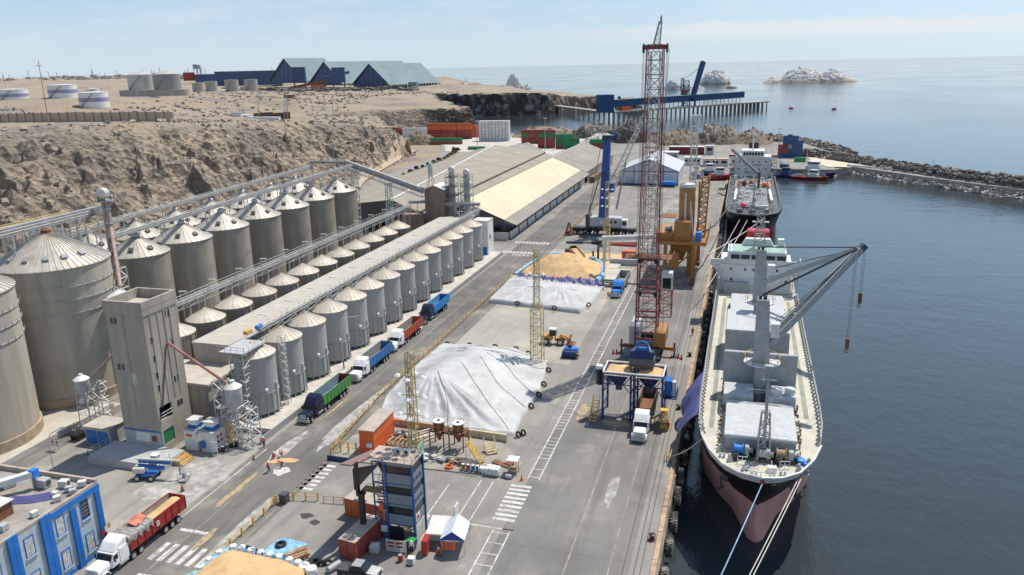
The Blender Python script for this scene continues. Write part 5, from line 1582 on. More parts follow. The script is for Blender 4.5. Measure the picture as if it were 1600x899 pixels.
# yard behind the warehouses, paved road and its bushes
obj('container_yard', G().prism([(-150,500),(-120,470),(-120,646),(-165,640),(-245,640),(-290,690),(-330,690),(-300,655),(-262,620),(-235,590),(-215,555),(-196,505)],0.2,0.32), conc_light, kind='structure')
def terrain_strip(name, pts, w, m, lift=0.12, flat=True):
    g = G(); vs = []
    P_ = poly_points(pts, 4.0)
    for i,(x,y) in enumerate(P_):
        a = P_[max(0,i-1)]; b = P_[min(len(P_)-1,i+1)]
        d = Vector((b[0]-a[0],b[1]-a[1],0)).normalized(); nn = Vector((-d.y,d.x,0))
        zc = tz(x,y)
        for s in (-1,-.33,.33,1):
            q = (x+nn.x*w/2*s,y+nn.y*w/2*s)
            vs.append((q[0],q[1],max(tz(*q),zc)+lift))
    fs = []
    for i in range(len(P_)-1):
        for k in range(3): fs.append((i*4+k,i*4+k+1,(i+1)*4+k+1,(i+1)*4+k))
    return obj(name, g.add(vs,fs), m, kind='structure')
g = G()
rp_ = [(-165,325),(-167,352),(-171,424),(-178,468),(-193,502),(-206,535),(-222,575)]
terrain_strip('paved_road', rp_, 8.5, mat('far_asphalt',(0.25,0.24,0.225),0.9,0,0.12,0.3), 0.3)
terrain_strip('dirt_road', [(-172,326),(-184,374),(-196,428),(-202,462),(-212,490),(-236,518)], 5.5, mat('dirt_track',(0.43,0.34,0.25),0.95,0,0.15,0.3), 0.6)
rw = thing('retaining_wall','pale concrete retaining wall on the dirt road above the warehouses','wall')
for i in range(8):
    a = Vector((-170,318,0))+(Vector((-187,376,0))-Vector((-170,318,0)))*(i/8); b = Vector((-170,318,0))+(Vector((-187,376,0))-Vector((-170,318,0)))*((i+.97)/8)
    zc = tz((a.x+b.x)/2,(a.y+b.y)/2)
    obj('wall_panel', G().beam((a.x,a.y,zc+1.2),(b.x,b.y,zc+1.2),0.4,3.6), conc_light, rw)
leafm = mat('shrub_leaf',(0.05,0.085,0.03),0.8,0,0.4,3.0); leafr = mat('shrub_leaf_red',(0.17,0.06,0.04),0.8,0,0.4,3.0)
def bush_mesh(seed, s=1.0):
    r = random.Random(seed); g = G()
    for _ in range(150):
        a, e, q = r.random()*6.28, r.uniform(-.2,1.4), r.uniform(.35,1)**.6
        p = Vector((cos(a)*cos(e)*1.3*q,sin(a)*cos(e)*1.3*q,0.7+sin(e)*1.2*q))*s
        u = Vector((r.uniform(-1,1),r.uniform(-1,1),r.uniform(-1,1))).normalized()*0.28*s; v = u.orthogonal().normalized()*0.22*s
        g.add([tuple(p-u),tuple(p-v),tuple(p+u),tuple(p+v)],[(0,1,2,3)])
    return g.mesh('foliage')
bms = [bush_mesh(k) for k in range(3)]
k = 0
for i,(x,y) in enumerate(poly_points([(-161.5,350),(-165.5,424),(-172.5,468),(-187.5,500),(-200,532)],9.5)):
    o = thing('shrub','%s shrub beside the paved road, %s of the line from its near end' % ('reddish' if i % 4 == 3 else 'dark green', ORD[i]),'shrub',(x,y,tz(x,y)+0.4),i*1.3,'shrubs along the paved road')
    f = obj('foliage', bms[i % 3].copy(), leafr if i % 4 == 3 else leafm, o)
    f.scale = (0.9+0.12*(i % 4),)*3
    obj('stem', G().tube((0,0,-.3),(0,0,0.9),0.08), timber, o)
for k,(x,y,h,lab) in enumerate(((-172,503,22,'tall thin floodlight mast left of the green containers'),(-132,530,22,'tall thin floodlight mast behind the warehouse ridge'),(-113,600,20,'thin floodlight mast by the far rocks'),(8,470,18,'thin mast beside the moored blue boat'),(20,520,16,'thin pole left of the blue container stack'))):
    m_ = thing('light_mast',lab,'mast',(x,y,0),0,'thin light masts in the far yard')
    obj('post', G().tube((0,0,0),(0,0,h),0.25,0.15), steel, m_); obj('lamp_head', G().bx(-1.2,1.2,-.3,.3,h,h+0.5), lampm, m_)
# boulders strewn over the rock slope
br = random.Random(12); g = G()
for _ in range(2000):
    y = br.uniform(60,455); rx_, rz_ = [float(v) for v in lerp_table(RIM, y)]; tx_ = float(lerp_table(TOE, y)[0])
    t = br.random()**0.8
    x = tx_+(rx_-tx_)*(t*1.15-0.05)
    s = br.choice((0.25,0.3,0.4,0.5,0.7,1.0))*br.uniform(.7,1.3)
    m = Matrix.Rotation(br.random()*6.3,3,'Z') @ Matrix.Rotation(br.uniform(-.7,.7),3,'X')
    c_ = Vector((x,y,tz(x,y)+s*0.1)) if False else None
    g.v.append((x,y,s)) 
pts_ = np.array(g.v); zz = terrain_z(pts_[:,0],pts_[:,1])[0]
g = G()
for (x,y,s),z_ in zip(pts_,zz):
    m = Matrix.Rotation(br.random()*6.3,3,'Z') @ Matrix.Rotation(br.uniform(-.7,.7),3,'X')
    vs = []
    for q in ((-1,-1,-1),(1,-1,-1),(1,1,-1),(-1,1,-1),(-1,-1,1),(1,-1,1),(1,1,1),(-1,1,1)):
        vs.append(tuple(m @ Vector((q[0]*s*br.uniform(.5,1),q[1]*s*br.uniform(.5,1),q[2]*s*br.uniform(.35,.8)))+Vector((x,y,z_+s*0.15))))
    g.add(vs,[(3,2,1,0),(4,5,6,7),(0,1,5,4),(1,2,6,5),(2,3,7,6),(3,0,4,7)])
obj('slope_boulders', g, mat('boulder',(0.33,0.28,0.225),0.95,0,0.35,0.4,(0.23,0.19,0.155),0.6,0.2,world=True), kind='stuff')
# ------------------------------------------------------------ quay furniture: markings, fences, heaps, masts, control tower
def mark(name, polys, m=None, zt=0.0105, parent=None):
    for p in polys:
        obj(name, G().prism(p, zt-0.003, zt), m or linewhite, parent, kind='structure')
def rect(x0,x1,y0,y1): return [(x0,y0),(x1,y0),(x1,y1),(x0,y1)]
mark('crosswalk_bar', [rect(-67.3+1.35*i,-66.6+1.35*i,67.0,70.6) for i in range(6)])
mark('stop_line', [rect(-67.6,-62.8,73.2,73.8), rect(-66.2,-60.4,63.8,64.4)])
mark('crosswalk_bar', [rect(-58.4,-55.9,86.4+1.12*i,86.95+1.12*i) for i in range(7)], zt=0.006)
mark('crosswalk_bar', [rect(-29.0,-26.0,85.8+1.08*i,86.4+1.08*i) for i in range(9)], zt=0.0125)
mark('crosswalk_bar', [rect(-72.5+1.2*i,-71.8+1.2*i,231.5,234.5) for i in range(9)], zt=0.0125)
mark('crosswalk_bar', [rect(-72.2+1.2*i,-71.5+1.2*i,246,249) for i in range(10)], zt=0.0125)
mark('lane_line', [rect(-27.3,-27.12,97,206), rect(-25.65,-25.47,97,206), rect(-28.2,-28.02,58,83.6), rect(-26.0,-25.82,58,83.6)], zt=0.014)
rr = random.Random(4)
mark('lane_rung', [rect(-27.12,-25.65,97.6+1.15*i,97.74+1.15*i) for i in range(94) if rr.random() > 0.18], zt=0.014)
mark('lane_rung', [rect(-28.02,-26.0,60+2.3*i,60.14+2.3*i) for i in range(11)], zt=0.014)
mark('bay_line', [rect(-37.7,-37.55,84,93), rect(-33.6,-33.45,84,95), rect(-31.8,-31.65,82,95), rect(-40.2,-33,95.0,95.15) if False else rect(-36.5,-25.6,83.9,84.1)], zt=0.006)
mark('yellow_line', [rect(-17.6,-17.45,50,300), rect(-65.6,-65.45,50,240), rect(-58.2,-58.05,50,420), rect(-12.6,-12.45,50,300), rect(-30.5,-27.2,82.6,82.75)], lineyellow, zt=0.0145)
mark('white_line', [rect(-30.4,-30.2,205,330), rect(-29.2,-29.0,205,330), rect(-69.4,-69.25,50,96)], zt=0.0105)
for x in (-10.9,-9.6,-8.9):
    obj('crane_rail', G().bx(x-0.05,x+0.05,-40,440,0.004,0.03), darkgrey, kind='structure')
# road lettering
def text_mesh(body, size, m, name='lettering', ext=0.002):
    cu = bpy.data.curves.new(name, 'FONT'); cu.body = body; cu.size = size; cu.extrude = ext; cu.align_x = 'CENTER'; cu.align_y = 'CENTER'
    o = bpy.data.objects.new(name, cu); COL.objects.link(o)
    dg = bpy.context.evaluated_depsgraph_get()
    me = bpy.data.meshes.new_from_object(o.evaluated_get(dg))
    bpy.data.objects.remove(o); bpy.data.curves.remove(cu)
    me.name = name; me.materials.clear(); me.materials.append(m)
    return me
o = obj('road_lettering', text_mesh('PARE', 2.6, linewhite), None, kind='structure', loc=(-65.3,229.5,0.0135)); o.scale = (1,1.2,1)

# quay edge beam, ladders, tyre fenders
edge = mat('quay_edge_rust',(0.42,0.29,0.19),0.9,0,0.35,0.8,(0.25,0.2,0.15),0.5,0.4,world=True)
for i in range(66):
    obj('edge_beam', G().bx(-7.75,-7.15,46+6*i,46+6*i+5.85,0.005,0.28+0.02*(i % 3)), edge, kind='structure')
obj('quay_face', G().bx(-7.098,-6.85,-60,448,-6,-0.25), quaywall, kind='structure')
fm = G(); fm.lathe(0,0,[(0.55,-0.42),(0.95,-0.5),(1.22,-0.4),(1.3,-0.2),(1.3,0.2),(1.22,0.4),(0.95,0.5),(0.55,0.42),(0.55,-0.42)],22,caps=False,axis='x')
for i in range(44):
    a0 = 2*pi*i/44
    fm.rb((0.25 if i % 2 else -0.25, 1.3*cos(a0), 1.3*sin(a0)),(0.42,0.1,0.08))
fme = fm.mesh('tyre_fender', smooth=True); fme.materials.append(mat('old_tyre',(0.07,0.065,0.058),0.9,0,0.35,1.6,(0.45,0.4,0.33),0.9,0.9))
fy = [62.4,68.2,74.6,81.0,87.6,93.6,99.6,105.6]+[112+5.6*i for i in range(44)]
for i, y in enumerate(fy):
    o = bpy.data.objects.new('tyre_fender', fme); COL.objects.link(o)
    o.location = (-6.25, y, -1.25-0.2*(i % 3)); o.rotation_euler = (0.4*i, 0, 0.02)
    if i < 8:
        tag(o, 'huge tyre fender on the open quay face before the ship, %s from near end' % ORD[i], 'fender', 'tyre fenders along the quay')
    else:
        w_ = 'beside the bulk carrier' if y < 205 else 'between the two ships' if y < 272 else 'beside the black tanker'
        tag(o, 'tyre fender on quay %s, %s of that run from near end' % (w_, ORD[sum(1 for q in fy[8:i] if (q >= 205) == (y >= 205) and (q >= 272) == (y >= 272))]), 'fender', 'tyre fenders between quay and ships')
for k,y in enumerate((86.4,126.0,152.0)):
    b = thing('bollard','black mooring bollard on the quay edge, %s from the near end' % ORD[k],'bollard',(-8.3,y,0.0),0,'mooring bollards')
    obj('post', G().lathe(0,0,[(0.35,0),(0.28,0.1),(0.25,0.5),(0.42,0.6),(0.42,0.75),(0.2,0.82)],14), black, b, smooth=True); obj('base', G().bx(-.5,.5,-.5,.5,0.0,0.06), rust, b)

# yellow roadside fences
def fence(label, pts, step=2.35, h=1.15, post=0.2, m=yellow, r=0.05):
    f = thing('safety_fence', label, 'fence')
    P_ = poly_points(pts, step)
    pme = G().bx(-post/2,post/2,-post/2,post/2,0,h).bx(-post,post,-post*.7,post*.7,0.0,0.05).mesh('post')
    for x, y in P_: obj('post', pme, m, f, loc=(x,y,0.0))
    for a, b in zip(P_[:-1],P_[1:]):
        for zz in (h*.92,h*.5): obj('rail', G().beam((a[0],a[1],zz),(b[0],b[1],zz),0.07), m, f)
    return f
fence('yellow post fence along the road from the bottom edge to the small gate',[(-58.9,50),(-58.8,81.6)])
fence('yellow fence with a small gate beside the bottom crosswalk',[(-58.8,82.0),(-57.0,83.6),(-53.6,84.2)],1.8,1.3,0.16)
fence('yellow fence round the raised platform beside the orange block',[(-57.8,95.6),(-57.4,97.8),(-54.6,97.6)],1.7,2.0,0.18)
fence('long yellow road fence running past the covered heaps',[(-58.9,98.5),(-60.6,118),(-60.6,205),(-59.6,229)],2.6,1.2,0.12)
fence('yellow fence by the red derrick, beyond the far crosswalk',[(-58.4,247),(-58.2,400)],3.4,1.3,0.12)
fence('low rope fence between the small gate and the orange red container',[(-52.6,84.0),(-48.4,84.6)],1.4,1.0,0.08,timber)
def box_bin(name,label,x,y,z,s,m): 
    t = thing(name,label,'bin',(x,y,z)); obj('body', G().bx(-s/2,s/2,-s/2,s/2,0,s*1.3), m, t, bev=0.04); obj('lid', G().bx(-s*.54,s*.54,-s*.54,s*.54,s*1.302,s*1.4), m, t); return t
box_bin('waste_bin','dark square waste bin standing at the fence corner',-57.9,82.7,0,1.0,darkgrey)
# storm drain patches
obj('oil_stain', G().prism([(-53.2+0.9*cos(a)*(1+.3*sin(3*a)),80.4+0.7*sin(a)) for a in np.linspace(0,6.28,18)[:-1]],0.003,0.006), mat('oil_stain_mat',(0.05,0.045,0.04),0.6), kind='structure')
obj('oil_stain', G().prism([(-51.3+0.7*cos(a),79.3+0.6*sin(a)*(1+.2*sin(4*a))) for a in np.linspace(0,6.28,18)[:-1]],0.003,0.006), MATS['oil_stain_mat'], kind='structure')

# grain and tarpaulin heaps
grainm = mat('maize_grain',(0.58,0.39,0.2),0.95,0,0.14,0.5,(0.48,0.32,0.17),0.5,0.2,bump=0.03,bns=9)
tarpw = mat('white_tarpaulin',(0.47,0.47,0.465),0.5,0,0.12,0.3,(0.31,0.305,0.295),0.65,0.2,bump=0.09,bns=0.9)
tarpp = mat('purple_tarpaulin',(0.07,0.075,0.2),0.55,0,0.25,1.0,bump=0.05,bns=1.5)
tarpb = mat('blue_tarpaulin',(0.2,0.42,0.62),0.6,0,0.3,1.6,(0.6,0.62,0.62),0.35,0.8,bump=0.05,bns=2)
bagw = mat('white_bag',(0.72,0.72,0.7),0.75,0,0.12,1.4,(0.5,0.48,0.42),0.4,0.7,bump=0.04,bns=3)
def resample(poly, n, close=True):
    P_ = [Vector((p[0],p[1],0)) for p in poly]
    if close: P_ = P_+[P_[0]]
    seg = [(P_[i+1]-P_[i]).length for i in range(len(P_)-1)]; tot = sum(seg)
    out = []
    for k in range(n):
        t = tot*k/n
        for i, s in enumerate(seg):
            if t <= s: break
            t -= s
        out.append(P_[i]+(P_[i+1]-P_[i])*(t/max(s,1e-6)))
    return out
def heap(poly, ridge, H, nr, na, prof, crease=0.0, seed=0, edge=0.0, ns=0.15):
    """heightfield heap: rings shrink from the outline to the ridge segment"""
    ol = resample(poly, na)
    a, b = Vector((ridge[0][0],ridge[0][1],0)), Vector((ridge[1][0],ridge[1][1],0))
    vs, fs = [], []
    r_ = random.Random(seed)
    ph = [r_.uniform(0,6.3) for _ in range(4)]
    for i in range(nr+1):
        t = i/nr
        for k, o in enumerate(ol):
            s = max(0,min(1,(o-a).dot(b-a)/max((b-a).length_squared,1e-6)))
            c = a+(b-a)*s
            p = o+(c-o)*t
            z_ = edge+(H-edge)*prof(t)
            if t == 0: z_ = 0.0
            th = 2*pi*k/na
            cr = crease*(sin(th*17+ph[0]+2*sin(th*3))*0.5+sin(th*41+ph[1]+t*2)*0.35+sin(th*29+ph[2]-t*4)*0.4)*math.sin(pi*min(1,t*1.15))
            n_ = mnoise.noise(Vector((p.x*.35,p.y*.35,seed*1.7)))*ns+mnoise.noise(Vector((p.x*1.3,p.y*1.3,seed*2.7)))*ns*.4
            vs.append((p.x,p.y,max(0.01 if t else 0.0,z_+(cr+n_ if 0 < t else 0))))
    for i in range(nr):
        for k in range(na):
            fs.append((i*na+k,i*na+(k+1) % na,(i+1)*na+(k+1) % na,(i+1)*na+k))
    return G().add(vs,fs)
t1poly = [(-60.2,132),(-59.4,146.8),(-53.7,147.1),(-48.1,147.4),(-43.4,147.1),(-38.4,143.7),(-34.6,139.5),(-33.4,130),(-33.0,125.5),(-33.1,120.6),(-33.4,115.8),(-32.6,109.6),(-38,108.9),(-47.1,108.8),(-54.0,109.6),(-57.6,112.2),(-59.4,118)]
t1 = tag(obj('covered_heap', heap(t1poly,((-51,121),(-46,133)),4.7,44,260,lambda t: 0.08+0.92*ss(t*1.0)**0.95,0.2,3,0.35,0.25), tarpw, smooth='all'), 'largest white tarpaulin heap, with tyres along its far edge', 'heap')
from mathutils.bvhtree import BVHTree
bv = BVHTree.FromPolygons([v.co for v in t1.data.vertices],[tuple(p.vertices) for p in t1.data.polygons])
for k,(a,b) in enumerate((((-45,133),(-33.0,125)),((-45,134),(-34,137)),((-46,131),(-33.1,118)),((-48,127),(-34.5,110.5)),((-52,146.6),(-38.5,143.4)),((-50,122),(-44,109.2)),((-46,134),(-36,141.5)))):
    pts = []
    for t in np.linspace(0,1,40):
        x, y = a[0]+(b[0]-a[0])*t+.5*sin(t*5+k), a[1]+(b[1]-a[1])*t+.4*sin(t*4+k*2)
        h_ = bv.ray_cast(Vector((x,y,20)),Vector((0,0,-1)))[0]
        if h_: pts.append((x,y,h_.z+.03))
    obj('rope', G().path(pts,.05,4), darkgrey, t1)  # dark tubes added to draw the shaded folds of the sheet
t2poly = [(-59.6,178.6),(-47,176.6),(-35.4,174.6),(-33.6,183),(-33.4,195),(-40,196),(-50,197.6),(-60.0,199.5)]
tag(obj('covered_heap', heap(t2poly,((-50,187),(-43,187)),2.9,30,220,lambda t: 0.0+1.0*ss(t*1.05)**0.8,0.13,5,1.1,0.15), tarpw, smooth='all'), 'second white tarpaulin heap, low and flat edged before the open grain', 'heap')
stain = G()
r_ = random.Random(3)
t3poly = [(-59.5,204),(-58,201.5),(-47,201),(-36.5,201.5),(-34.4,208),(-34.8,219),(-42,226),(-50,231),(-56,226),(-59.5,214)]
tag(obj('grain_heap', heap(t3poly,((-51,210),(-46,213)),5.6,34,140,lambda t: t**0.92,0.0,7,0.0,0.35), grainm, smooth='all'), 'open golden grain heap where the dump truck is tipping', 'heap')
spill = [(-45,222),(-38,221),(-33,226),(-34,236),(-42,238),(-50,233)]
tag(obj('grain_spill', heap(spill,((-42,230),(-40,230)),0.5,8,50,lambda t: t,0,9,0,0.08), grainm, smooth='all'), 'thin golden grain spread behind the open heap', 'grain')
def strip_tarp(pts, w, h, m, label, seed, cat='tarpaulin'):
    P_ = [Vector((x,y,0)) for x,y in poly_points(pts,0.5)]
    vs = []; K = 9
    for i, p in enumerate(P_):
        d = (P_[min(len(P_)-1,i+1)]-P_[max(0,i-1)]).normalized(); nn = Vector((-d.y,d.x,0))
        for k in range(K):
            u = k/(K-1)*2-1
            z_ = h*(1-u*u)*(0.6+0.5*mnoise.noise(Vector((i*.35,k*.5,seed)))+0.35*sin(i*1.3+k*2.1+seed))+0.03
            q = p+nn*(u*w/2*(1+0.25*mnoise.noise(Vector((i*.2,seed,k*.1)))))
            vs.append((q.x,q.y,max(0.02,z_)))
    fs = [(i*K+k,i*K+k+1,(i+1)*K+k+1,(i+1)*K+k) for i in range(len(P_)-1) for k in range(K-1)]
    return tag(obj('tarpaulin', G().add(vs,fs), m, smooth='all'), label, cat)
strip_tarp([(-59,203),(-52,201),(-46,199.8),(-40,200.2),(-34.2,198.8)],4.6,2.0,tarpp,'crumpled dark purple tarpaulin along the near foot of the open grain',1)
strip_tarp([(-33.6,199.5),(-31.0,199.8)],2.2,1.3,black,'dark bundled tarpaulin end beside the blue tractor',8)
strip_tarp([(-60,201.5),(-50,198.6),(-42,196.6),(-33.6,195.0)],2.6,1.4,tarpw,'rolled white tarpaulin between the second heap and the purple one',2)
def roll(pts, r, m, label):
    g = G(); P_ = [Vector(p) for p in pts]
    dense = []
    for a, b in zip(P_[:-1],P_[1:]):
        k = max(1,int((b-a).length/0.7)); dense += [a+(b-a)*(i/k) for i in range(k)]
    dense.append(P_[-1])
    vs = []; n = 10
    for i, p in enumerate(dense):
        d = (dense[min(len(dense)-1,i+1)]-dense[max(0,i-1)]).normalized(); nn = Vector((-d.y,d.x,0))
        rr_ = r*(0.85+0.2*mnoise.noise(Vector((i*.8,r,3))))
        for k in range(n):
            a = 2*pi*k/n; q = p+nn*(rr_*cos(a))+Vector((0,0,r*.9+rr_*sin(a))); vs.append(tuple(q))
    fs = [(i*n+k,i*n+(k+1) % n,(i+1)*n+(k+1) % n,(i+1)*n+k) for i in range(len(dense)-1) for k in range(n)]
    fs += [tuple(range(n-1,-1,-1)), tuple(range(len(vs)-n,len(vs)))]
    return tag(obj('barrier_roll', g.add(vs,fs), m, smooth=True), label, 'barrier')
roll([(-42.4,226.5,0),(-37.5,219,0),(-35.6,206.5,0),(-36.2,201.5,0)],0.95,tarpb,'blue and white barrier roll on the right side of the open grain')
roll([(-55.5,229,0),(-50.5,229.6,0)],0.9,tarpb,'short blue barrier roll behind the open grain')
roll([(-60.3,205,0),(-59.6,216,0),(-58.6,224,0)],0.5,tarpb,'thin blue barrier roll between the road fence and the open grain')
# tyres lying about
ty = G(); ty.lathe(0,0,[(0.32,0.05),(0.5,0.0),(0.6,0.08),(0.6,0.24),(0.5,0.32),(0.32,0.27),(0.32,0.05)],20,caps=False)
tyme = ty.mesh('tyre', smooth=True); tyme.materials.append(rubber)
tylab = ['lone tyre lying near the yellow fence at the bottom','tyre lying on the blue tarpaulin sheet','left tyre of the heap behind the pickup','middle tyre of the heap behind the pickup','right tyre of the heap behind the pickup']
for k,(x,y,z_) in enumerate(((-56.5,71.6,0),(-52.7,73.5,0.12),(-46.6,71.4,0),(-45.8,71.2,0.05),(-45.2,71.6,0.05))):
    o = bpy.data.objects.new('tyre', tyme); COL.objects.link(o); o.location = (x,y,z_); o.scale = (1.15,)*3
    if k > 2: o.rotation_euler = (0.9,0.3*k,0)
    tag(o, tylab[k], 'tyre')
for k,(x,y) in enumerate(((-58.6,147.0),(-53.7,147.4),(-48.1,147.7),(-43.4,147.4),(-40.2,145.4),(-34.0,137.4),(-33.2,130.4),(-32.9,125.5),(-33.0,120.5),(-32.2,109.4),(-31.6,110.2),(-51.5,177.0),(-41.8,175.2),(-34.2,179.5))):
    o = bpy.data.objects.new('tyre', tyme); COL.objects.link(o); o.location = (x,y,0.32 if k < 11 else 0.9); o.rotation_euler = (0.25,0.1*k,0) if k < 11 else (1.3,0,0.2)
    tag(o, ('tyre on the largest white tarpaulin edge, %s clockwise from its far left corner' % ORD[k]) if k < 11 else 'tyre on the edge of the second white heap, %s from the left' % ORD[k-11], 'tyre', 'tyres on the tarpaulins')
# bottom grain heap with bags
hp = [(-58.4,52),(-58.6,64),(-58.2,69.4),(-57.4,70.4),(-53.5,70.0),(-49.5,69.7),(-46.4,69.0),(-45.6,64),(-46,52)]
tag(obj('grain_heap', heap(hp,((-52,60),(-52,63)),2.7,24,110,lambda t: min(1.0,0.15+1.15*t)**0.9,0,13,0.6,0.2), grainm, smooth='all'), 'orange grain heap cut off by the bottom edge of the photo', 'heap')
strip_tarp([(-58.8,52),(-58.9,64),(-58.4,70.0),(-57.6,70.9),(-53.5,70.5),(-49.6,70.2),(-46.6,69.6)],1.1,1.3,tarpb,'blue tarpaulin edging the grain heap at the bottom of the photo',4)
def bag_mesh(seed, s=0.55):
    r = random.Random(seed); g = G()
    g.lathe(0,0,[(s*.75,0),(s*.98,0.12),(s*1.05,s*.8),(s*.92,s*1.5),(s*.5,s*1.62),(0.02,s*1.55)],12)
    g.v = [(x*(1+r.uniform(-.07,.07)),y*(1+r.uniform(-.07,.07)),z) for x,y,z in g.v]
    return g.mesh('bulk_bag', smooth=True)
bg_ = [bag_mesh(k) for k in range(3)]
for m_ in bg_: m_.materials.append(bagw)
for k,(x,y) in enumerate(((-58.9,66.2),(-58.8,67.8),(-58.6,69.4),(-57.6,70.8),(-56.4,70.9),(-55.0,70.7),(-53.6,70.6),(-52.2,70.5),(-50.8,70.4),(-49.4,70.2),(-48.1,70.0),(-47.1,69.7),(-46.0,69.4))):
    o = bpy.data.objects.new('bulk_bag', bg_[k % 3]); COL.objects.link(o); o.location = (x,y,0.45 if k < 11 else 0); o.scale = (0.8,0.8,0.75) if k < 11 else (1.25,1.25,1.1)
    tag(o, 'white bulk bag on the bottom grain heap rim, %s from the road fence' % ORD[k], 'bag', 'white bags round the bottom heap')
# sheet, planks, cloth roll
g = G()
def shf(u,v):
    x = -54.1+3.9*u+0.7*v-0.3*sin(v*3); y = 71.2+3.9*v-0.5*u*u
    return (x,y,0.06+0.12*abs(mnoise.noise(Vector((x*1.2,y*1.2,2)))))
tag(obj('tarpaulin', G().grid(shf,22,22), tarpb, smooth='all'), 'pale blue tarpaulin sheet spread flat beside the plank pile', 'tarpaulin')
pp = thing('plank_pile','pile of long brown planks lying on bearers','plank pile',(-49.9,71.6,0),0.95)
r_ = random.Random(2)
for i in range(12):
    obj('plank', G().rb((r_.uniform(-.2,.2),-1.0+0.36*(i % 6)+r_.uniform(-.05,.05),0.3+0.16*(i//6)),(3.4+r_.uniform(-.3,.3),0.3,0.1),r_.uniform(-.06,.06)), timber if i % 3 else rust, pp)
obj('bearer', G().bx(-1.1,-0.9,-1.3,1.3,0,0.22).bx(0.9,1.1,-1.3,1.3,0,0.22), timber, pp)
tag(obj('cloth_roll', G().lathe(0,0,[(0.05,-0.95),(0.42,-0.9),(0.46,0),(0.42,0.9),(0.05,0.95)],14,axis='y',z0=0.42), grey, loc=(-43.9,70.9,0), rz=-0.35, smooth=True), 'grey blue roll of cloth lying behind the black pickup', 'roll')

# steel pad wall, storage platform and what lies on it
pw_ = thing('pad_wall','pale beige low wall along the near foot of the largest tarpaulin heap','wall')
for i in range(9):
    x0 = -54.0+2.3*i
    obj('wall_block', G().beam((x0,108.4-0.13*i,0.65),(x0+2.24,108.4-0.13*(i+.97),0.65),0.4,1.3), paint('beige_block',(0.55,0.46,0.3)) if i > 3 else paint('salmon_block',(0.5,0.27,0.17)), pw_)
obj('storage_platform', G().prism([(-58.1,95.2),(-29.2,96.6),(-29.0,101),(-34,106.8),(-54.5,108.0),(-58.1,103)],0.0,0.16), mat('platform_concrete',(0.3,0.275,0.235),0.9,0,0.2,0.4,(0.17,0.155,0.14),0.6,0.2), kind='structure')
obj('platform_kerb', G().bx(-58.2,-53.7,94.98,95.18,0,0.75), navy, kind='structure')
for k,(x,lab) in enumerate(((-43.1,'rusty hopper bin with white round top, left one of the pair'),(-39.9,'rusty hopper bin with white round top, right one of the pair'))):
    b = thing('hopper_bin',lab,'hopper',(x,103.2,0.16),0,'rusty hopper bins')
    obj('shell', G().lathe(0,0,[(0.12,1.0),(0.85,2.6),(0.85,4.2)],16), rust, b, smooth=True)
    obj('lid', G().lathe(0,0,[(0.9,4.2),(0.9,4.3),(0.3,4.36)],16), white, b); obj('port', G().lathe(0,0,[(0.26,4.37),(0.26,4.45)],10), black, b)
    lg = G().bx(-.08,.08,-.08,.08,0,2.9).mesh('leg')
    for a in (-1.15,1.15):
        for c in (-1.15,1.15): obj('leg', lg, rust, b, loc=(a,c,0))
    g = G()
    for s in (-1.15,1.15):
        g.beam((-1.15,s,2.85),(1.15,s,2.85),0.12).beam((s,-1.15,2.85),(s,1.15,2.85),0.12).beam((-1.15,s,1.0),(1.15,s,2.0),0.07)
    g.bx(-1.3,1.3,-1.3,-0.9,2.92,2.96).bx(0.9,1.3,-1.3,1.3,2.92,2.96)
    obj('frame', g, rust, b)
    g = G(); g.rail([(-1.25,-1.25,2.96),(1.25,-1.25,2.96),(1.25,1.25,2.96),(-1.25,1.25,2.96)],1.5,0.8,0.025); obj('handrail', g, timber, b)
def step_stair(name,label,x,y,rz,run,rise,n,w,m,z0=0.0):
    s = thing(name,label,'stairs',(x,y,z0),rz)
    for i in range(n): obj('tread', G().bx(run*i/n,run*(i+.9)/n,-w/2+.06,w/2-.06,rise*(i+1)/n-.05,rise*(i+1)/n), m, s)
    g = G()
    for t in (-w/2,w/2): g.beam((0,t,0.05),(run,t,rise),0.06,0.22)
    obj('stringer', g, m, s)
    g = G()
    for t in (-w/2,w/2):
        g.beam((0,t,1.0),(run,t,rise+1.0),0.05); g.beam((0,t,0),(0,t,1.0),0.05); g.beam((run,t,0),(run,t,rise+1.0),0.06); g.beam((run/2,t,rise/2),(run/2,t,rise/2+1.0),0.05)
    obj('handrail', g, m, s)
    return s
byel = paint('bright_yellow',(0.68,0.42,0.04),amt=0.2)
step_stair('mobile_stair','bright yellow portable stair leaning down to the right of the rusty bins',-34.9,99.4,2.6,3.2,2.4,9,0.8,byel,0.16)
step_stair('mobile_stair','pale yellow wide portable steps beside the bright yellow stair',-34.2,102.4,2.2,1.9,1.2,5,1.6,paint('pale_step',(0.6,0.47,0.25)),0.16)
drum_cols = (ochre,red,skyblue,black)
rk = thing('drum_rack','pipe rack holding four coloured drums on the platform edge','rack',(-35.8,97.0,0.16))
g = G(); 
for i in range(5):
    for s in (-.45,.45): g.beam((-1.5+0.75*i,s,0),(-1.5+0.75*i,s,1.7),0.06)
for s in (-.45,.45): g.beam((-1.5,s,1.7),(1.5,s,1.7),0.06); g.beam((-1.5,s,0.3),(1.5,s,0.3),0.06)
obj('frame', g, grey, rk)
for i,(m_,nm) in enumerate(zip(drum_cols,('ochre','red','blue','black'))):
    d_ = thing('drum','%s drum standing in the pipe rack' % nm,'drum',(-36.95+0.75*i,97.0,0.16),0,'drums in the rack')
    obj('body', G().lathe(0,0,[(0.28,0.05),(0.28,0.4),(0.3,0.42),(0.28,0.45),(0.28,0.95)],14), m_, d_, smooth=True); obj('lid', G().lathe(0,0,[(0.27,0.951),(0.27,0.97)],14), white, d_)
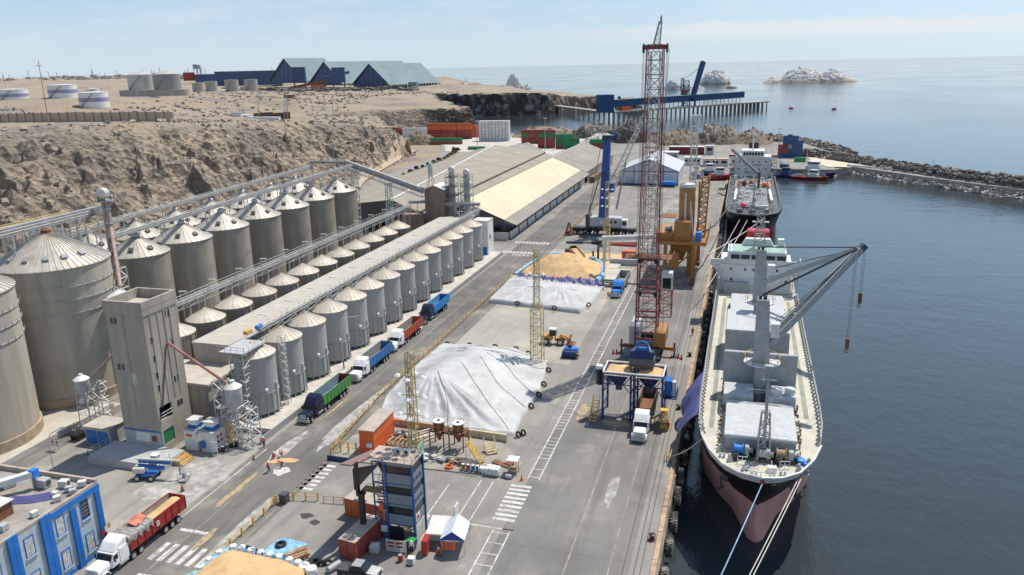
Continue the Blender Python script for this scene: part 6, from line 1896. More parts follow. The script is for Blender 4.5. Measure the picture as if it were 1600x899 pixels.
def bag_pile(label,x,y,nx,ny,nz,s=0.42,z0=0.16):
    p = thing('bag_pile',label,'bags',(x,y,z0)); r = random.Random(int(x*10))
    for k in range(nz):
        for i in range(nx):
            for j in range(ny):
                g = G(); q = (i*s*1.25-nx*s*.6+r.uniform(-.06,.06),j*s*1.1-ny*s*.55+r.uniform(-.06,.06),0.14+0.26*k)
                g.rb((0,0,0),(s*1.3,s*1.0,0.3),r.uniform(-.2,.2),r.uniform(-.1,.1))
                o = obj('bag', g, bagw, p, loc=q, bev=0.09)
    return p
bag_pile('large pile of white sacks at the right end of the platform edge',-32.2,97.2,4,3,4)
bag_pile('small pile of white sacks beside the drum rack',-33.9,97.3,2,2,3)
gh = thing('guard_hut','small beige roofed booth on thin posts at the platform corner','booth',(-29.6,98.0,0.0))
for a in (-.6,.6):
    for c in (-.6,.6): obj('post', G().bx(a-.04,a+.04,c-.04,c+.04,0,2.3), timber, gh)
obj('roof', G().bx(-.85,.85,-.85,.85,2.302,2.4), offwhite, gh); obj('counter', G().bx(-.6,.6,-.6,.6,0.75,0.85), timber, gh)
tag(obj('propane_tank', G().lathe(0,0,[(0.1,-.5),(0.3,-.42),(0.34,0),(0.3,.42),(0.1,.5)],14,axis='x',z0=.36), steel, loc=(-29.9,96.4,0.0), smooth=True), 'small silver gas cylinder under the beige booth', 'cylinder')
g = G(); r_ = random.Random(8)
tim = thing('timber_stack','loose stack of pale timbers and pipes by the lattice mast','timber stack',(-46.6,105.2,0.16),0.9)
for i in range(9): obj('timber', G().rb((r_.uniform(-.3,.3),-1.3+0.33*i,0.18+0.16*(i % 3)),(4.2,0.26,0.2),r_.uniform(-.12,.12)), timber if i % 2 else offwhite, tim)
cr_ = thing('timber_crib','pale open timber frame crates left of the lattice mast','crate',(-49.3,102.0,0.16),-0.1)
for i in range(5): obj('slat', G().bx(-1.8+0.8*i,-1.55+0.8*i,-1.1,1.1,0.5,0.75), timber, cr_)
obj('rail', G().bx(-2.0,2.0,-1.2,-1.0,0,0.498).bx(-2.0,2.0,1.0,1.2,0,0.498), timber, cr_)
def scrap(label,x,y,rx,ry,n,seed,z0=0.16,m=(rust,darkgrey,grey,timber)):
    s = thing('scrap_heap',label,'scrap',(x,y,z0)); r = random.Random(seed)
    for i in range(n):
        a = r.random()*6.28; q = math.sqrt(r.random())
        p = Vector((rx*q*cos(a),ry*q*sin(a),0.2+r.random()*.6*(1-q)))
        d = Vector((r.uniform(-1,1),r.uniform(-1,1),r.uniform(-.4,.5)))*r.uniform(.3,.9)
        if i % 3: obj('scrap_piece', G().beam(p-d,p+d,r.uniform(.06,.2)), r.choice(m), s)
        else: obj('scrap_piece', G().lathe(0,0,[(r.uniform(.2,.5),0),(r.uniform(.3,.5),.3)],9), r.choice(m), s, loc=p)
    return s
scrap('jumbled pipes and net scrap between the orange block and the mast',-50.6,104.9,1.9,1.3,26,3,m=(darkgrey,rust,grey,darkwear))
scrap('grey scrap coils in front of the rusty bins',-42.4,98.6,2.6,0.9,30,4,m=(grey,steel,offwhite,darkgrey))
scrap('row of rusty machine parts before the bright yellow stair',-38.2,98.4,1.6,0.6,18,5)
tag(obj('hose_coil', G().lathe(0,0,[(0.35,0),(0.6,0.05),(0.6,0.3),(0.35,0.35),(0.35,0)],16,caps=False), orange, loc=(-39.2,97.0,0.18), smooth=True), 'red orange coil of hose left of the drum rack', 'hose')
tag(obj('steel_sheet', G().beam((-33.4,100.4,0.3),(-30.6,99.3,0.3),1.0,0.08).beam((-31.4,100.4,0.42),(-30.2,100.0,0.42),1.2,0.08), rust), 'rusty steel ramp sheets lying right of the yellow stair', 'sheet')
def cone(label,x,y,z0=0.0,m=orange,s=1.0):
    c = thing('traffic_cone',label,'cone',(x,y,z0)); obj('body', G().lathe(0,0,[(0.16*s,0.03),(0.03*s,0.72*s),(0.01,0.73*s)],10), m, c, smooth=True); obj('base', G().bx(-.2*s,.2*s,-.2*s,.2*s,0,0.03), m, c); return c
cone('orange traffic cone at the corner of the white ladder marking',-27.9,96.3,0,orange,1.3)
cone('dark traffic cone standing on the yard beside the boom lift',-73.7,81.7,0,rust,1.5)
cone('small cone at the foot of the white lattice scaffold',-69.2,92.3,0,rust,1.2)

# lattice flood light masts
mastm = paint('mast_yellow',(0.5,0.4,0.17),amt=0.5)
def flood_mast(label,x,y,H,w0,w1,zs,lamps,arms=1.6):
    t = thing('flood_light_mast',label,'light mast',(x,y,0))
    obj('lower_lattice', G().lattice((0,0,0),(0,0,zs),w0,w0*.92,0.1,0.055,max(4,int(zs/1.5))), mastm, t)
    obj('upper_lattice', G().lattice((0,0,zs),(0,0,H),w1,w1*.8,0.075,0.045,max(5,int((H-zs)/1.2))), mastm, t)
    g = G(); g.tube((-w1*.3,-.2,0.5),(-w1*.3,-.2,H-1),0.035,n=4); g.tube((w1*.1,-.2,0.5),(w1*.1,-.2,H-1),0.035,n=4)
    for i in range(int(H/0.45)): g.tube((-w1*.3,-.2,.5+.45*i),(w1*.1,-.2,.5+.45*i),0.025,n=3)
    obj('ladder', g, timber, t)
    obj('ring', G().rail([(-.9,-.9,zs),(.9,-.9,zs),(.9,.9,zs),(-.9,.9,zs),(-.9,-.9,zs)],1.0,0.9,0.035), mastm, t)
    for zz in lamps:
        obj('lamp_arm', G().beam((-arms,0,zz),(arms,0,zz),0.09).beam((0,-arms*.7,zz),(0,arms*.7,zz),0.09), mastm, t)
        for k,(a,b) in enumerate(((-arms,0),(arms,0),(0,-arms*.7),(0,arms*.7))):
            obj('flood_light', G().lathe(a,b,[(0.12,zz+.2),(0.42,zz-.05),(0.46,zz-.12),(0.4,zz-.13)],12), white, t, smooth=True)
    obj('base', G().bx(-w0*.8,w0*.8,-w0*.8,w0*.8,0,0.4), conc_light, t)
    return t
flood_mast('yellow lattice floodlight mast rising behind the blue control tower',-38.1,82.9,23.5,1.5,1.0,11.0,(15.2,17.8,20.4),1.7)
flood_mast('yellow lattice floodlight mast at the right edge of the largest tarpaulin heap',-37.0,140.6,23.4,2.2,1.1,11.6,(16.0,18.6),1.3)
flood_mast('yellow lattice floodlight mast in front of the blue crane',-38.2,228.4,23.7,1.9,1.0,11.0,(16.5,19.0,21.5),1.5)

# blue control tower
ct = thing('control_tower','slim blue steel control tower of four glazed storeys with outside stairs','tower',(-36.5,78.2,0))
ctw = paint('control_tower_panel',(0.2,0.24,0.28),amt=0.25); ctb = paint('control_tower_blue',(0.015,0.09,0.3),amt=0.15)
CW, CD, CH = 3.6, 3.4, 10.8
obj('core', G().bx(-CW+.1,-.1,.1,CD-.1,2.2,CH-.1), black, ct)
for k in range(3):
    z0 = 2.4+2.8*k
    for nm,(a,b,m_) in (('spandrel',(z0,z0+1.35,ctw)),('window_band',(z0+1.4,z0+2.35,glass)),('header_panel',(z0+2.4,z0+2.78,ctw))):
        p = obj(nm, G().bx(-CW+.1,-.1,.02 if nm != 'window_band' else .06,.099,a,b), m_, ct)
        p2 = obj(nm, G().bx(-.099,-.02 if nm != 'window_band' else -.06,.1,CD-.1,a,b), ctw if nm == 'spandrel' else m_, ct)
    obj('floor_beam', G().bx(-CW,0.0,-.03,.0,z0+1.36,z0+1.4).bx(-CW,0,-.04,0.015,z0-.07,z0+.0), ctb, ct)
    for q in range(3): obj('small_window', G().bx(-.015,.03,.45+.85*q,1.0+.85*q,z0+.25,z0+.75), darkgrey, ct) if k else None
for x_,y_ in ((-CW,0),(0,0),(0,CD),(-CW,CD)): obj('corner_post', G().bx(x_-.12,x_+.12,y_-.12,y_+.12,0,CH+.1), ctb, ct)
obj('roof', G().bx(-CW-.25,.25,-.25,CD+.25,CH+.102,CH+.25), sheettop, ct)
g = G(); g.rail([(-CW-.2,-.2,CH+.25),(.2,-.2,CH+.25),(.2,CD+.2,CH+.25),(-CW-.2,CD+.2,CH+.25)],1.0,.9,.03); obj('roof_rail', g, timber, ct)
obj('ground_panel', G().bx(-CW+.1,-1.6,.03,.1,0,2.0), black, ct)
obj('door_panel', G().bx(-.08,-.0,.3,3.0,.2,2.2), offwhite, ct)
obj('warning_sign', G().bx(.001,.03,.5,1.6,2.7,3.7), white, ct); obj('warning_mark', G().bx(.031,.04,.7,1.4,2.9,3.5), red, ct)
for i in range(2): 
    a_ = obj('air_conditioner', G().bx(-3.0+1.1*i,-2.2+1.1*i,1.9,2.3,CH+.26,CH+.95), white, ct); obj('fan_grille', G().lathe(-2.6+1.1*i,1.89,[(.05,0),(.25,0),(.25,-.02)],12,axis='y',z0=CH+.6), darkgrey, a_)
# open stair bay to the left
g = G()
for y_ in (.0,2.6):
    g.bx(-CW-1.75,-CW-1.6,y_-.08,y_+.08,0,CH)
for zz in (2.4,5.2,8.0,CH): g.bx(-CW-1.7,-CW-.13,-.06,.06,zz-.15,zz); g.bx(-CW-1.7,-CW-.13,2.5,2.65,zz-.15,zz)
obj('stair_frame', g, ctb, ct)
for k in range(4):
    z0, z1 = (0.1,2.4,5.2,8.0)[k],(2.4,5.2,8.0,CH)[k]
    a, b = ((.2,2.3),(2.3,.2))[k % 2]
    for i in range(9):
        t = (i+.5)/9
        obj('stair_tread', G().bx(-CW-1.5,-CW-.7 if k % 2 else -CW-.3,a+(b-a)*t-.12,a+(b-a)*t+.12,z0+(z1-z0)*t-.04,z0+(z1-z0)*t), darkgrey, ct)
    obj('stair_rail', G().beam((-CW-1.55,a,z0+1),(-CW-1.55,b,z1+1),.06).beam((-CW-1.55,0,z1+1.0-1.0),(-CW-.2,0,z1+1.0-1.0),.06).beam((-CW-1.6,-.02,z0+1.0),(-CW-.2,-.02,z0+1.0),.06), timber, ct)
obj('hanging_coverall', G().rb((-CW-.85,.1,4.6),(.5,.12,1.3),.1,.15), hivis, ct)
obj('stair_roof', G().bx(-CW-2.4,-CW-.3,.3,3.6,CH+.12,CH+.2), paint('pink_roof',(.5,.36,.3)), ct)
obj('green_banner', G().bx(.14,.17,1.9,3.5,CH+.0,CH+1.7), paint('pale_green_banner',(.3,.55,.45)), ct)
obj('condenser', G().bx(-CW-.9,-CW-.1,-.35,-.02,1.3,2.0), white, ct)
bc = thing('gangway_column','black steel column carrying a brown roofed gangway beside the control tower','gangway',(-42.9,77.0,0))
obj('column', G().bx(-.3,.3,-.3,.3,0,6.6).bx(-.45,.45,-.45,.45,6.602,6.9), black, bc)
obj('arm', G().bx(-.5,-.2,-.4,.2,6.92,11.0), black, bc)
obj('gangway_side', G().extr([(0,6.9),(6.2,6.9),(6.2,7.2),(.2,9.8),(0,9.8)],(-1.1,.3,0),'x',.15), black, bc)
obj('gangway_roof', slab4(G(),(-2.2,-.6,10.9),(-.7,-.6,10.9),(-.4,7.6,8.6),(-2.2,7.6,8.6),.2), paint('brown_roof',(.23,.14,.12)), bc)
g = G(); g.rail([(.6,.2,7.0),(2.0,1.0,7.0)],1.0,.6,.04); g.bx(-.2,2.4,.3,1.6,6.92,7.0); obj('landing', g, timber, bc)
# clutter round the tower foot
def ibc(label,x,y,rz=0):
    t = thing('tote_tank',label,'tank',(x,y,0),rz); obj('pallet', G().bx(-.6,.6,-.5,.5,0,.14), timber, t); obj('bottle', G().bx(-.55,.55,-.45,.45,.15,1.1), white, t, bev=.06)
    g = G()
    for i in range(6):
        for s in (-.5,.5): g.beam((-.58+.232*i,s,.15),(-.58+.232*i,s,1.15),.03)
    for zz in (.3,.6,.9,1.15):
        for s in (-.5,.5): g.beam((-.6,s,zz),(.6,s,zz),.03)
        for s in (-.6,.6): g.beam((s,-.5,zz),(s,.5,zz),.03)
    obj('cage', g, steel, t); return t
ibc('white caged liquid tote beside the dark red container',-40.7,75.3,.2)
br_ = thing('pallet_barrier','stacked pale barrier frames with red panels before the control tower','barrier',(-38.1,75.9,0),.05)
for i in range(6): obj('slat', G().bx(-1.3,1.3,-.06,.0,.12+.28*i,.3+.28*i), offwhite, br_)
for i in range(4): obj('red_panel', G().bx(-1.1+1.1*(i % 2),-.25+1.1*(i % 2),-.09,-.062,.75+.5*(i//2),1.0+.5*(i//2)), red, br_)
for x_ in (-1.2,1.1): obj('post', G().bx(x_,x_+.1,.002,.1,0,1.8), offwhite, br_)
dm = thing('red_drum','red steel drum in front of the control tower','drum',(-36.9,74.4,0)); obj('body', G().lathe(0,0,[(.29,0),(.29,.4),(.31,.43),(.29,.46),(.29,.88)],14), red, dm, smooth=True); obj('lid', G().lathe(0,0,[(.27,.881),(.27,.9)],14), grey, dm)
for k,(x,y,lab) in enumerate(((-35.4,74.3,'white and grey air unit standing on the ground before the red cabinets'),(-35.9,74.9,'small white box beside the grey air unit'))):
    t = thing('equipment_box',lab,'box',(x,y,0)); s = .75 if k == 0 else .45
    obj('body', G().bx(-s/2,s/2,-s/2,s/2,.05,s*1.2), white, t, bev=.03); obj('grille', G().bx(-s*.35,s*.35,-s/2-.03,-s/2-.002,.2,s), grey, t)
rc = thing('red_cabinet','tall red cabinet panel with white edge beside the party tent','cabinet',(-34.6,76.9,0),.1)
obj('body', G().bx(-.35,.35,-.8,.8,0,2.0), red, rc); obj('edge', G().bx(-.38,-.352,-.8,.8,0,2.05), white, rc)
gm_ = thing('green_machine','green topped machine under the control tower corner','machine',(-36.6,77.0,0)); obj('body', G().bx(-.5,.5,-.4,.4,0,1.3), darkgrey, gm_); obj('top', G().bx(-.6,.6,-.5,.5,1.302,1.4), green, gm_)
bbd = thing('white_signboard','white signboard on a post behind the tents','sign',(-33.0,83.4,0)); obj('board', G().bx(-.06,.06,-.7,.7,1.0,3.0), white, bbd); obj('post', G().bx(-.05,.05,-.05,.05,0,.998), grey, bbd); obj('frame', G().rail([(.3,-.6,0),(2.0,-.2,0)],1.0,.6,.04), timber, bbd)
tn = thing('party_tent','open sided tent with white blue roof and dark blue gable','tent',(-31.5,79.0,0),0.16)
tw_ = paint('tent_white',(.6,.68,.76),amt=.1)
for s in (-1,1):
    q = [(s*1.5,-2.0,2.2),(s*1.5,2.0,2.2),(0,2.0,3.3),(0,-2.0,3.3)]
    obj('roof_panel', slab4(G(),*(q if s > 0 else q[::-1]),.06), tw_, tn)
obj('gable', G().add([(-1.5,-2.02,2.1),(1.5,-2.02,2.1),(1.5,-2.02,2.2),(0,-2.02,3.28),(-1.5,-2.02,2.2)],[(0,1,2,3,4),(4,3,2,1,0)]), paint('royal_blue_cloth',(.02,.05,.26),amt=.1), tn)
for x_ in (-1.42,1.42):
    for y_ in (-1.9,1.9): obj('pole', G().tube((x_,y_,0),(x_,y_,2.2),.035), steel, tn)
tn2 = thing('flat_canopy','low grey white canopy next to the tent','canopy',(-34.0,79.7,0),0.16)
obj('sheet', slab4(G(),(-1.2,-1.8,2.0),(1.3,-1.8,2.0),(1.3,1.9,2.3),(-1.2,1.9,2.3),.06), offwhite, tn2)
for x_ in (-1.1,1.2):
    for y_ in (-1.7,1.8): obj('pole', G().tube((x_,y_,0),(x_,y_,2.0 if y_ < 0 else 2.25),.035), steel, tn2)
ck = thing('hung_coveralls','rail of orange coveralls hung under the tent','clothes',(-31.8,77.3,0),.16)
obj('rail', G().tube((-1,0,1.7),(1,0,1.7),.03), steel, ck)
for i in range(4): obj('coverall', G().rb((-.7+.45*i,0,1.1),(.36,.18,1.1),.3*i,.05*i), hivis, ck)
tb = thing('dark_table','dark table with gear under the grey canopy','table',(-33.8,77.9,0)); obj('top', G().bx(-.9,.9,-.5,.5,.7,.76), darkgrey, tb)
for a in (-.8,.8):
    for c_ in (-.4,.4): obj('leg', G().bx(a-.04,a+.04,c_-.04,c_+.04,0,.698), darkgrey, tb)

# blue office at the lower left
of = thing('office_building','two storey pale blue office with bright blue pilasters and a cluttered flat roof','building',(-73.8,67.9,0))
ow = paint('office_wall',(0.44,0.5,0.53),amt=0.12); ob = paint('office_blue',(0.015,0.16,0.52),amt=0.08)
OL, OD, OH = 22, 26, 9.2
obj('wall', G().bx(-OD,0,-OL,0,0,OH-.35), ow, of)
obj('roof', G().bx(-OD+.3,-.3,-OL+.3,-.3,OH-.348,OH-.25), mat('office_roof',(0.27,0.245,0.22),.9,0,.2,.4,(.4,.37,.33),.5,.2), of)
obj('parapet', G().bx(-OD,0.04,-.3,0.04,OH-.347,OH+.35).bx(-.3,.04,-OL,-.302,OH-.346,OH).bx(-OD,-OD+.3,-OL,-.303,OH-.346,OH+.35), sheettop, of)
obj('cornice', G().bx(.042,.16,-7.15,.1,OH-1.0,OH-.35), ob, of)
obj('base_band', G().bx(.002,.1,-OL,0,0,.5), ob, of)
for y0,w,zt in ((-.8,.36,OH-1.02),(-.4,.3,OH-1.02),(-4.6,.42,OH-1.3),(-4.14,.36,OH-1.3),(-8.6,.7,OH),(-7.86,.66,OH),(-12.8,.6,OH),(-12.16,.6,OH),(-17,.6,OH),(-16.36,.6,OH)):
    obj('pilaster', G().bx(.11,.3,y0,y0+w,0.002,zt), ob, of)
for y0 in (-2.4,-6.0,-10.2,-14.5,-19):
    for z0 in (1.1,5.5):
        w = obj('window', G().bx(.003,.07,y0-.62,y0+.62,z0,z0+.1).bx(.003,.07,y0-.62,y0+.62,z0+2.4,z0+2.5).bx(.003,.07,y0-.62,y0-.52,z0+.1,z0+2.4).bx(.003,.07,y0+.52,y0+.62,z0+.1,z0+2.4), ob, of)
        obj('pane', G().bx(.002,.03,y0-.52,y0+.52,z0+.1,z0+2.4), mat('curtained_glass',(.6,.6,.55),.35,0,.35,2.0) if not (y0 == -2.4 and z0 > 4) else glass, w)
        g = G()
        for i in range(1,4): g.bx(.031,.045,y0-.52+.26*i-.012,y0-.52+.26*i+.012,z0+.1,z0+2.4)
        for i in range(1,5): g.bx(.031,.05,y0-.52,y0+.52,z0+.1+.46*i-.012,z0+.1+.46*i+.012)
        obj('grille', g, steel, w); obj('sill', G().bx(.002,.16,y0-.72,y0+.72,z0-.12,z0-.003), ow, w)
def ac_unit(label,x,y,s=.9,rz=0,m=offwhite):
    t = thing('roof_air_unit',label,'air unit',(x*.973,y*.973,OH-.25),rz); obj('casing', G().bx(-s/2,s/2,-s*.4,s*.4,.1,s*.9), m, t, bev=.03)
    obj('fan', G().lathe(s/2+.005,0,[(.03,0),(s*.3,0),(s*.3,.015)],14,axis='x',z0=s*.5), darkgrey, t); obj('feet', G().bx(-s*.4,-s*.3,-s*.4,s*.4,0,.098).bx(s*.3,s*.4,-s*.4,s*.4,0,.098), steel, t); return t
for k,(x,y,s,lab) in enumerate(((-81.5,67.3,1.3,'big square grey air unit near the middle of the office roof'),(-79.0,67.9,1.1,'square air unit right of the big one on the office roof'),(-77.6,67.2,.8,'twin white fan unit leaning near the roof corner'),(-76.9,68.6,.9,'white air unit at the far corner of the office roof'),(-76.6,66.8,.8,'round fan air unit next to the road side parapet'),(-77.2,65.0,.8,'dark air unit at the road side edge of the office roof'),(-86.0,66.2,1.4,'grey air unit at the left edge of the photo on the roof'),(-77.0,61.6,.8,'low white box on the road side roof edge'),(-78.0,58.4,.9,'white air unit at the near road side of the office roof'),(-78.4,65.9,.7,'small white box among the fan units'))):
    ac_unit(lab,x,y,s,.2*k,offwhite if k % 2 else midgrey)
ldz = thing('roof_stair_cover','white sloping duct with blue end crossing the office roof','duct',(-82.2,62.8,OH-.25))
obj('duct', G().beam((-3.5,-3.6,1.2),(2.0,2.2,2.0),.8,.7), white, ldz); obj('end_cap', G().bx(1.7,2.5,1.9,2.7,1.5,2.5), skyblue, ldz); obj('post', G().bx(1.9,2.2,2.0,2.3,0,1.498).bx(-3.4,-3.1,-3.4,-3.1,0,.9), grey, ldz)
wtk = thing('roof_hut','small brown roof hut with a white lid on the office roof','hut',(-79.2,58.8,OH-.25)); obj('wall', G().bx(-1.3,1.3,-1.1,1.1,0,1.7), rust, wtk); obj('roof', G().bx(-1.5,1.5,-1.3,1.3,1.702,1.8), offwhite, wtk)
strip_tarp([(-80.8,61.9),(-78.3,62.9),(-76.5,64.2)],2.0,.3,tarpp,'dark blue grey sheet crumpled on the office roof',6).location.z = OH-.22
dt = thing('drain_pipe','two thin grey drain pipes on the office facade','pipe',(-73.7,63.6,0)); obj('pipe', G().tube((.06,0,.6),(.06,0,OH-1.1),.05).tube((.06,.25,3.5),(.06,.25,OH-1.1),.03), grey, dt)
wsn = thing('warning_signs','red and yellow warning signs at the far corner of the office facade','sign',(-73.4,67.6,0))
for i,m_ in enumerate((red,white,yellow)): obj('board', G().bx(.02,.06,-.7+.5*i,-.3+.5*i,2.2+.25*i,2.9+.25*i), m_, wsn)
obj('post', G().bx(-.05,.0,-.1,0,0,3.2), darkred, wsn)

# mid yard items
obz = thing('red_container_cabin','red orange cabin with a white notice near the ladder marking','cabin',(-31.7,230.6,0)); obj('body', G().bx(-2,2,-1.2,1.2,0,2.7), paint('cabin_red',(.5,.07,.03)), obz); obj('notice', G().bx(-.8,1.0,-1.25,-1.202,.9,2.1), white, obz); obj('roof', G().bx(-2.1,2.1,-1.3,1.3,2.702,2.8), orange, obz)
wl = thing('concrete_barrier','grey concrete block pad beside the blue barrier roll','concrete pad',(-32.4,214,0))
for k in range(3): obj('slab', G().bx(-4,3.4 if k < 2 else -.5,-9+6*k,-3.2+6*k,0,.5+.02*k), conc_light, wl)
obj('parapet', G().bx(-4,4.2,9.2,10.2,0,1.8), midgrey, wl)
vp = thing('vent_pipes','pair of dark bent vent pipes beside the third mast','pipe',(-40.6,227.6,0)); obj('pipe', G().path([(0,0,0),(0,0,4.0),(.3,0,4.5),(1.2,0,4.5)],.35,10), darkgrey, vp, smooth=True); obj('pipe', G().path([(-1.6,.6,0),(-1.6,.6,2.2),(-1.9,.6,2.7)],.3,10), darkgrey, vp, smooth=True)
bu = thing('brown_beams','rusty red beams stacked beside the blue crane wheels','beams',(-36.4,250,0)); 
for i in range(4): obj('beam', G().rb((0,-1.5+i,.3),(9,.5,.6),.1*i-.1), rust if i % 2 else red, bu)
trd = thing('trench_frame','dark trench cover beams on the ground before the blue crane','beams',(-51,250.5,0)); obj('beam', G().bx(-4.5,4,-.5,.5,0,.3), black, trd); obj('end_block', G().bx(4.3,7.5,-1.3,1.3,0,.8), black, trd)
tk = thing('fuel_tank','blue white fuel tank trailer in front of the tent hall','tank',(-34,378,0)); obj('shell', G().lathe(0,0,[(.1,-3.5),(1.2,-3.2),(1.2,3.2),(.1,3.5)],14,axis='x',z0=1.8), skyblue, tk, smooth=True); obj('chassis', G().bx(-3.2,3.2,-1,1,.3,.7), black, tk)
# ------------------------------------------------------------ vehicles
rimm = mat('wheel_rim',(.5,.5,.5),.45,.4,.1)
def wheel(parent, x, y, r=.5, w=.32, dual=False):
    g = G(); W_ = w*(1.9 if dual else 1)
    g.lathe(0,0,[(r*.58,-W_/2),(r*.92,-W_/2),(r,-W_/2+.05),(r,W_/2-.05),(r*.92,W_/2),(r*.58,W_/2)],18,axis='y')
    t = obj('wheel', g, rubber, parent, loc=(x,y,r), smooth=True)
    s = 1 if y > 0 else -1
    obj('rim', G().lathe(0,0,[(.02,s*W_*.2),(r*.3,s*W_*.32),(r*.56,s*W_*.5),(r*.6,s*W_*.52)],12,axis='y'), rimm, t)
def tractor(root, m, hi=True):
    """long nosed tractor, front bumper at x = 0, running back along -x"""
    obj('chassis', G().bx(-7.6,-.3,-.42,.42,.55,.85), black, root)
    obj('hood', G().extr([(-1.0,0),(-1.02,.5),(-.86,.92),(.86,.92),(1.02,.5),(1.0,0)],(-2.35,0,.95),'x',2.15), m, root, bev=.06)
    obj('grille', G().bx(-.2,-.14,-.55,.55,.95,1.7), steel, root)
    obj('bumper', G().bx(-.22,.0,-1.2,1.2,.4,.9), steel, root, bev=.04)
    for s in (-1,1):
        obj('headlight', G().bx(-.26,-.16,s*.85-.17,s*.85+.17,1.0,1.28), white, root)
        fd = [(.62*cos(a),.62*sin(a)) for a in np.linspace(0.05,pi-.05,9)]+[(.5*cos(a),.5*sin(a)) for a in np.linspace(pi-.05,.05,9)]
        obj('fender', G().extr([(x,z) for x,z in fd],(-1.15,(.72 if s > 0 else -1.22),.52),'y',.5), m, root)
        obj('fuel_tank', G().lathe(0,0,[(.05,-.7),(.3,-.68),(.3,.68),(.05,.7)],12,axis='x',z0=.7), steel, root, loc=(-4.0,s*.95,0), smooth=True)
        obj('mirror', G().bx(-2.5,-2.38,s*1.42-.1,s*1.42+.1,1.7,2.3).beam((-2.45,s*1.2,2.2),(-2.45,s*1.4,2.2),.04), black, root)
        d_ = obj('door', G().bx(-3.25,-2.45,s*1.2-.02,s*1.2+.02,1.1,1.72), m, root)
        obj('side_window', G().bx(-3.15,-2.5,s*1.2-.025,s*1.2+.025,1.78,2.4), glass, d_)
    obj('cab', G().extr([(-3.4,.95),(-2.1,.95),(-2.15,1.75),(-2.55,2.6),(-3.4,2.75)],(0,-1.2,0),'y',2.4), m, root, bev=.05)
    obj('windshield', G().extr([(-2.1,1.78),(-2.06,1.78),(-2.44,2.5),(-2.48,2.5)],(0,-1.02,0),'y',2.04), glass, root)
    obj('sleeper', G().bx(-4.9,-3.402,-1.22,1.22,.9,2.85), m, root, bev=.06)
    if hi: obj('roof_fairing', G().extr([(-2.65,2.64),(-4.9,2.86),(-4.9,3.75),(-4.4,3.8),(-3.5,3.5)],(0,-1.15,0),'y',2.3), m, root, bev=.1)
    for s in (-1,1):
        obj('exhaust_stack', G().tube((-5.05,s*1.05,.9),(-5.05,s*1.05,3.4),.07), steel, root)
        wheel(root,-1.15,s*1.05)
        for x in (-5.5,-6.75): wheel(root,x,s*.93,.5,.3,True)
def trailer(root, m_out, m_in, x0=-5.1, x1=-15.2, z0=1.35, z1=3.1, axles=(-11.2,-12.4,-13.6), load=None, floor=None, endm=None):
    L = x0-x1
    obj('trailer_frame', G().bx(x1+.2,x0-.2,-.5,.5,.95,1.3), black, root)
    obj('trailer_floor', G().bx(x1,x0,-1.2,1.2,z0-.04,z0+.06), floor or m_in, root)
    for s in (-1,1):
        w = obj('trailer_side', G().bx(x1,x0,s*1.24-.03,s*1.24+.03,z0-.03,z1), m_out if s > 0 or True else m_in, root)
        obj('side_lining', G().bx(x1+.06,x0-.06,s*1.19-.015,s*1.19+.015,z0+.07,z1-.02), m_in, w)
        n = 8; rib = G().bx(-.05,.05,s*1.3-.04,s*1.3+.035,z0-.05,z1).mesh('rib')
        for i in range(n+1): obj('rib', rib, m_out, w, loc=(x1+.05+(L-.1)*i/n,0,0))
        obj('top_rail', G().bx(x1,x0,s*1.24-.06,s*1.24+.06,z1+.002,z1+.1), m_out, w)
    obj('front_board', G().bx(x0-.06,x0,-1.16,1.16,z0,z1+.15), endm or m_out, root)
    obj('tailgate', G().bx(x1-.05,x1+.02,-1.24,1.24,z0-.1,z1+.1), endm or m_out, root)
    for x in axles:
        for s in (-1,1): wheel(root,x,s*.93,.5,.3,True)
    for s in (-1,1): obj('landing_leg', G().bx(-8.0,-7.85,s*.6-.06,s*.6+.06,.3,1.3), black, root)
    if load:
        def f(u,v):
            x = x1+.1+(L-.2)*u; y = -1.17+2.34*v
            return (x,y,z1-.75+.55*math.sin(pi*v)**.6*(.75+.35*sin(u*9+1))+.05*mnoise.noise(Vector((x*2,y*2,0))))
        obj('grain_load', G().grid(f,40,10), load, root, smooth='all')
def semi(label, x, y, m, out, inn, **kw):
    t = thing('semi_truck', label, 'truck', (x,y,0), -pi/2)
    tractor(t, m)
    trailer(t, out, inn, **kw)
    return t
truckwhite = paint('truck_white',(.78,.78,.77),.25,amt=.08); trucknavy = paint('truck_navy',(.012,.018,.05),.2,amt=.1)
tblue = paint('trailer_blue',(.025,.16,.44),.5,amt=.45); tgreen = paint('trailer_green',(.06,.25,.06),.55,amt=.5); tred = paint('trailer_orange_red',(.44,.07,.03),.55,amt=.5); tdark = paint('trailer_dark_red',(.3,.018,.02),.45,amt=.35)
inlight = paint('trailer_inside',(.28,.27,.24),.7,amt=.5); inblue = paint('trailer_inside_blue',(.18,.27,.33),.7,amt=.5)
s1 = semi('white long nosed truck with dark red trailer full of grain, front left',-69.9,61.1,truckwhite,tdark,inlight,load=grainm)
def tf(u,v):
    x = -9.2+4.3*u; a = (v-.5)*2; y = 1.34*max(-1,min(1,a*1.25)); fold = .07*sin(x*5+a*7)+.05*sin(x*11)
    z_ = 3.32+.28*(1-abs(a))+fold if abs(a) < .8 else 3.32-(abs(a)-.8)*5.2*(.75+.25*sin(x*6))+fold
    return (x,y+.04*sin(x*9)*(abs(a) > .8),z_)
obj('tarpaulin_cover', G().grid(tf,44,20), paint('grey_cover',(.3,.29,.28)), s1, smooth='all')
obj('orange_cover', G().grid(lambda u,v: (-9.1+2.3*u,-1.0+1.6*v+.3*u,3.62+.12*sin(u*9)+.28*(1-abs(v-.4)*1.6)),16,8), paint('salmon_cover',(.6,.2,.12)), s1, smooth='all')
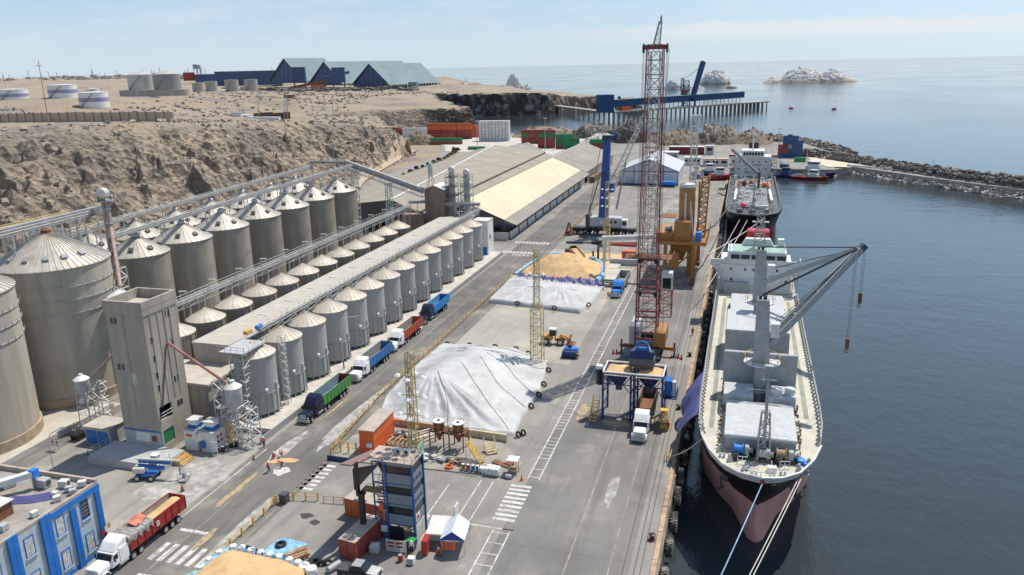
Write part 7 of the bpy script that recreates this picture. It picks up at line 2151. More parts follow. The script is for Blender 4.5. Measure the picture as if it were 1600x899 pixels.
ltr = obj('lettering', text_mesh('B', 1.1, truckwhite, ext=.01), None, s1); ltr.location = (-9.9,1.345,2.25); ltr.rotation_euler = (pi/2,0,pi)
semi('dark navy truck with green ribbed trailer parked by the nearest silos',-68.3,105.0,trucknavy,tgreen,inblue,endm=darkred)
semi('white truck with bright blue trailer behind the green one',-68.4,123.2,truckwhite,tblue,inlight,endm=tblue)
semi('white truck with orange red trailer in the middle of the queue',-68.6,140.0,truckwhite,tred,inlight,endm=tred)
semi('dark navy truck with light blue trailer, last in the queue',-69.2,158.4,trucknavy,paint('trailer_light_blue',(.03,.25,.58),.4,amt=.2),paint('trailer_in_lblue',(.1,.3,.5)),endm=tblue)
s6 = thing('semi_truck','blue truck with grey trailer standing beside the open grain','truck',(-29.2,189.0,0),-pi/2); tractor(s6,skyblue,True); trailer(s6,midgrey,inlight,x1=-16.5)
s7 = thing('semi_truck','white truck with dark open trailer under the blue hopper','truck',(-13.3,111.6,0),-pi/2); tractor(s7,truckwhite,True); trailer(s7,darkgrey,rust,load=None,floor=rust)
# tipping dump truck
dt_ = thing('dump_truck','dump truck tipping grain onto the open heap, body raised','truck',(-50.2,229.6,0),2.25)
obj('chassis', G().bx(-8,-.3,-.42,.42,.55,.85), black, dt_); obj('cab', G().bx(-2.2,0,-1.2,1.2,.8,2.9), black, dt_, bev=.08); obj('windshield', G().bx(-.02,.02,-1,1,1.8,2.6), glass, dt_)
for x in (-1.1,-6.0,-7.3):
    for s in (-1,1): wheel(dt_,x,s*.95)
bm_ = Matrix.Rotation(-.0,3,'Y')
def tip(p): 
    a = .3; x,z_ = p[0]+8.2,p[2]-1.1; return (-8.2+x*cos(a)-z_*sin(a)*1,p[1],1.1+x*sin(a)+z_*cos(a))
for nm,b,m_ in (('body_floor',(-8.4,-2.4,-1.2,1.2,1.1,1.2),ochre),('body_side',(-8.4,-2.4,-1.25,-1.15,1.2,2.5),ochre),('body_side',(-8.4,-2.4,1.15,1.25,1.2,2.5),ochre),('body_front',(-2.5,-2.4,-1.15,1.15,1.2,2.7),black),('grain_load',(-8.0,-3.0,-1.14,1.14,1.21,2.1),grainm)):
    g = G().bx(*b); g.v = [tip(v) for v in g.v]; obj(nm,g,m_,dt_)
# wheel loader
wl_ = thing('wheel_loader','orange brown wheel loader with raised bucket arm on the empty pad','loader',(-36.6,153.2,0),0.05)
obj('rear_body', G().extr([(-2.6,.9),(-.3,.9),(-.3,1.9),(-2.4,2.0),(-2.7,1.6)],(0,-1.0,0),'y',2.0), paint('loader_orange',(.55,.25,.05)), wl_, bev=.08)
cb = obj('cab', G().bx(-.9,.5,-.7,.7,1.9,3.2), glass, wl_); obj('cab_roof', G().bx(-1.0,.6,-.8,.8,3.202,3.4), offwhite, cb)
obj('front_frame', G().bx(.2,2.4,-.6,.6,.8,1.5), MATS['loader_orange'], wl_)
for s in (-1,1): obj('lift_arm', G().beam((1.2,s*.5,1.9),(3.4,s*.5,1.0),.2,.35), MATS['loader_orange'], wl_)
obj('bucket', G().extr([(3.2,.1),(4.6,.15),(3.4,.3),(3.3,1.5),(3.9,1.9),(3.1,1.6)],(0,-1.5,0),'y',3.0), rust, wl_)
for x in (-1.6,1.5):
    for s in (-1,1): wheel(wl_,x,s*1.05,.75,.5)
sw_ = thing('blue_roller','dark blue drum machine with red frame beside the wheel loader','machine',(-31.6,145.6,0),0.05)
obj('drum', G().lathe(0,0,[(.1,-1.5),(.75,-1.48),(.75,1.48),(.1,1.5)],20,axis='x',z0=.8), navy, sw_, smooth=True); obj('body', G().bx(-1.4,1.4,.9,2.6,.5,1.6), skyblue, sw_, bev=.06)
obj('frame', G().beam((-.8,1.4,1.6),(-.8,1.4,3.0),.14).beam((.2,1.4,1.6),(.2,1.4,3.0),.14).beam((-.8,1.4,3.0),(.2,1.4,3.0),.14), red, sw_); obj('seat', G().bx(-.6,0,1.6,2.2,1.61,2.1), black, sw_); obj('motor', G().bx(1.42,1.9,-.3,.4,.4,1.0), ochre, sw_)
for x in (-1.1,1.1): wheel(sw_,x,2.3,.4,.3)
# boom lift
bl = thing('boom_lift','blue and white boom lift with folded boom on the dusty yard','boom lift',(-81.2,83.6,0),.22)
obj('chassis', G().bx(-1.4,1.4,-.8,.8,.55,.95), blue, bl, bev=.05); obj('turret', G().bx(-1.9,-.1,-.7,.6,1.0,1.9), offwhite, bl, bev=.12)
obj('boom', G().beam((-1.2,.3,2.6),(3.6,.3,2.35),.35,.4).beam((-1.2,.1,2.0),(2.6,.1,1.6),.4,.45), blue, bl); obj('boom_tip', G().beam((-1.6,.3,2.95),(5.0,.2,2.75),.22,.25), offwhite, bl); obj('jib', G().beam((5.0,.2,2.7),(5.1,-.3,.7),.2,.25), grey, bl)
bk = G(); 
for z_ in (.25,.8,1.3): bk.rail([(5.2,-1.3,z_-.0),(6.3,-1.3,z_),(6.3,.5,z_),(5.2,.5,z_),(5.2,-1.3,z_)],.02,1.0,.03,False)
for q in ((5.2,-1.3),(6.3,-1.3),(6.3,.5),(5.2,.5)): bk.tube((*q,.2),(*q,1.3),.03)
bk.bx(5.2,6.3,-1.3,.5,.2,.25); bk.bx(5.3,5.7,-.2,.3,.26,1.0); obj('basket', bk, grey, bl)
for x in (-1.05,1.05):
    for s in (-1,1): wheel(bl,x,s*.95,.48,.36)
# pickup
pu = thing('pickup_truck','black crew cab pickup with dusty silver hood below the control tower','pickup',(-40.3,70.6,0),.02)
obj('body', G().extr([(-2.55,.45),(2.5,.45),(2.55,.8),(2.4,.98),(1.1,1.05),(-2.6,1.0)],(0,-.9,0),'y',1.8), black, pu, bev=.06)
obj('cabin', G().extr([(-1.0,1.0),(1.15,1.05),(.5,1.7),(-.75,1.72)],(0,-.78,0),'y',1.56), glass, pu, bev=.05); obj('roof', G().bx(-.75,.45,-.72,.72,1.722,1.77), grey, pu, bev=.02)
obj('hood', G().extr([(1.15,1.055),(2.4,.985),(2.45,1.0),(1.15,1.09)],(0,-.8,0),'y',1.6), steel, pu); obj('bed', G().bx(-2.5,-1.05,-.75,.75,1.02,1.03), darkgrey, pu); obj('roll_bar', G().beam((-1.0,-.75,1.0),(-1.0,-.75,1.6),.07).beam((-1.0,.75,1.0),(-1.0,.75,1.6),.07).beam((-1,-.75,1.6),(-1,.75,1.6),.07), black, pu)
for s in (-.62,.62): obj('headlight', G().bx(2.5,2.57,s-.2,s+.2,.72,.92), white, pu); obj('tail_light', G().bx(-2.63,-2.58,s-.1,s+.1,.65,.95), red, pu)
for x in (-1.55,1.6):
    for s in (-1,1): wheel(pu,x,s*.82,.37,.25)

# ------------------------------------------------------------ people
def skin_mesh(name, pts, edges, rad, sub=1):
    me = bpy.data.meshes.new(name); me.from_pydata(pts, edges, [])
    o = bpy.data.objects.new(name, me); COL.objects.link(o)
    sk_ = o.modifiers.new('s','SKIN'); sk_.use_smooth_shade = True
    for i, v in enumerate(me.skin_vertices[0].data): v.radius = (rad[i],rad[i]); v.use_root = (i == 0)
    ss_ = o.modifiers.new('u','SUBSURF'); ss_.levels = sub; ss_.render_levels = sub
    dg = bpy.context.evaluated_depsgraph_get(); r_ = bpy.data.meshes.new_from_object(o.evaluated_get(dg)); r_.name = name
    bpy.data.objects.remove(o); bpy.data.meshes.remove(me); r_.materials.clear()
    return r_
def person(label, x, y, z, rz, pose='stand', jacket=hivis, helmet=white):
    V_ = Vector
    pel = V_((0,0,.95)); ch = V_((.02,0,1.38)); nk = V_((.03,0,1.5)); hd = V_((.06,0,1.66))
    kn = [V_((.03,.1,.5)),V_((.03,-.1,.5))]; ft = [V_((0,.11,.08)),V_((0,-.11,.08))]
    el = [V_((0,.27,1.13)),V_((0,-.27,1.13))]; ha = [V_((.12,.27,.9)),V_((.12,-.27,.9))]
    if pose == 'walk': kn = [V_((.2,.1,.52)),V_((-.05,-.1,.5))]; ft = [V_((.3,.11,.08)),V_((-.35,-.11,.12))]; ha = [V_((-.05,.28,.88)),V_((.25,-.27,.95))]
    if pose == 'bend': pel = V_((-.12,0,.88)); ch = V_((.25,0,1.1)); nk = V_((.36,0,1.12)); hd = V_((.48,0,1.1)); el = [V_((.34,.22,.86)),V_((.34,-.22,.86))]; ha = [V_((.5,.15,.62)),V_((.5,-.15,.6))]
    if pose == 'squat': pel = V_((-.1,0,.38)); ch = V_((.08,0,.78)); nk = V_((.12,0,.9)); hd = V_((.16,0,1.05)); kn = [V_((.3,.16,.5)),V_((.3,-.16,.5))]; el = [V_((.25,.25,.6)),V_((.25,-.25,.6))]; ha = [V_((.45,.15,.45)),V_((.45,-.15,.42))]
    if pose == 'sit': pel = V_((-.1,0,.5)); ch = V_((.1,0,.88)); nk = V_((.15,0,1.0)); hd = V_((.2,0,1.15)); kn = [V_((.35,.15,.52)),V_((.35,-.15,.52))]; ft = [V_((.5,.15,.08)),V_((.5,-.15,.08))]; el = [V_((.2,.26,.68)),V_((.2,-.26,.68))]; ha = [V_((.42,.15,.6)),V_((.42,-.15,.6))]
    t = thing('person', label, 'person', (x,y,z), rz)
    sh = [ch+V_((0,.19,.04)),ch+V_((0,-.19,.04))]; hp_ = [pel+V_((0,.1,-.04)),pel+V_((0,-.1,-.04))]
    P_ = [pel,(pel+ch)/2,ch,nk,hd,hd+V_((.02,0,.1))]; E_ = [(0,1),(1,2),(2,3),(3,4),(4,5)]; R__ = [.12,.11,.12,.05,.085,.06]
    P_.append(hd+(hd-nk).normalized()*.0+V_((.1,0,-.01))); E_.append((4,len(P_)-1)); R__.append(.025)     # nose and face
    for s in (0,1):
        i = len(P_); P_ += [sh[s],el[s],ha[s]]; E_ += [(2,i),(i,i+1),(i+1,i+2)]; R__ += [.06,.045,.035]
        d = (ha[s]-el[s]).normalized(); sd = V_((0,1,0)) if abs(d.y) < .8 else V_((1,0,0)); sd = (sd-d*sd.dot(d)).normalized()
        for k,(o_,l) in enumerate(((-.03,.085),(-.01,.1),(.01,.095),(.03,.075))):
            j = len(P_); P_ += [ha[s]+d*.06+sd*o_, ha[s]+d*(.06+l*.6)+sd*o_*1.2+V_((.012,0,0)), ha[s]+d*(.06+l)+sd*o_*1.2+V_((.03,0,0))]; E_ += [(i+2,j),(j,j+1),(j+1,j+2)]; R__ += [.01,.009,.008]
        j = len(P_); P_ += [ha[s]+sd*-.045+d*.02, ha[s]+sd*-.06+d*.07]; E_ += [(i+2,j),(j,j+1)]; R__ += [.011,.009]
        i = len(P_); P_ += [hp_[s],kn[s],ft[s],ft[s]+V_((.16,0,-.03))]; E_ += [(0,i),(i,i+1),(i+1,i+2),(i+2,i+3)]; R__ += [.09,.06,.05,.045]
    obj('body', skin_mesh('body',P_,E_,R__), skin, t)
    J = [(pel+ch)/2-V_((0,0,.1)),(pel+ch)/2,ch,nk-V_((0,0,.03))]; JE = [(0,1),(1,2),(2,3)]; JR = [.165,.155,.165,.08]
    for s in (0,1): i = len(J); J += [sh[s],el[s],el[s]+(ha[s]-el[s])*.85]; JE += [(2,i),(i,i+1),(i+1,i+2)]; JR += [.085,.07,.055]
    obj('jacket', skin_mesh('jacket',J,JE,JR), jacket, t)
    T_ = [pel+V_((0,0,.02))]; TE = []; TR = [.155]
    for s in (0,1): i = len(T_); T_ += [hp_[s],kn[s],ft[s]+V_((0,0,.03))]; TE += [(0,i),(i,i+1),(i+1,i+2)]; TR += [.115,.085,.07]
    obj('trousers', skin_mesh('trousers',T_,TE,TR), jacket if jacket is redwear else darkwear, t)
    up = (hd-nk).normalized()
    hg = G().lathe(0,0,[(.16,.0),(.125,.015),(.12,.07),(.085,.125),(.02,.145)],14)
    ho = obj('helmet', hg, helmet, t, smooth=True, loc=hd+up*.03); ho.rotation_euler = V_((0,0,1)).rotation_difference(up).to_euler()
    return t
person('worker in orange jacket and white helmet standing on the platform corner by the scaffold',-70.1,96.4,0,-.8)
person('worker in red clothes squatting left of the spilled grain',-66.5,93.4,0,-.2,'squat',redwear)
person('worker in orange standing behind the spilled grain',-65.6,94.3,0,-1.2,'bend')
person('worker in pink orange jacket walking beside the road stains',-64.8,89.5,0,1.2,'walk',paint('salmon_vest',(.8,.25,.17)))
person('worker in bright orange bending over the white dust',-63.7,91.2,0,3.4,'bend')
person('worker in red overalls standing beside the yellow ladder under the hopper',-9.3,117.2,0,2.2,'stand',redwear,red)
person('worker in red by the left stairs of the hopper',-22.0,118.6,0,.4,'stand',redwear,red)
person('worker in orange vest standing by the blue truck',-31.2,189.6,0,-.5)
person('seated worker in orange overalls under the tent edge',-32.9,76.6,0,-1.0,'sit',hivis)
person('worker all in white by the pallet barriers',-36.2,76.2,0,-1.4,'stand',bagw,white)
person('distant worker in red on the quay edge behind the crane',-8.6,165.0,0,-1.6,'walk',redwear,red)
obj('spilled_grain', G().prism([(-65.0+.0,92.4),(-62.6,93.0),(-62.3,94.0),(-64.0,94.1),(-66.3,93.2),(-66.6,92.0),(-65.6,91.9)],.012,.06), grainm, kind='structure')
obj('white_dust', G().prism([(-63.2+1.3*cos(a)*(1+.25*sin(3*a)),90.2+1.2*sin(a)*(1+.2*cos(5*a))) for a in np.linspace(0,6.28,26)[:-1]],.012,.02), mat('white_dust_mat',(.5,.49,.47),.95,0,.3,2.0), kind='structure')
dusty = mat('pale_dust_mat',(.36,.35,.325),.95,0,.35,.6,(.21,.2,.185),.95,.45,world=True)
graint = mat('scattered_grain',(.4,.3,.17),.95,0,.3,2.0,(.2,.18,.15),.95,.9,world=True)
r_ = random.Random(21)
for k,(x,y,rx,ry) in enumerate(((-74.5,86.5,4.2,5.0),(-71.6,80.5,1.3,6.0),(-77.5,81.0,3.0,2.2),(-66.5,97.0,1.0,5.5),(-61.5,110,1.2,12),(-69.0,150,0.8,20),(-60.0,76,.9,7),(-15,97,.7,4))):
    s_ = r_.random()*50
    pts = []
    for a in np.linspace(0,2*pi,56)[:-1]:
        q = .55+.9*float(fbm(np.array([cos(a)*2+s_]),np.array([sin(a)*2+9]),4,k)[0])
        pts.append((x+rx*q*cos(a),y+ry*q*sin(a)))
    obj('dust_patch', G().prism(pts,.0175,.0178+.0003*k), dusty, kind='structure')
for k,(x,y,rx,ry) in enumerate(((-17.5,118.0,2.6,1.2),(-13.3,121,1.6,4.5),(-24,121,.8,3),(-66.4,84,.5,5),(-63.0,72,.5,3),(-31.2,201,1.0,2.6),(-66.2,112,.3,6),(-35,214,.8,5))):
    pts = []
    for a in np.linspace(0,2*pi,48)[:-1]:
        q = .4+1.1*float(fbm(np.array([cos(a)*2.5+k*7]),np.array([sin(a)*2.5+3]),4,k+20)[0]); pts.append((x+rx*q*cos(a),y+ry*q*sin(a)))
    obj('grain_trace', G().prism(pts,.0205,.021+.0003*k), graint, kind='structure')
# ------------------------------------------------------------ cranes and hoppers on the quay
hopm = paint('hopper_blue',(.02,.035,.13),amt=.2)
hp = thing('grain_hopper','blue double grain hopper on legs with a white rail frame, grain inside','hopper',(-15.4,121.6,0))
HW, HD = 4.85, 2.5
for x_ in (-HW,-.25,.25,HW):
    for y_ in (-HD,HD): obj('leg', G().bx(x_-.16,x_+.16,y_-.16,y_+.16,0,8.3), hopm, hp)
for c_ in (-2.55,2.55):
    b = G(); w = 2.1
    b.add([(c_-w,-HD+.2,8.3),(c_+w,-HD+.2,8.3),(c_+w,HD-.2,8.3),(c_-w,HD-.2,8.3),(c_-.5,-.5,5.4),(c_+.5,-.5,5.4),(c_+.5,.5,5.4),(c_-.5,.5,5.4)],[(0,4,5,1),(1,5,6,2),(2,6,7,3),(3,7,4,0)])
    obj('funnel', b, hopm, hp); obj('outlet', G().bx(c_-.5,c_+.5,-.5,.5,4.6,5.39), darkgrey, hp)
    obj('grain_load', G().grid(lambda u,v: (c_-w+2*w*u,-HD+.25+(2*HD-.5)*v,8.0+.5*math.sin(pi*u)**.5*math.sin(pi*v)**.5+.06*sin(u*11+v*7)),14,14), grainm, hp, smooth='all')
g = G()
for y_ in (-HD,HD):
    g.beam((-HW,y_,8.45),(HW,y_,8.45),.22); g.beam((-HW,y_,7.95),(HW,y_,7.95),.12)
for x_ in (-HW,HW): g.beam((x_,-HD,8.45),(x_,HD,8.45),.22)
obj('top_rail', g, white, hp)
g = G()
for a,b_ in ((-HW,-.25),(.25,HW)):
    for y_ in (-HD,HD):
        g.beam((a,y_,6.4),(b_,y_,6.4),.14); m_ = (a+b_)/2
        for p,q in (((a,7.9),((a+m_)/2,6.5)),(((a+m_)/2,6.5),(m_,7.9)),((m_,7.9),((m_+b_)/2,6.5)),(((m_+b_)/2,6.5),(b_,7.9)),((a,4.9),(a+1.2,6.3)),((b_,4.9),(b_-1.2,6.3))): g.beam((p[0],y_,p[1]),(q[0],y_,q[1]),.12)
for x_ in (-HW,-.25,.25,HW):
    for zz in (2.4,4.8): g.beam((x_,-HD,zz),(x_,HD,zz),.14)
    g.beam((x_,-HD,.3),(x_,HD,2.4),.1)
obj('bracing', g, hopm, hp)
obj('dust_filter', G().lathe(-HW-.9,-.4,[(.05,5.2),(.62,5.4),(.62,8.2)],16), black, hp, smooth=True); obj('filter_cap', G().lathe(-HW-.9,-.4,[(.68,8.2),(.6,8.7),(.05,8.8)],16), white, hp, smooth=True)
obj('control_cabin', G().bx(HW+.2,HW+1.3,-1.6,.6,4.8,7.4), blue, hp); obj('motor', G().lathe(HW+1.7,-1.0,[(.05,5.4),(.4,5.5),(.4,7.2),(.1,7.4)],12), offwhite, hp, smooth=True)
g = G(); g.rail([(HW+.2,-2.4,4.7),(HW+2.2,-2.4,4.7),(HW+2.2,1,4.7)],1,.7,.05); g.bx(HW+.2,HW+2.2,-2.4,1,4.6,4.7); obj('side_platform', g, hopm, hp)
step_stair('yellow_steps','yellow and timber steps at the left legs of the hopper',-21.6,117.0,1.45,2.4,3.2,7,1.1,MATS['bright_yellow'])
yl_ = thing('yellow_ladder','yellow caged ladder block at the right legs of the hopper','ladder',(-10.0,117.6,0)); obj('lattice', G().lattice((0,0,0),(0,0,3.4),1.0,.9,.07,.06,7), byel, yl_); obj('platform', G().bx(-.6,.6,-.6,.6,3.4,3.5), byel, yl_)
gb = thing('clamshell_grab','big dark clamshell grab hanging open over the hopper','grab',(-14.3,122.3,0))
obj('shell', G().extr([(-1.0,8.75),(1.0,8.75),(1.25,9.5),(1.1,10.5),(-1.1,10.5),(-1.25,9.5)],(-2.05,0,0),'x',4.1), paint('grab_grey',(.11,.11,.115),amt=.35), gb, bev=.15)
obj('blue_rim', G().extr([(-1.15,10.51),(1.15,10.51),(.7,11.5),(-.7,11.5)],(-1.95,0,0),'x',3.9), navy, gb); obj('arm', G().beam((-1.9,-.9,10.4),(-.9,0,12.6),.12).beam((1.9,-.9,10.4),(.9,0,12.6),.12).beam((-1.9,.9,10.4),(-.9,0,12.6),.12).beam((1.9,.9,10.4),(.9,0,12.6),.12), white, gb)
g = G(); ra = [(1.0*cos(a),.0,12.0+1.0*sin(a)) for a in np.linspace(0,pi,9)]; g.path(ra,.22,8); g.bx(-1.1,1.1,-.4,.4,11.5,12.0); obj('head', g, blue, gb)
obj('hoist_rope', G().tube((-.35,0,12.9),(-.9,28,59.4),.04,n=4).tube((.35,0,12.9),(.2,28,59.4),.04,n=4), darkgrey, gb)
# red lattice crane
crm = paint('crane_red',(.23,.05,.04),amt=.45); crw = paint('crane_grey_white',(.48,.46,.43),amt=.35)
ck_ = thing('harbour_crane','very tall red and grey lattice harbour crane straddling the quay lane','crane',(-16.6,151.5,0))
obj('carrier', G().bx(-2.6,2.6,-4.2,6,1.1,2.5), darkgrey, ck_); obj('house', G().bx(-3.6,-1.6,-2.5,4.5,2.6,6.6), midgrey, ck_, bev=.1); obj('house', G().bx(1.3,3.6,-3,4,2.6,5.6), ochre, ck_, bev=.1); obj('winch', G().lathe(0,0,[(.1,-1.4),(1.0,-1.3),(.7,-1.1),(.7,1.1),(1.0,1.3),(.1,1.4)],16,axis='x',z0=3.8), black, ck_)
for x_ in (-1.7,1.7):
    for y_ in (-3.2,-1.4,2.6,4.6): wheel(ck_,x_*1.35,y_,.75,.7)
for s in (-1,1):
    a_ = obj('outrigger', G().beam((s*2.4,-.6,1.7),(s*5.6,-.6,1.7),.5,.7), ochre if s > 0 else rust, ck_); obj('jack', G().tube((s*5.3,-.6,.3),(s*5.3,-.6,3.0),.18), black, a_); obj('foot', G().bx(s*5.3-.6,s*5.3+.6,-1.2,0,0,.28), darkgrey, a_)
g = G().lattice((-.3,-.5,2.6),(-.3,-.5,20.5),4.2,3.6,.2,.085,7); 
for zz in (4.0,8.6,13.6,20.2): g.beam((-2.2,-2.4,zz),(1.7,-2.4,zz),.35); g.beam((-2.2,1.5,zz),(1.7,1.5,zz),.35)
obj('mast', g, crm, ck_)
obj('sheave_block', G().bx(-2.0,-1.2,-2.8,-1.9,19.6,20.6).bx(1.0,1.8,-2.8,-1.9,19.6,20.6).bx(-1.9,-1.3,-2.8,-2.0,13.0,13.9).bx(1.1,1.7,-2.8,-2.0,13,13.9), black, ck_, kind='stuff')
for p,w,zt in (((-2.15,-1.9),.16,59.6),((1.75,-1.9),.16,59.6)): obj('red_boom_chord', G().tube((p[0],-2.2,20),(p[0]*.84,.2,zt),.13,.1), crm, ck_)
obj('boom', G().lattice((-.2,-1.2,20.5),(-.2,.5,60.2),3.2,2.6,.08,.055,15), crm, ck_); obj('inner_lattice', G().lattice((-.2,-1.0,20.6),(-.2,.6,59),2.2,1.7,.08,.05,24), crw, ck_)
obj('boom_head', G().bx(-2.3,1.9,-.4,1.2,59.4,60.2), crm, ck_); 
for s in (-2.35,1.95): obj('head_sheave', G().lathe(s,.4,[(.1,-.18),(.85,-.16),(.85,.16),(.1,.18)],16,axis='x',z0=59.6), black, ck_)
obj('fly_jib', G().lattice((0,.4,60.2),(.5,1.2,64.2),1.1,.5,.1,.05,4), crw, ck_); obj('tip_sheave', G().lathe(.6,1.3,[(.1,-.1),(.75,-.09),(.75,.09),(.1,.1)],16,axis='x',z0=64.6), darkgrey, ck_)
g = G()
for x_ in (-2.6,-2.4,2.2,2.0): g.tube((x_,-2.4,20),(x_*.92,.2,59.5),.045,n=4)
for x_ in (-1.5,-.9): g.tube((x_,2,6),(x_,1.2,59),.05,n=4)
obj('rope', g, darkgrey, ck_)
cbn = obj('operator_cabin', G().bx(2.6,4.6,-3.2,-1.0,14.6,18.0), offwhite, ck_, bev=.08); obj('cabin_window', G().bx(2.8,4.4,-3.24,-3.202,14.9,17.0).bx(4.602,4.63,-3,-1.3,15.2,17.0), glass, cbn)
obj('cabin_frame', G().lattice((3.4,-1.9,9.0),(3.4,-1.9,14.5),2.3,2.3,.12,.07,4), crm, ck_); 
g = G(); g.bx(-4.6,4.6,-3.4,.5,20.6,20.75); g.rail([(-4.6,-3.4,20.75),(4.6,-3.4,20.75),(4.6,.5,20.75)],1,1.1,.05); obj('platform', g, rust, ck_); obj('platform', G().bx(1.9,4.8,-3.2,1,28.8,28.9), rust, ck_)
g = G()
for i in range(36): g.tube((2.0,-1.6,3+.45*i),(3.0,-1.6,3+.45*i),.04,n=4)
g.tube((2,-1.6,3),(2,-1.6,19),.05); g.tube((3,-1.6,3),(3,-1.6,19),.05); obj('ladder', g, timber, ck_)
for s in (-1,1):
    for k in (0,1):
        cn_ = cone('red marker beside the crane outrigger, %s side %s' % ('left' if s < 0 else 'right',('outer','inner')[k]),-16.6+s*(6.4+.6*k-.2),150.2-.5*k,0,red,1.6); cn_['category'] = 'marker'; cn_['group'] = 'red markers at the outriggers'
bx_ = thing('steel_ballast','dark steel plate stack left of the crane foot','plate',(-20.6,150.0,0)); obj('plate', G().bx(-.7,.7,-.6,.6,0,1.3), grey, bx_)
# blue crane
bcm = paint('crane_blue',(.015,.075,.3),.35,amt=.1)
b2 = thing('harbour_crane','mobile harbour crane with tall blue tower and grey machinery house','crane',(-45.6,265,0))
obj('chassis', G().bx(-10.5,11.5,-1.6,1.6,1.5,2.5), black, b2, bev=.1); obj('turntable', G().lathe(0,0,[(3.0,2.51),(3.0,3.1)],24), darkgrey, b2)
for x_ in (-9.6,-7.4,-5.0,-2.4,2.4,5.0,7.4,9.6):
    for s in (-1,1): wheel(b2,x_,s*1.7,.85,.7)
hs = obj('machinery_house', G().bx(-4.4,6.5,-2.2,2.4,3.2,6.3), midgrey, b2, bev=.12)
for x_ in (3.0,4.6): obj('house_window', G().bx(x_-.4,x_+.4,-2.25,-2.202,4.4,5.4), glass, hs)
obj('emblem', G().lathe(-.2,-2.21,[(.35,0),(.55,0),(.55,-.03)],18,axis='y',z0=4.7), white, hs)
cb_ = obj('cabin', G().bx(6.6,8.6,-2.3,.2,3.0,5.8), white, b2, bev=.08); obj('cabin_window', G().bx(6.9,8.3,-2.35,-2.302,3.9,5.3), glass, cb_)
obj('counterweight', G().bx(-5.8,-4.45,-2.3,2.4,2.9,7.2), darkgrey, b2)
obj('tower', G().extr([(-1.6,6.3),(1.5,6.3),(1.3,20),(.9,31),(-1.1,31),(-1.5,20)],(.2,-1.0,0),'y',2.3) if False else G().add([(-1.5,-1.2,6.3),(1.7,-1.2,6.3),(1.7,1.4,6.3),(-1.5,1.4,6.3),(.0,-.9,32.5),(2.2,-.9,32.5),(2.2,1.2,32.5),(.0,1.2,32.5)],[(0,1,5,4),(1,2,6,5),(2,3,7,6),(3,0,4,7),(4,5,6,7)]), bcm, b2)
obj('tower_head', G().bx(-.4,3.6,-1.2,1.5,32.5,34.0).bx(3.6,4.6,-.9,1.2,32.6,34.8), navy, b2); obj('tower_cab', G().bx(2.0,3.8,-1.6,.4,15,18), bcm, b2)
g = G(); g.bx(-1.6,4.6,-1.9,-1.3,20.6,20.75); g.rail([(-1.6,-1.9,20.75),(4.6,-1.9,20.75)],1,1,.06); obj('platform', g, darkgrey, b2)
obj('boom', G().lattice((3.4,0,18.5),(14,0,42),2.0,1.0,.16,.09,12), offwhite, b2); obj('luffing_ram', G().tube((4.5,0,9),(7.5,0,25),.35,.25), grey, b2)
g = G(); 
for s in (-.5,.5): g.tube((5,s,35.5),(14,s,42),.06,n=4); g.tube((5.4,s,35.8),(10,s,33.2),.06,n=4)
g.tube((-5.2,0,7),(-.5,0,33.8),.1,n=4); g.tube((-5.2,.5,7),(-1.5,.5,20),.2,n=5); obj('rope', g, darkgrey, b2)
for s in (-1,1): obj('outrigger', G().beam((s*4,-1.5,1.9),(s*6,-5.5,1.4),.8,.7).bx(s*6-1.1,s*6+1.1,-6.6,-4.6,0,.3), black, b2)
tag(obj('crane_mat', G().bx(-36,-24,263,266,0.004,.5), offwhite), 'pale beam mat under the right end of the blue crane', 'mat')
rdm = thing('red_derrick','small red winch frame beside the yellow road fence','winch',(-57.0,262,0)); obj('frame', G().lattice((0,0,0),(0,0,4.4),2.6,.3,.16,.1,3), rust, rdm); obj('drum', G().lathe(0,0,[(.1,-1),(.7,-.9),(.7,.9),(.1,1)],12,axis='y',z0=.9), red, rdm)
# ochre pneumatic unloader
ul = thing('pneumatic_unloader','ochre gantry grain unloader with round tank and tall leg','unloader',(-14.2,218,0))
for x_,y_ in ((-4.6,-11),(2.8,-11),(-4.6,11),(2.8,11)): obj('leg', G().add([(x_-.6,y_-.5,1.2),(x_+.6,y_-.5,1.2),(x_+.6,y_+.5,1.2),(x_-.6,y_+.5,1.2),(x_-.45,y_-.5,10.6),(x_+.45,y_-.5,10.6),(x_+.45,y_+.5,10.6),(x_-.45,y_+.5,10.6)],[(0,1,5,4),(1,2,6,5),(2,3,7,6),(3,0,4,7),(4,5,6,7)]), ochre, ul); obj('bogie', G().bx(x_-.6,x_+.6,y_-2,y_+2,.1,1.19), rust, ul)
obj('portal_deck', G().bx(-8,6,-12,12,10.6,11.6), ochre, ul); obj('cross_duct', G().tube((-22,-9,11.0),(-6,-9,12.2),.7,n=12), offwhite, ul); obj('duct_leg', G().beam((-21.5,-9,0),(-21,-9,10.4),.5), offwhite, ul)
obj('tank', G().lathe(0.2,-6,[(1.5,14.5),(2.1,15.5),(2.1,25),(1.9,25.6)],24), ochre, ul, smooth=True); obj('tank_cap', G().lathe(.2,-6,[(2.15,25.2),(2.0,26.0),(.2,26.4)],24), offwhite, ul, smooth=True)
obj('machine_house', G().bx(-2.5,1.8,-11.5,-7,11.61,16.8), ochre, ul, bev=.1); obj('pump_house', G().bx(-7.5,-2.6,-11,-4,11.61,13.6), ochre, ul, bev=.1); obj('downpipe', G().tube((0,-8.4,11.6),(0,-8.4,24),.25,n=8).tube((2.2,-8,12),(1.0,-7.5,23),.3,n=8), offwhite, ul); obj('filter_drum', G().lathe(-4.2,-8,[(.1,-1),(.7,-.9),(.7,.9),(.1,1)],14,axis='x',z0=14.2), grey, ul, smooth=True)
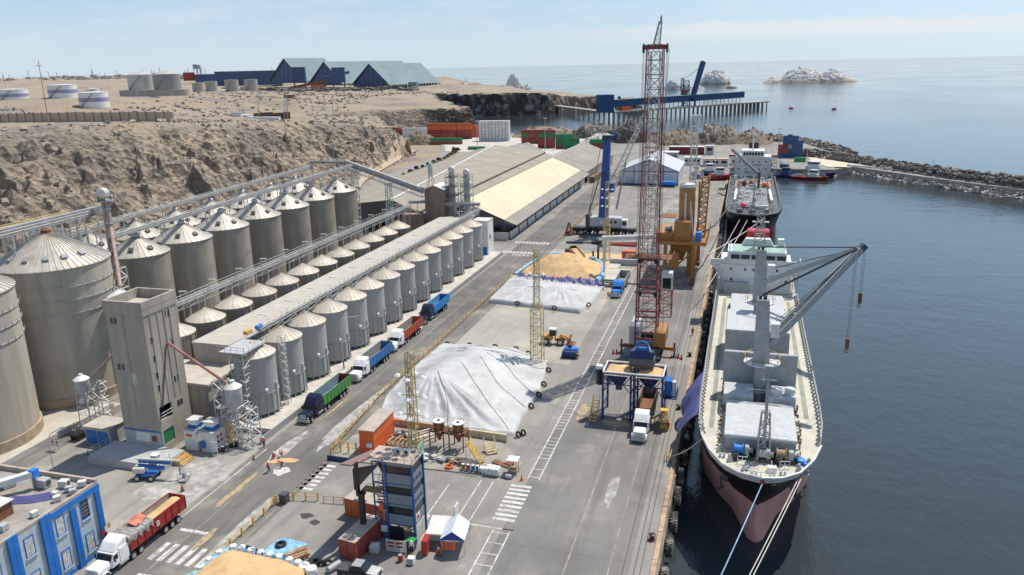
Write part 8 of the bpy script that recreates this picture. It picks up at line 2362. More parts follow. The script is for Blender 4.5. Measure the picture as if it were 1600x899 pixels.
obj('lower_hopper', G().add([(-3.5,-10,9.9),(1.5,-10,9.9),(1.5,-4,9.9),(-3.5,-4,9.9),(-1.3,-7.6,5.5),(-.3,-7.6,5.5),(-.3,-6.6,5.5),(-1.3,-6.6,5.5)],[(0,1,5,4),(1,2,6,5),(2,3,7,6),(3,0,4,7),(4,5,6,7),(3,2,1,0)]), ochre, ul); obj('hanging_cabin', G().bx(-3.6,-1.0,-12.6,-10.2,4.6,8.6), ochre, ul, bev=.08); obj('side_cabin', G().bx(3.0,4.6,-11.5,-9.5,11.62,14.0), skyblue, ul)
g = G().lattice((4.0,-4,11.6),(4.8,-4,27.5),2.2,1.8,.25,.14,12); g.bx(3.0,3.4,-5,-3,11.6,26.5); obj('vertical_leg', g, ochre, ul)
obj('stair_frame', G().lattice((-7.4,-11.5,0),(-7.4,-11.5,11),1.4,1.4,.09,.06,7), timber, ul); g = G(); g.rail([(-8,-12,11.6),(6,-12,11.6),(6,12,11.6)],1.1,1.4,.05); obj('handrail', g, rust, ul)
obj('brace', G().beam((-4.6,-11,2),(2.8,-11,9),.4).beam((-4.6,11,2),(2.8,11,9),.4), ochre, ul)
pm_ = thing('suction_mast','pale slender lattice mast rising behind the ochre tank','mast',(-13.0,216,0)); obj('lattice', G().lattice((0,0,11.7),(0,0,42.5),1.5,1.5,.2,.08,16), offwhite, pm_); obj('head', G().bx(-1,1.6,-.6,.6,42.5,43.6), offwhite, pm_); obj('lower_post', G().bx(-.7,.7,-.7,.7,0,10.5), ochre, pm_)

# ------------------------------------------------------------ ships
hullblack = paint('hull_black',(.012,.012,.014),.45,amt=.12,dirt=(.06,.05,.045)); hullpink = mat('antifouling_pink',(.62,.3,.25),.75,0,.14,.5,(.42,.2,.16),.5,.2,streak=True); hullred = paint('hull_red',(.4,.03,.04),amt=.2)
deckm = mat('deck_cream',(.5,.475,.4),.8,0,.12,.5,(.38,.35,.29),.5,.3); shipwhite = paint('ship_white',(.66,.67,.66),amt=.15); shipgrey = paint('ship_grey',(.36,.38,.38),amt=.18)
def hull(root, cx, levels, y_end, nst=46):
    """levels: list of (z, stem y, ((y, half breadth), ...)) from the keel up; splits the skin by material"""
    rows = []
    for z_, ys, tab in levels:
        a = np.array([t[0] for t in tab]); b = np.array([t[1] for t in tab]); row = []
        for i in range(nst+1):
            u = (i/nst)**1.9; y = ys+(y_end-ys)*u
            row.append((y, float(np.interp(y,a,b))))
        rows.append((z_,row))
    def skin_part(name, k0, k1, m):
        vs = []; n = nst+1
        for k in range(k0,k1+1):
            z_, row = rows[k]
            vs += [(cx-w,y,z_) for y,w in row]+[(cx+w,y,z_) for y,w in row]
        fs = []
        for k in range(k1-k0):
            for i in range(nst):
                a = k*2*n+i; fs.append((a,a+2*n,a+2*n+1,a+1)); a += n; fs.append((a,a+1,a+2*n+1,a+2*n))
            a = k*2*n; fs.append((a,a+n,a+3*n,a+2*n)); e = a+n-1; fs.append((e,e+2*n,e+3*n,e+n))
        return obj(name, G().add(vs,fs), m, root, smooth=True)
    return rows, skin_part
sp = thing('bulk_carrier','bulk carrier with black hull, pink underwater bow, white bridge and twin grey cranes','ship')
CX = 4.2
tabs = {-9:((97,.3),(99,1.0),(103,2.2),(110,5.5),(120,7.8),(130,8.5),(196,8.3),(206,3)),
 -6:((95.6,.2),(96.6,.9),(98.5,1.5),(103,3.0),(107,5.2),(113,7.4),(124,8.5),(198,8.5),(206,4)),
 -4:((95.2,.25),(96.0,1.0),(98,1.55),(103,3.0),(106.4,5.0),(113,7.6),(123,8.5),(198,8.6),(206,5)),
 -2:((95.8,.2),(96.8,.8),(98.6,1.5),(102,3.0),(107,5.6),(114,7.9),(122,8.55),(200,8.6),(207,5.5)),
 .4:((97.2,.1),(98.4,1.2),(101,3.1),(107.6,6.2),(115,8.2),(122,8.6),(200,8.6),(207,6)),
 3.5:((94.2,.1),(95.6,2.0),(98.4,4.4),(103,6.7),(109,8.2),(115,8.6),(202,8.6),(208,7)),
 6.7:((91.6,.1),(92.2,2.2),(94.0,4.4),(97.5,6.3),(102.5,7.7),(108,8.5),(115,8.65),(202,8.6),(208,7.4)),
 7.9:((90.8,.1),(91.3,2.4),(93.2,4.6),(97,6.5),(102,7.9),(108,8.55),(115,8.7),(202,8.65),(208,7.5))}
lv = [(z_, t[0][0], t) for z_, t in tabs.items()]
rows, part = hull(sp, CX, lv, 207)
part('bottom_paint',0,4,hullpink); part('hull_side',4,6,hullblack)
# bulwark at the bow only, deck
z_, row = rows[6]; z2, row2 = rows[7]
kb_ = [i for i,(y,w) in enumerate(row) if y < 103.5]; n = len(kb_); vs = []
for rw_,zz in ((row,z_+.002),(row2,z2)):
    for s in (-1,1): vs += [(CX+s*rw_[i][1],rw_[i][0],zz) for i in kb_]
fs = [(i,i+1,2*n+i+1,2*n+i) for i in range(n-1)]+[(n+i+1,n+i,3*n+i,3*n+i+1) for i in range(n-1)]+[(0,2*n,3*n,n)]
obj('bulwark', G().add(vs,fs), white, sp); 
g = G(); 
for s in (-1,1): g.path([(CX+s*row2[i][1],row2[i][0],z2) for i in kb_],.13,5)
obj('bulwark_rail', g, white, sp)
dv = [(CX-w+.02,y,6.66) for y,w in row]+[(CX+w-.02,y,6.66) for y,w in row]; n = len(row)
obj('deck', G().add(dv,[(i,n+i,n+i+1,i+1) for i in range(n-1)]), deckm, sp)
g = G(); st = G()
for s in (-1,1):
    pts = [(CX+s*(float(np.interp(y,[r[0] for r in row],[r[1] for r in row]))-.12),y) for y in np.arange(104,176,1.4)]
    for (x0,y0) in pts: st.beam((x0,y0,6.7),(x0-s*.0,y0,7.8),.09,.2); st.beam((x0,y0,7.4),(x0-s*.55,y0,6.7),.07,.25)
    g.path([(x0,y0,7.85) for x0,y0 in pts],.12,5)
obj('side_rail', g, shipgrey, sp); obj('rail_stanchion', st, shipgrey, sp, kind='stuff')
walk = mat('walkway_green',(.25,.27,.22),.8)
obj('walkway', G().bx(CX-6.9,CX-6.2,106,172,6.664,6.675).bx(CX+6.3,CX+7.0,112,172,6.664,6.675), walk, sp)
hatchw = paint('hatch_white',(.47,.485,.49),amt=.35,dirt=(.36,.35,.33))
obj('hatch_coaming', G().bx(CX-4.5,CX+4.5,99.9,111.5,6.7,8.5), shipgrey, sp); obj('hatch_cover', G().bx(CX-4.7,CX+4.6,99.6,111.2,8.502,9.0), hatchw, sp, bev=.08)
g = G(); g.rail([(CX-3.2,99.5,8.6),(CX+3.4,99.5,8.6)],1.0,1.2,.03); obj('hatch_rail', g, white, sp)
for s in (-1,1):
    obj('mast_house', G().bx(CX+(-5.2 if s < 0 else .9),CX+(-.9 if s < 0 else 5.0),112.2,116.9,6.7,9.5), hatchw, sp, bev=.06)
obj('raised_cover', G().bx(CX-5.4,CX+5.3,118.8,119.6,8.6,13.8), shipgrey, sp, bev=.08); obj('raised_cover', G().bx(CX-5.5,CX+5.4,119.7,120.4,8.6,13.4), hatchw, sp, bev=.08)  # near panel coloured grey for its shaded upright face
obj('hatch_coaming', G().bx(CX-5.0,CX+5.0,118,146,6.7,8.5), shipgrey, sp)
fc = obj('folded_cover', G().bx(CX-5.6,CX+4.8,131.5,143.5,8.52,13.0), shipgrey, sp, bev=.08); obj('cover_top', G().bx(CX-5.5,CX+4.7,131.6,143.4,13.002,13.1), hatchw, fc)  # sides coloured grey for their shade, white kept for the sunlit top
obj('hold_opening', G().bx(CX-4.4,CX+4.4,120.6,131.3,8.501,8.52), darkgrey, sp)
obj('hatch_coaming', G().bx(CX-5.0,CX+5.0,148.5,168,6.7,8.6), shipgrey, sp); obj('hatch_cover', G().bx(CX-5.2,CX+5.2,148.3,168.2,8.602,9.1), hatchw, sp, bev=.08)
for k,(x0,y0) in enumerate(((2.4,113.6),(4.2,114.2))): obj('vent_drum', G().lathe(CX+x0,y0,[(.7,9.5),(.72,10.2),(.75,10.25),(.7,10.4),(.05,10.5)],18), shipwhite, sp, smooth=True)
r_ = random.Random(6); g = G()
for s in (-1,1):
    for i in range(60):
        y = 100+1.1*i; g.rb((CX+s*r_.uniform(5.0,5.5),y,7.0+r_.random()*.6),(r_.uniform(.15,.35),r_.uniform(.15,.6),r_.uniform(.2,.9)))
obj('deck_fitting', g, paint('fitting_brown',(.2,.13,.09)), sp, kind='stuff')
# two deck cranes with their booms over the water
def deck_crane(cy, zb, ztop, tipp, foot_z):
    c = obj('deck_crane', G().lathe(CX,cy,[(.95,6.7),(.95,zb-.8),(1.3,zb)],22), shipgrey, sp, smooth=True)
    obj('slew_platform', G().lathe(CX+.1,cy,[(2.5,zb-.1),(2.7,zb),(2.7,zb+.12),(1.2,zb+.12)],24), shipwhite, c); g = G(); g.rail([(CX+.1+2.6*cos(a),cy+2.6*sin(a),zb+.12) for a in np.linspace(0,6.283,13)],1.0,1.2,.04); obj('platform_rail', g, yellow, c)
    obj('crane_tower', G().add([(CX-1.2,cy-1.2,zb+.13),(CX+1.2,cy-1.2,zb+.13),(CX+1.2,cy+1.2,zb+.13),(CX-1.2,cy+1.2,zb+.13),(CX-1.15,cy-.9,ztop),(CX+.6,cy-.9,ztop),(CX+.6,cy+.9,ztop),(CX-1.15,cy+.9,ztop)],[(0,1,5,4),(1,2,6,5),(2,3,7,6),(3,0,4,7),(4,5,6,7)]), shipgrey, c, bev=.08)
    obj('crane_cab', G().bx(CX+1.0,CX+2.3,cy-1.5,cy-.1,foot_z+1.2,foot_z+3.4), shipwhite, c, bev=.08); obj('top_sheaves', G().bx(CX-.9,CX-.5,cy-.5,cy+.5,ztop,ztop+.5).bx(CX-.2,CX+.2,cy-.5,cy+.5,ztop,ztop+.5), black, c)
    f = Vector((CX+.9,cy,foot_z)); t_ = Vector(tipp); d = (t_-f).normalized(); side = Vector((-d.y,d.x,0)).normalized()
    b = G(); b.beam(f+side*1.1,t_+side*.3,.42,.85); b.beam(f-side*1.1,t_-side*.3,.42,.85)
    for q in (.3,.55,.8): b.beam(f+(t_-f)*q+side*(1.1-.8*q),f+(t_-f)*q-side*(1.1-.8*q),.4,.5)
    obj('boom', b, shipgrey, c); obj('boom_head', G().beam(t_-d*.9,t_+d*.8,1.0,.8), darkgrey, c)
    g = G()
    for o_ in (-.6,-.25,.25,.6): g.tube(Vector((CX-.6,cy,ztop+.4))+side*o_*.5,t_+side*o_*.5+Vector((0,0,.3)),.045,n=4); 
    for o_ in (-.4,.4): g.tube(f+Vector((0,0,2.2))+side*o_,t_+side*o_*.4,.05,n=4)
    obj('stay_rope', g, black, c)
    return c, t_
c1_, t1_ = deck_crane(117.4,13.0,23.0,(17.0,120.5,30.4),16.2)
c2_, t2_ = deck_crane(146.0,14.0,24.0,(18.6,137.5,26.6),18.0)
for c_,t_,dx,L,nm in ((c1_,t1_,.4,6.2,'upper'),(c1_,t1_,-.7,13.4,'lower')):
    p = t_+Vector((dx,0,-.4)); g = G().tube(p,p-Vector((0,0,L)),.03,n=4).tube(p+Vector((.25,0,0)),p-Vector((-.25,0,L)),.03,n=4); obj('hoist_rope', g, black, c_)
    q = p-Vector((-.12,0,L)); g = G().rb(q-Vector((0,0,.8)),(.5,.4,1.6)); a_ = [(q.x+.25*sin(a),q.y,q.z-2.0-.25*cos(a)) for a in np.linspace(-2.4,1.6,9)]; g.path(a_,.08,5); g.tube(q-Vector((0,0,1.5)),q-Vector((0,0,1.9)),.09); obj('hook_block', g, rust, c_)
# foremast, winches, fittings on the forecastle
g = G().lattice((CX+.4,99.0,6.7),(CX+.4,99.2,13.0),1.7,1.0,.14,.09,4); g.tube((CX+.4,98.7,6.7),(CX+.4,98.7,19.2),.28,.16,8); obj('foremast', g, shipgrey, sp)
g = G(); g.beam((CX-.9,98.7,14.2),(CX+1.9,98.7,14.2),.1); g.beam((CX-.6,98.7,17.6),(CX+1.4,98.7,17.6),.1); g.rail([(CX-2.2,98.8,15.4),(CX+3.0,98.8,15.4)],.7,1.3,.04); g.bx(CX-.1,CX+.9,98.3,99.1,18.8,19.6); obj('mast_yard', g, shipgrey, sp)
def winch(x,y,m,L=2.2):
    w = obj('mooring_winch', G().bx(x-L/2,x+L/2,y-.5,y+.5,6.7,7.1), darkgrey, sp)
    obj('rope_drum', G().lathe(x-L*.2,y,[(.1,-.62),(.75,-.6),(.75,-.5),(.55,-.48),(.55,.48),(.75,.5),(.75,.6),(.1,.62)],16,axis='x',z0=7.75), m, w, smooth=True); obj('gear_case', G().bx(x+L*.15,x+L*.4,y-.4,y+.45,7.11,8.3), shipgrey, w, bev=.08); obj('warping_end', G().lathe(x+L*.5,y,[(.1,-.25),(.4,-.22),(.25,0),(.4,.22),(.1,.25)],12,axis='x',z0=7.7), grey, w, smooth=True)
obj('winch_bed', G().bx(.6,3.4,97.2,99.1,6.69,6.74).bx(5.8,9.0,97.0,99.0,6.69,6.74), darkgrey, sp)
for x,y in ((3.3,98.6),(5.9,98.6),(8.6,98.5),(1.2,97.0),(6.6,96.8)): obj('winch_motor', G().rb((x,y,7.2),(.7,.5,.9),.3), black, sp, bev=.05)
winch(1.9,98.2,skyblue); winch(7.3,98.0,timber,2.6); winch(4.8,97.6,shipgrey,1.6)
obj('blue_rope_coil', G().lathe(9.2,98.3,[(.25,6.7),(.6,6.8),(.6,7.2),(.25,7.3)],14).lathe(9.9,97.8,[(.25,6.7),(.5,6.8),(.5,7.1),(.2,7.2)],14), skyblue, sp, smooth=True)
for x,y in ((0.4,96.6),(8.9,95.9),(-1.0,99.0),(10.2,97.8)): obj('vent_cowl', G().lathe(x,y,[(.42,6.7),(.22,7.4),(.18,7.7)],12), shipgrey, sp, smooth=True)
for x,y in ((2.4,94.6),(6.9,94.2),(-.6,97.4),(9.6,95.2),(3.4,93.4),(5.6,93.2)): obj('bollard_pair', G().tube((x-.25,y,6.7),(x-.25,y,7.3),.16,n=8).tube((x+.25,y,6.7),(x+.25,y,7.3),.16,n=8).bx(x-.5,x+.5,y-.2,y+.2,6.68,6.74), shipgrey, sp)
g = G(); g.rail([(2.2,92.9,6.7),(4.2,92.4,6.7),(6.4,92.9,6.7)],1.1,.6,.04); g.rail([(1.4,96.2,6.7),(2.6,96.2,6.7),(2.6,97,6.7)],1,.6,.05); g.rail([(6.6,96.0,6.7),(7.8,96.3,6.7)],1,.6,.05); obj('handrail', g, shipwhite, sp); obj('rope_box', G().bx(5.0,6.2,94.6,95.3,6.7,7.4), white, sp, bev=.06)
for s in (-1,1):
    a_ = obj('anchor_pocket', G().lathe(0,0,[(.05,0),(.75,0),(.75,.08),(.05,.1)],14,axis='x'), darkgrey, sp, loc=(CX+s*4.3,98.0,3.6), rz=-s*.7 if s > 0 else pi+.7)
    obj('anchor', G().rb((CX+s*4.75,97.6,2.9),(.22,.22,1.7),s*.5).rb((CX+s*4.8,97.5,2.1),(1.2,.22,.28),-s*.8), darkgrey, sp)
obj('fairlead', G().lathe(CX+.2,90.75,[(.15,0),(.3,0),(.3,.2),(.15,.2)],14,axis='y',z0=7.2), red, sp)
# superstructure
obj('bridge_house', G().bx(CX-8.1,CX+7.4,178,190,6.7,13.0), shipwhite, sp, bev=.06); obj('lower_house', G().bx(CX-7.4,CX+6.8,178.6,194,6.66,6.72).bx(CX-7.0,CX-1.8,176.4,177.98,6.7,9.2), shipgrey, sp)
wh = obj('wheelhouse', G().extr([(178.3,13.0),(178.0,14.2),(178.3,16.0),(186,16.0),(186,13.0)],(CX-6.6,0,0),'x',12.6), shipwhite, sp); obj('bridge_wing', G().bx(CX-10.2,CX+9.2,178.6,183,12.7,13.0).bx(CX-10.2,CX+9.2,178.5,178.6,13.0,14.0).bx(CX-10.2,CX-10.1,178.6,183,13.0,14).bx(CX+9.1,CX+9.2,178.6,183,13,14), shipwhite, sp)
obj('monkey_deck', G().bx(CX-5.6,CX+5.2,178.6,185.5,16.002,16.06), paint('deck_pale_green',(.3,.46,.38),amt=.2), wh)
for a,b in ((-5.4,-3.5),(-3.2,-1.4),(-1.0,1.8),(2.2,4.0),(4.4,6.3)): obj('bridge_window', G().bx(CX+a-.4,CX+b-.4,177.93,178.2,14.35,15.3), glass, wh)
for x,z_ in ((-5.7,12.0),(-2.6,12.0),(-.8,12.0),(4.2,12.0),(6.6,12.0),(-5.5,9.6),(6.2,9.6)): obj('porthole', G().bx(CX+x-.2,CX+x+.2,177.95,177.998,z_-.3,z_+.3), glass, sp)
for s in (-1,1): obj('wing_bracket', G().extr([(0,12.7),(0,10.6),(s*2.2,12.7)] if s > 0 else [(0,12.7),(s*2.2,12.7),(0,10.6)],(CX+(7.4 if s > 0 else -8.1),178.7,0),'y',.2), shipwhite, sp); obj('side_ladder', G().lattice((CX+s*8.0,176.5,6.7),(CX+s*8.0,176.5,12.6),1.0,1.0,.07,.05,7), shipgrey, sp); obj('liferaft', G().lathe(0,0,[(.1,-.7),(.4,-.6),(.4,.6),(.1,.7)],12,axis='y',z0=10.2), white, sp, loc=(CX+s*8.3,180,0), smooth=True)
obj('radar_mast', G().lattice((CX+.2,182,16.06),(CX+.2,182,25.5),2.4,1.2,.13,.08,6), shipgrey, sp); obj('radar_arm', G().bx(CX-1.6,CX+2,181.7,182.3,22.0,22.25).bx(CX-1.2,CX+1.6,181.6,182.2,25.5,25.9), white, sp); obj('funnel', G().bx(CX-2.6,CX+2.4,187,191,13,19.0), hullred, sp, bev=.3); obj('funnel_base', G().extr([(-3.6,16.06),(3.4,16.06),(2.6,17.6),(-2.8,17.6)],(CX,184.5,0),'y',2.0), shipwhite, sp); obj('signal_box', G().bx(CX+4.2,CX+5.6,184,185.4,16.07,17.8), white, sp)
g = G(); g.rail([(CX-6,178.7,16.06),(CX-6,185,16.06)],1,1,.05); g.rail([(CX+5.6,178.7,16.06),(CX+5.6,185,16.06)],1,1,.05); obj('handrail', g, shipwhite, sp)
# mooring lines
def line(label, pts, m, r=.06, cat='rope'):
    a, b = Vector(pts[0]), Vector(pts[-1]); sag = pts[1] if isinstance(pts[1],(int,float)) else .5
    q = [a+(b-a)*t-Vector((0,0,sag*4*t*(1-t))) for t in np.linspace(0,1,14)]
    return tag(obj('mooring_line', G().path([tuple(p) for p in q],r,5), m, smooth=True), label, cat)
line('pale blue mooring line running down from the carrier bow fairlead',[(4.4,90.7,7.2),.6,(-7.6,46,1.0)],bluerope,.07)
line('left one of two parallel white mooring lines from the bow',[(8.6,93.0,7.0),.6,(-7.4,44,.6)],rope,.06); line('right one of two parallel white mooring lines from the bow',[(9.0,93.3,7.0),.6,(-6.9,44,.6)],rope,.06)
line('white spring line from the bow shoulder to the quay bollard',[(-3.4,101.0,7.2),.5,(-8.2,107,.8)],rope,.06)
for k,(a,b) in enumerate((((0.5,282,5.5),(-8.2,215,.6)),((3,281,5.5),(-8.0,196,.6)),((9.0,283,5.5),(-7.2,186,13.2)))): line('white mooring line of the black tanker, %s from the left' % ORD[k],[a,.8,b],rope,.09)
for k,y in enumerate((108,110.5)): pass
ts = thing('timber_fenders','bundle of pale timber props at the quay edge near the bow','timber',(-8.2,108,0)); 
for i in range(5): obj('timber', G().beam((-.6+.35*i,-1.2,.15),(-.5+.35*i,1.2,.9),.16), timber, ts)
# purple tarp draped between ship and quay
def pt_(u,v):
    y = 107.5+17*v; x = -4.4-3.0*u+.3*sin(v*14)*u; z_ = 7.9-(5.2+2.4*sin(v*3.0))*u**1.2*(.7)+.22*sin(v*40+u*5)*u
    return (x,y,max(z_,.25))
tag(obj('tarpaulin', G().grid(pt_,18,60), mat('violet_tarpaulin',(.1,.11,.27),.6,0,.25,.8,bump=.05,bns=1.6), smooth='all'), 'violet blue tarpaulin draped from the carrier rail down to the quay', 'tarpaulin')

# black tanker astern of it
tk_ = thing('tanker_ship','black hulled tanker with red boot top and white block bridge','ship')
TX = 4.0
tt = {-9:((286,.3),(300,6),(315,9),(400,9)),-3.2:((284,.3),(288,2.4),(296,6.2),(306,8.6),(318,9.3),(400,9)),-1.6:((282.6,.3),(286,2.8),(292,6),(302,8.6),(314,9.4),(402,9)),1.5:((279,.3),(282,3.8),(288,7.2),(296,9.0),(310,9.6),(402,9.2)),5.6:((275,.4),(276.5,4.6),(281,8.2),(288,9.6),(305,9.8),(404,9.3)),6.6:((274.6,.4),(276,4.7),(280.6,8.3),(288,9.7),(305,9.9),(404,9.4))}
rows, part = hull(tk_, TX, [(z_,t[0][0],t) for z_,t in tt.items()], 402, 36)
part('bottom_paint',0,2,hullred); part('hull_side',2,5,hullblack)
row = rows[4][1]; n = len(row); obj('deck', G().add([(TX-w+.02,y,5.4) for y,w in row]+[(TX+w-.02,y,5.4) for y,w in row],[(i,n+i,n+i+1,i+1) for i in range(n-1)]), darkgrey, tk_)
r_ = random.Random(9); g = G()
for i in range(26): x = TX-5+10*i/25; g.tube((x,292+r_.random()*6,6.4),(x,366-r_.random()*12,6.4),.16,n=5)
for i in range(16): y = 294+4.6*i; g.tube((TX-8,y,6.1),(TX+8,y,6.1),.16,n=5); g.rb((TX+r_.uniform(-5,5),y+1,6.6),(r_.uniform(.6,2),r_.uniform(.6,2),r_.uniform(1,2.6)))
obj('pipework', g, midgrey, tk_, kind='stuff')
g = G()
for i in range(150):
    x,y = TX+r_.uniform(-7.5,7.5),r_.uniform(283,374); h_ = r_.uniform(.5,2.4); g.rb((x,y,5.6+h_/2),(r_.uniform(.2,1.6),r_.uniform(.2,1.2),h_),r_.uniform(0,1)) if i % 2 else g.tube((x,y,5.4),(x,y,5.8+h_),r_.uniform(.1,.4),n=6)
obj('deck_gear', g, offwhite, tk_, kind='stuff')
for k,(x,y,L,m_) in enumerate(((-6.6,300,26,offwhite),(6.6,300,26,offwhite),(-6.8,330,18,ochre),(6.8,330,18,ochre),(.8,336,20,ochre))): obj('pipe_rack', G().beam((TX+x,y,7.4),(TX+x*.95,y+L,7.6),.9,.7), m_, tk_)
g = G(); 
for s in (-1,1): g.rail([(TX+s*8.9,284,5.6),(TX+s*9.6,300,5.6),(TX+s*9.5,372,5.6)],1.2,2.2,.06)
obj('side_rail', g, offwhite, tk_)
g = G(); g.rail([(TX-7,296,5.6),(TX+7,296,5.6)],1.6,1.2,.08); g.rail([(TX-7,306,5.6),(TX+7,306,5.6)],2.2,1.2,.08); g.rail([(TX-7,318,5.6),(TX+7,318,5.6)],2.2,1.2,.08); obj('cross_rail', g, offwhite, tk_)
for k,(x,y,m_) in enumerate(((-3.4,344,red),(-.6,346,red),(-3.6,288,paint('bright_red_cloth',(.6,.02,.06))),(4.6,340,orange))): obj('lifeboat', G().lathe(TX+x,y,[(.1,-2),(.9,-1.3),(1.0,0),(.9,1.3),(.1,2)],12,axis='y',z0=7.6), m_, tk_, smooth=True)
for x,y in ((-4.5,286),(4.5,286),(0,284)): obj('mooring_winch', G().lathe(TX+x,y,[(.1,-1),(.9,-.9),(.6,-.6),(.6,.6),(.9,.9),(.1,1)],12,axis='x',z0=6.4), grey, tk_, smooth=True)
obj('foremast', G().tube((TX,288,5.6),(TX,288,18),.35,.2,8).lattice((TX,284,5.6),(TX,284,11),1.4,1.0,.1,.06,4), shipgrey, tk_)
hb = obj('bridge_house', G().bx(TX-8.4,TX+8.0,380,396,5.4,14.0), white, tk_, bev=.1); obj('wheelhouse', G().bx(TX-5.2,TX+4.8,379.4,390,14.002,17.2), white, tk_); obj('bridge_wing', G().bx(TX-10.8,TX+10.4,379.6,384,13.3,14.6), white, tk_)
for i in range(7): obj('bridge_window', G().bx(TX-4.4+1.25*i,TX-3.5+1.25*i,379.3,379.38,15.3,16.5), glass, hb)
for i in range(5):
    for zz in (8.8,12.2): obj('porthole', G().bx(TX-6+2.9*i-.35,TX-6+2.9*i+.35,379.93,379.99,zz-.3,zz+.3), glass, hb)
for s_,zz in (('NO SMOKING',10.7),('SAFETY FIRST',7.4)):
    l_ = obj('lettering', text_mesh(s_,1.25,darkgrey,ext=.02), None, hb); l_.location = (TX,379.9,zz); l_.rotation_euler = (pi/2,0,0)
for s in (-1,1): obj('orange_rail', G().bx(TX+s*9.4-1.6,TX+s*9.4+1.6,379.4,379.55,14.6,15.3), red, hb); obj('side_stair', G().lattice((TX+s*9.2,378,5.6),(TX+s*9.2,378,13),2.4,2.4,.1,.08,6), grey, hb)
obj('radar_mast', G().tube((TX-.4,384,17.2),(TX-.4,384,28),.4,.2,8).beam((TX-3,384,24.5),(TX+2.2,384,24.5),.4,.3).beam((TX-2,384,26.6),(TX+1.2,384,26.6),.3,.3), white, tk_); obj('funnel', G().bx(TX-2.2,TX+2.2,391,396,14,20), black, tk_, bev=.3)
dcr = obj('hose_crane', G().tube((TX+2.2,335,5.4),(TX+2.2,335,13.5),.6,.5,10), darkgrey, tk_); obj('crane_boom', G().beam((TX+2.2,334,12.6),(TX-9.5,372,18.6),.9,1.1), darkgrey, dcr)
tag(obj('loading_hose', G().path([(-7.6,268,9.0),(-5.0,272,7.2),(-3.8,280,7.4),(-4.6,290,7.0)] if False else [(-10.4,209.5,13.0),(-7.0,232,11.2),(-5.2,262,9.6),(-4.6,290,7.2)],.22,6), black), 'dark hose reaching from the ochre unloader to the black tanker', 'hose')

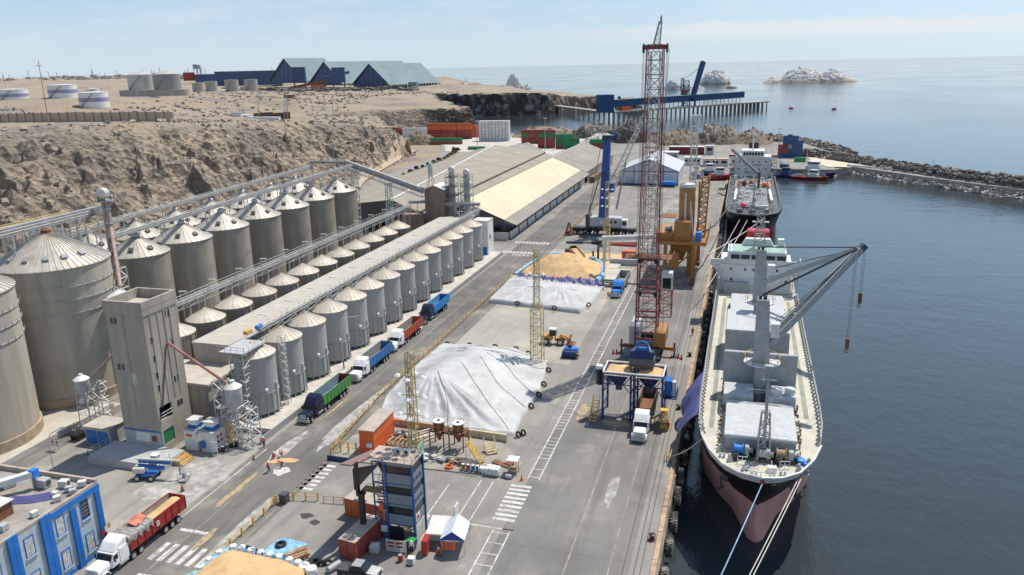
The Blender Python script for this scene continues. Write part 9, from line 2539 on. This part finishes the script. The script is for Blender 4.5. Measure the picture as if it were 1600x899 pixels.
# small craft at the far quay
def boat(name,label,cat,x,y,rz,L,B,hm,sm,house=(-.1,.22),hh=3.2,mast=6,sheer=1.4):
    t = thing(name,label,cat,(x,y,-4),rz); st_ = []
    for zz,f in ((-.8,.55),(0,.85),(1.6,1.0)):
        pts = []
        for i in range(13):
            u = i/12; w = B/2*f*(1-(max(0,u-.45)/.55)**2.2)*(0.8+.2*min(1,u*4)); xx = -L/2+L*u*(0.93+.07*(zz+.8)/2.4); pts.append((xx,w,zz+(sheer*u**3 if zz > 1 else 0)))
        st_.append(pts)
    vs = []; 
    for pts in st_: vs += [(p[0],-p[1],p[2]) for p in pts]+[p for p in pts]
    fs = []
    for k in (0,1):
        for i in range(12): a = k*26+i; fs += [(a,a+1,a+27,a+26),(a+13,a+39,a+40,a+14)]
        a = k*26; fs.append((a,a+26,a+39,a+13))
    fs += [(52+i,52+i+1,52+13+i+1,52+13+i) for i in range(12)]
    obj('hull', G().add(vs,fs), hm, t, smooth=True); h = obj('deckhouse', G().bx(L*house[0],L*house[1],-B*.3,B*.3,1.6,1.6+hh), sm, t, bev=.1); obj('wheelhouse', G().bx(L*(house[0]+.04),L*(house[1]-.02),-B*.24,B*.24,1.602+hh,1.6+hh+2.2), sm, t, bev=.08)
    obj('window_band', G().bx(L*(house[0]+.035),L*(house[1]-.015),-B*.245,B*.245,2.5+hh,3.2+hh), glass, h)
    obj('mast', G().tube((L*house[0],0,3.6+hh),(L*house[0],0,3.6+hh+mast),.18,.1,6).beam((L*house[0],-1.4,3.6+hh+mast*.6),(L*house[0],1.4,3.6+hh+mast*.6),.14), sm, t)
    g = G(); g.rail([(-L*.45,-B*.4,1.7),(L*.3,-B*.42,1.9)],.9,1.4,.05); g.rail([(-L*.45,B*.4,1.7),(L*.3,B*.42,1.9)],.9,1.4,.05); obj('rail', g, sm, t)
    obj('tyre_row', G().lathe(L*.1,-B*.5,[(.2,-.2),(.55,-.15),(.55,.15),(.2,.2)],10,axis='y',z0=.7).lathe(-L*.15,-B*.5,[(.2,-.2),(.55,-.15),(.55,.15),(.2,.2)],10,axis='y',z0=.7), rubber, t, kind='stuff'); obj('deck_gear', G().rb((-L*.3,0,2.1),(2,1.6,1)).rb((L*.36,0,2.4),(1.4,1,1)), ochre, t)
    return t
boatb = paint('boat_blue',(.035,.09,.2))
boat('tug_boat','largest tug with white upperworks and dark blue hull moored beyond the tanker','tug',36,453.5,-.35,24,8,navy,white,(-.15,.15),4.5,11)
boat('pilot_boat','white launch with dark red waterline moored outside the large tug','boat',34,440.5,-.3,19,5,darkred,white,(-.05,.2),1.6,3,.6)
boat('work_boat','blue work boat with low deck between tug and launch','boat',26,446,-.4,20,5.5,navy,boatb,(-.35,-.1),1.6,4,.6)
boat('tug_boat','dark blue small tug left of the large tug','tug',20.5,458,-.5,17,6,navy,boatb,(-.1,.2),2.2,7)
boat('fishing_boat','blue hulled boat with high bow nearest the tanker bridge','boat',14.5,464,-.9,14,5,boatb,midgrey,(-.3,0),1.8,8)
for k,(x,y,rz,hm,sm,lab) in enumerate(((-10.5,405,.3,hullred,white,'red hulled boat hauled out on the quay by the tanker stern'),(-16.0,420,.1,navy,white,'dark blue boat standing ashore beside the red hulled boat'),(-22.5,408,.0,paint('boat_white_blue',(.5,.55,.65)),white,'small white and blue boat ashore nearest the tent hall'))):
    b = boat('fishing_boat',lab,'boat',x,y,rz,13 if k < 2 else 7,4.2 if k < 2 else 2.6,hm,sm,(-.25,.1),1.8,6 if k < 2 else 1,1.0); b.location.z = .8
rw_ = [(-26,372,'grey machinery heap at the right corner of the white tent hall',grey),(-24.5,415,'green stacked equipment left of the boats ashore',green)]
for x,y,lab,m_ in rw_: scrap(lab,x,y,2.4,2.4,16,int(y),0,(m_,darkgrey,grey,steel))
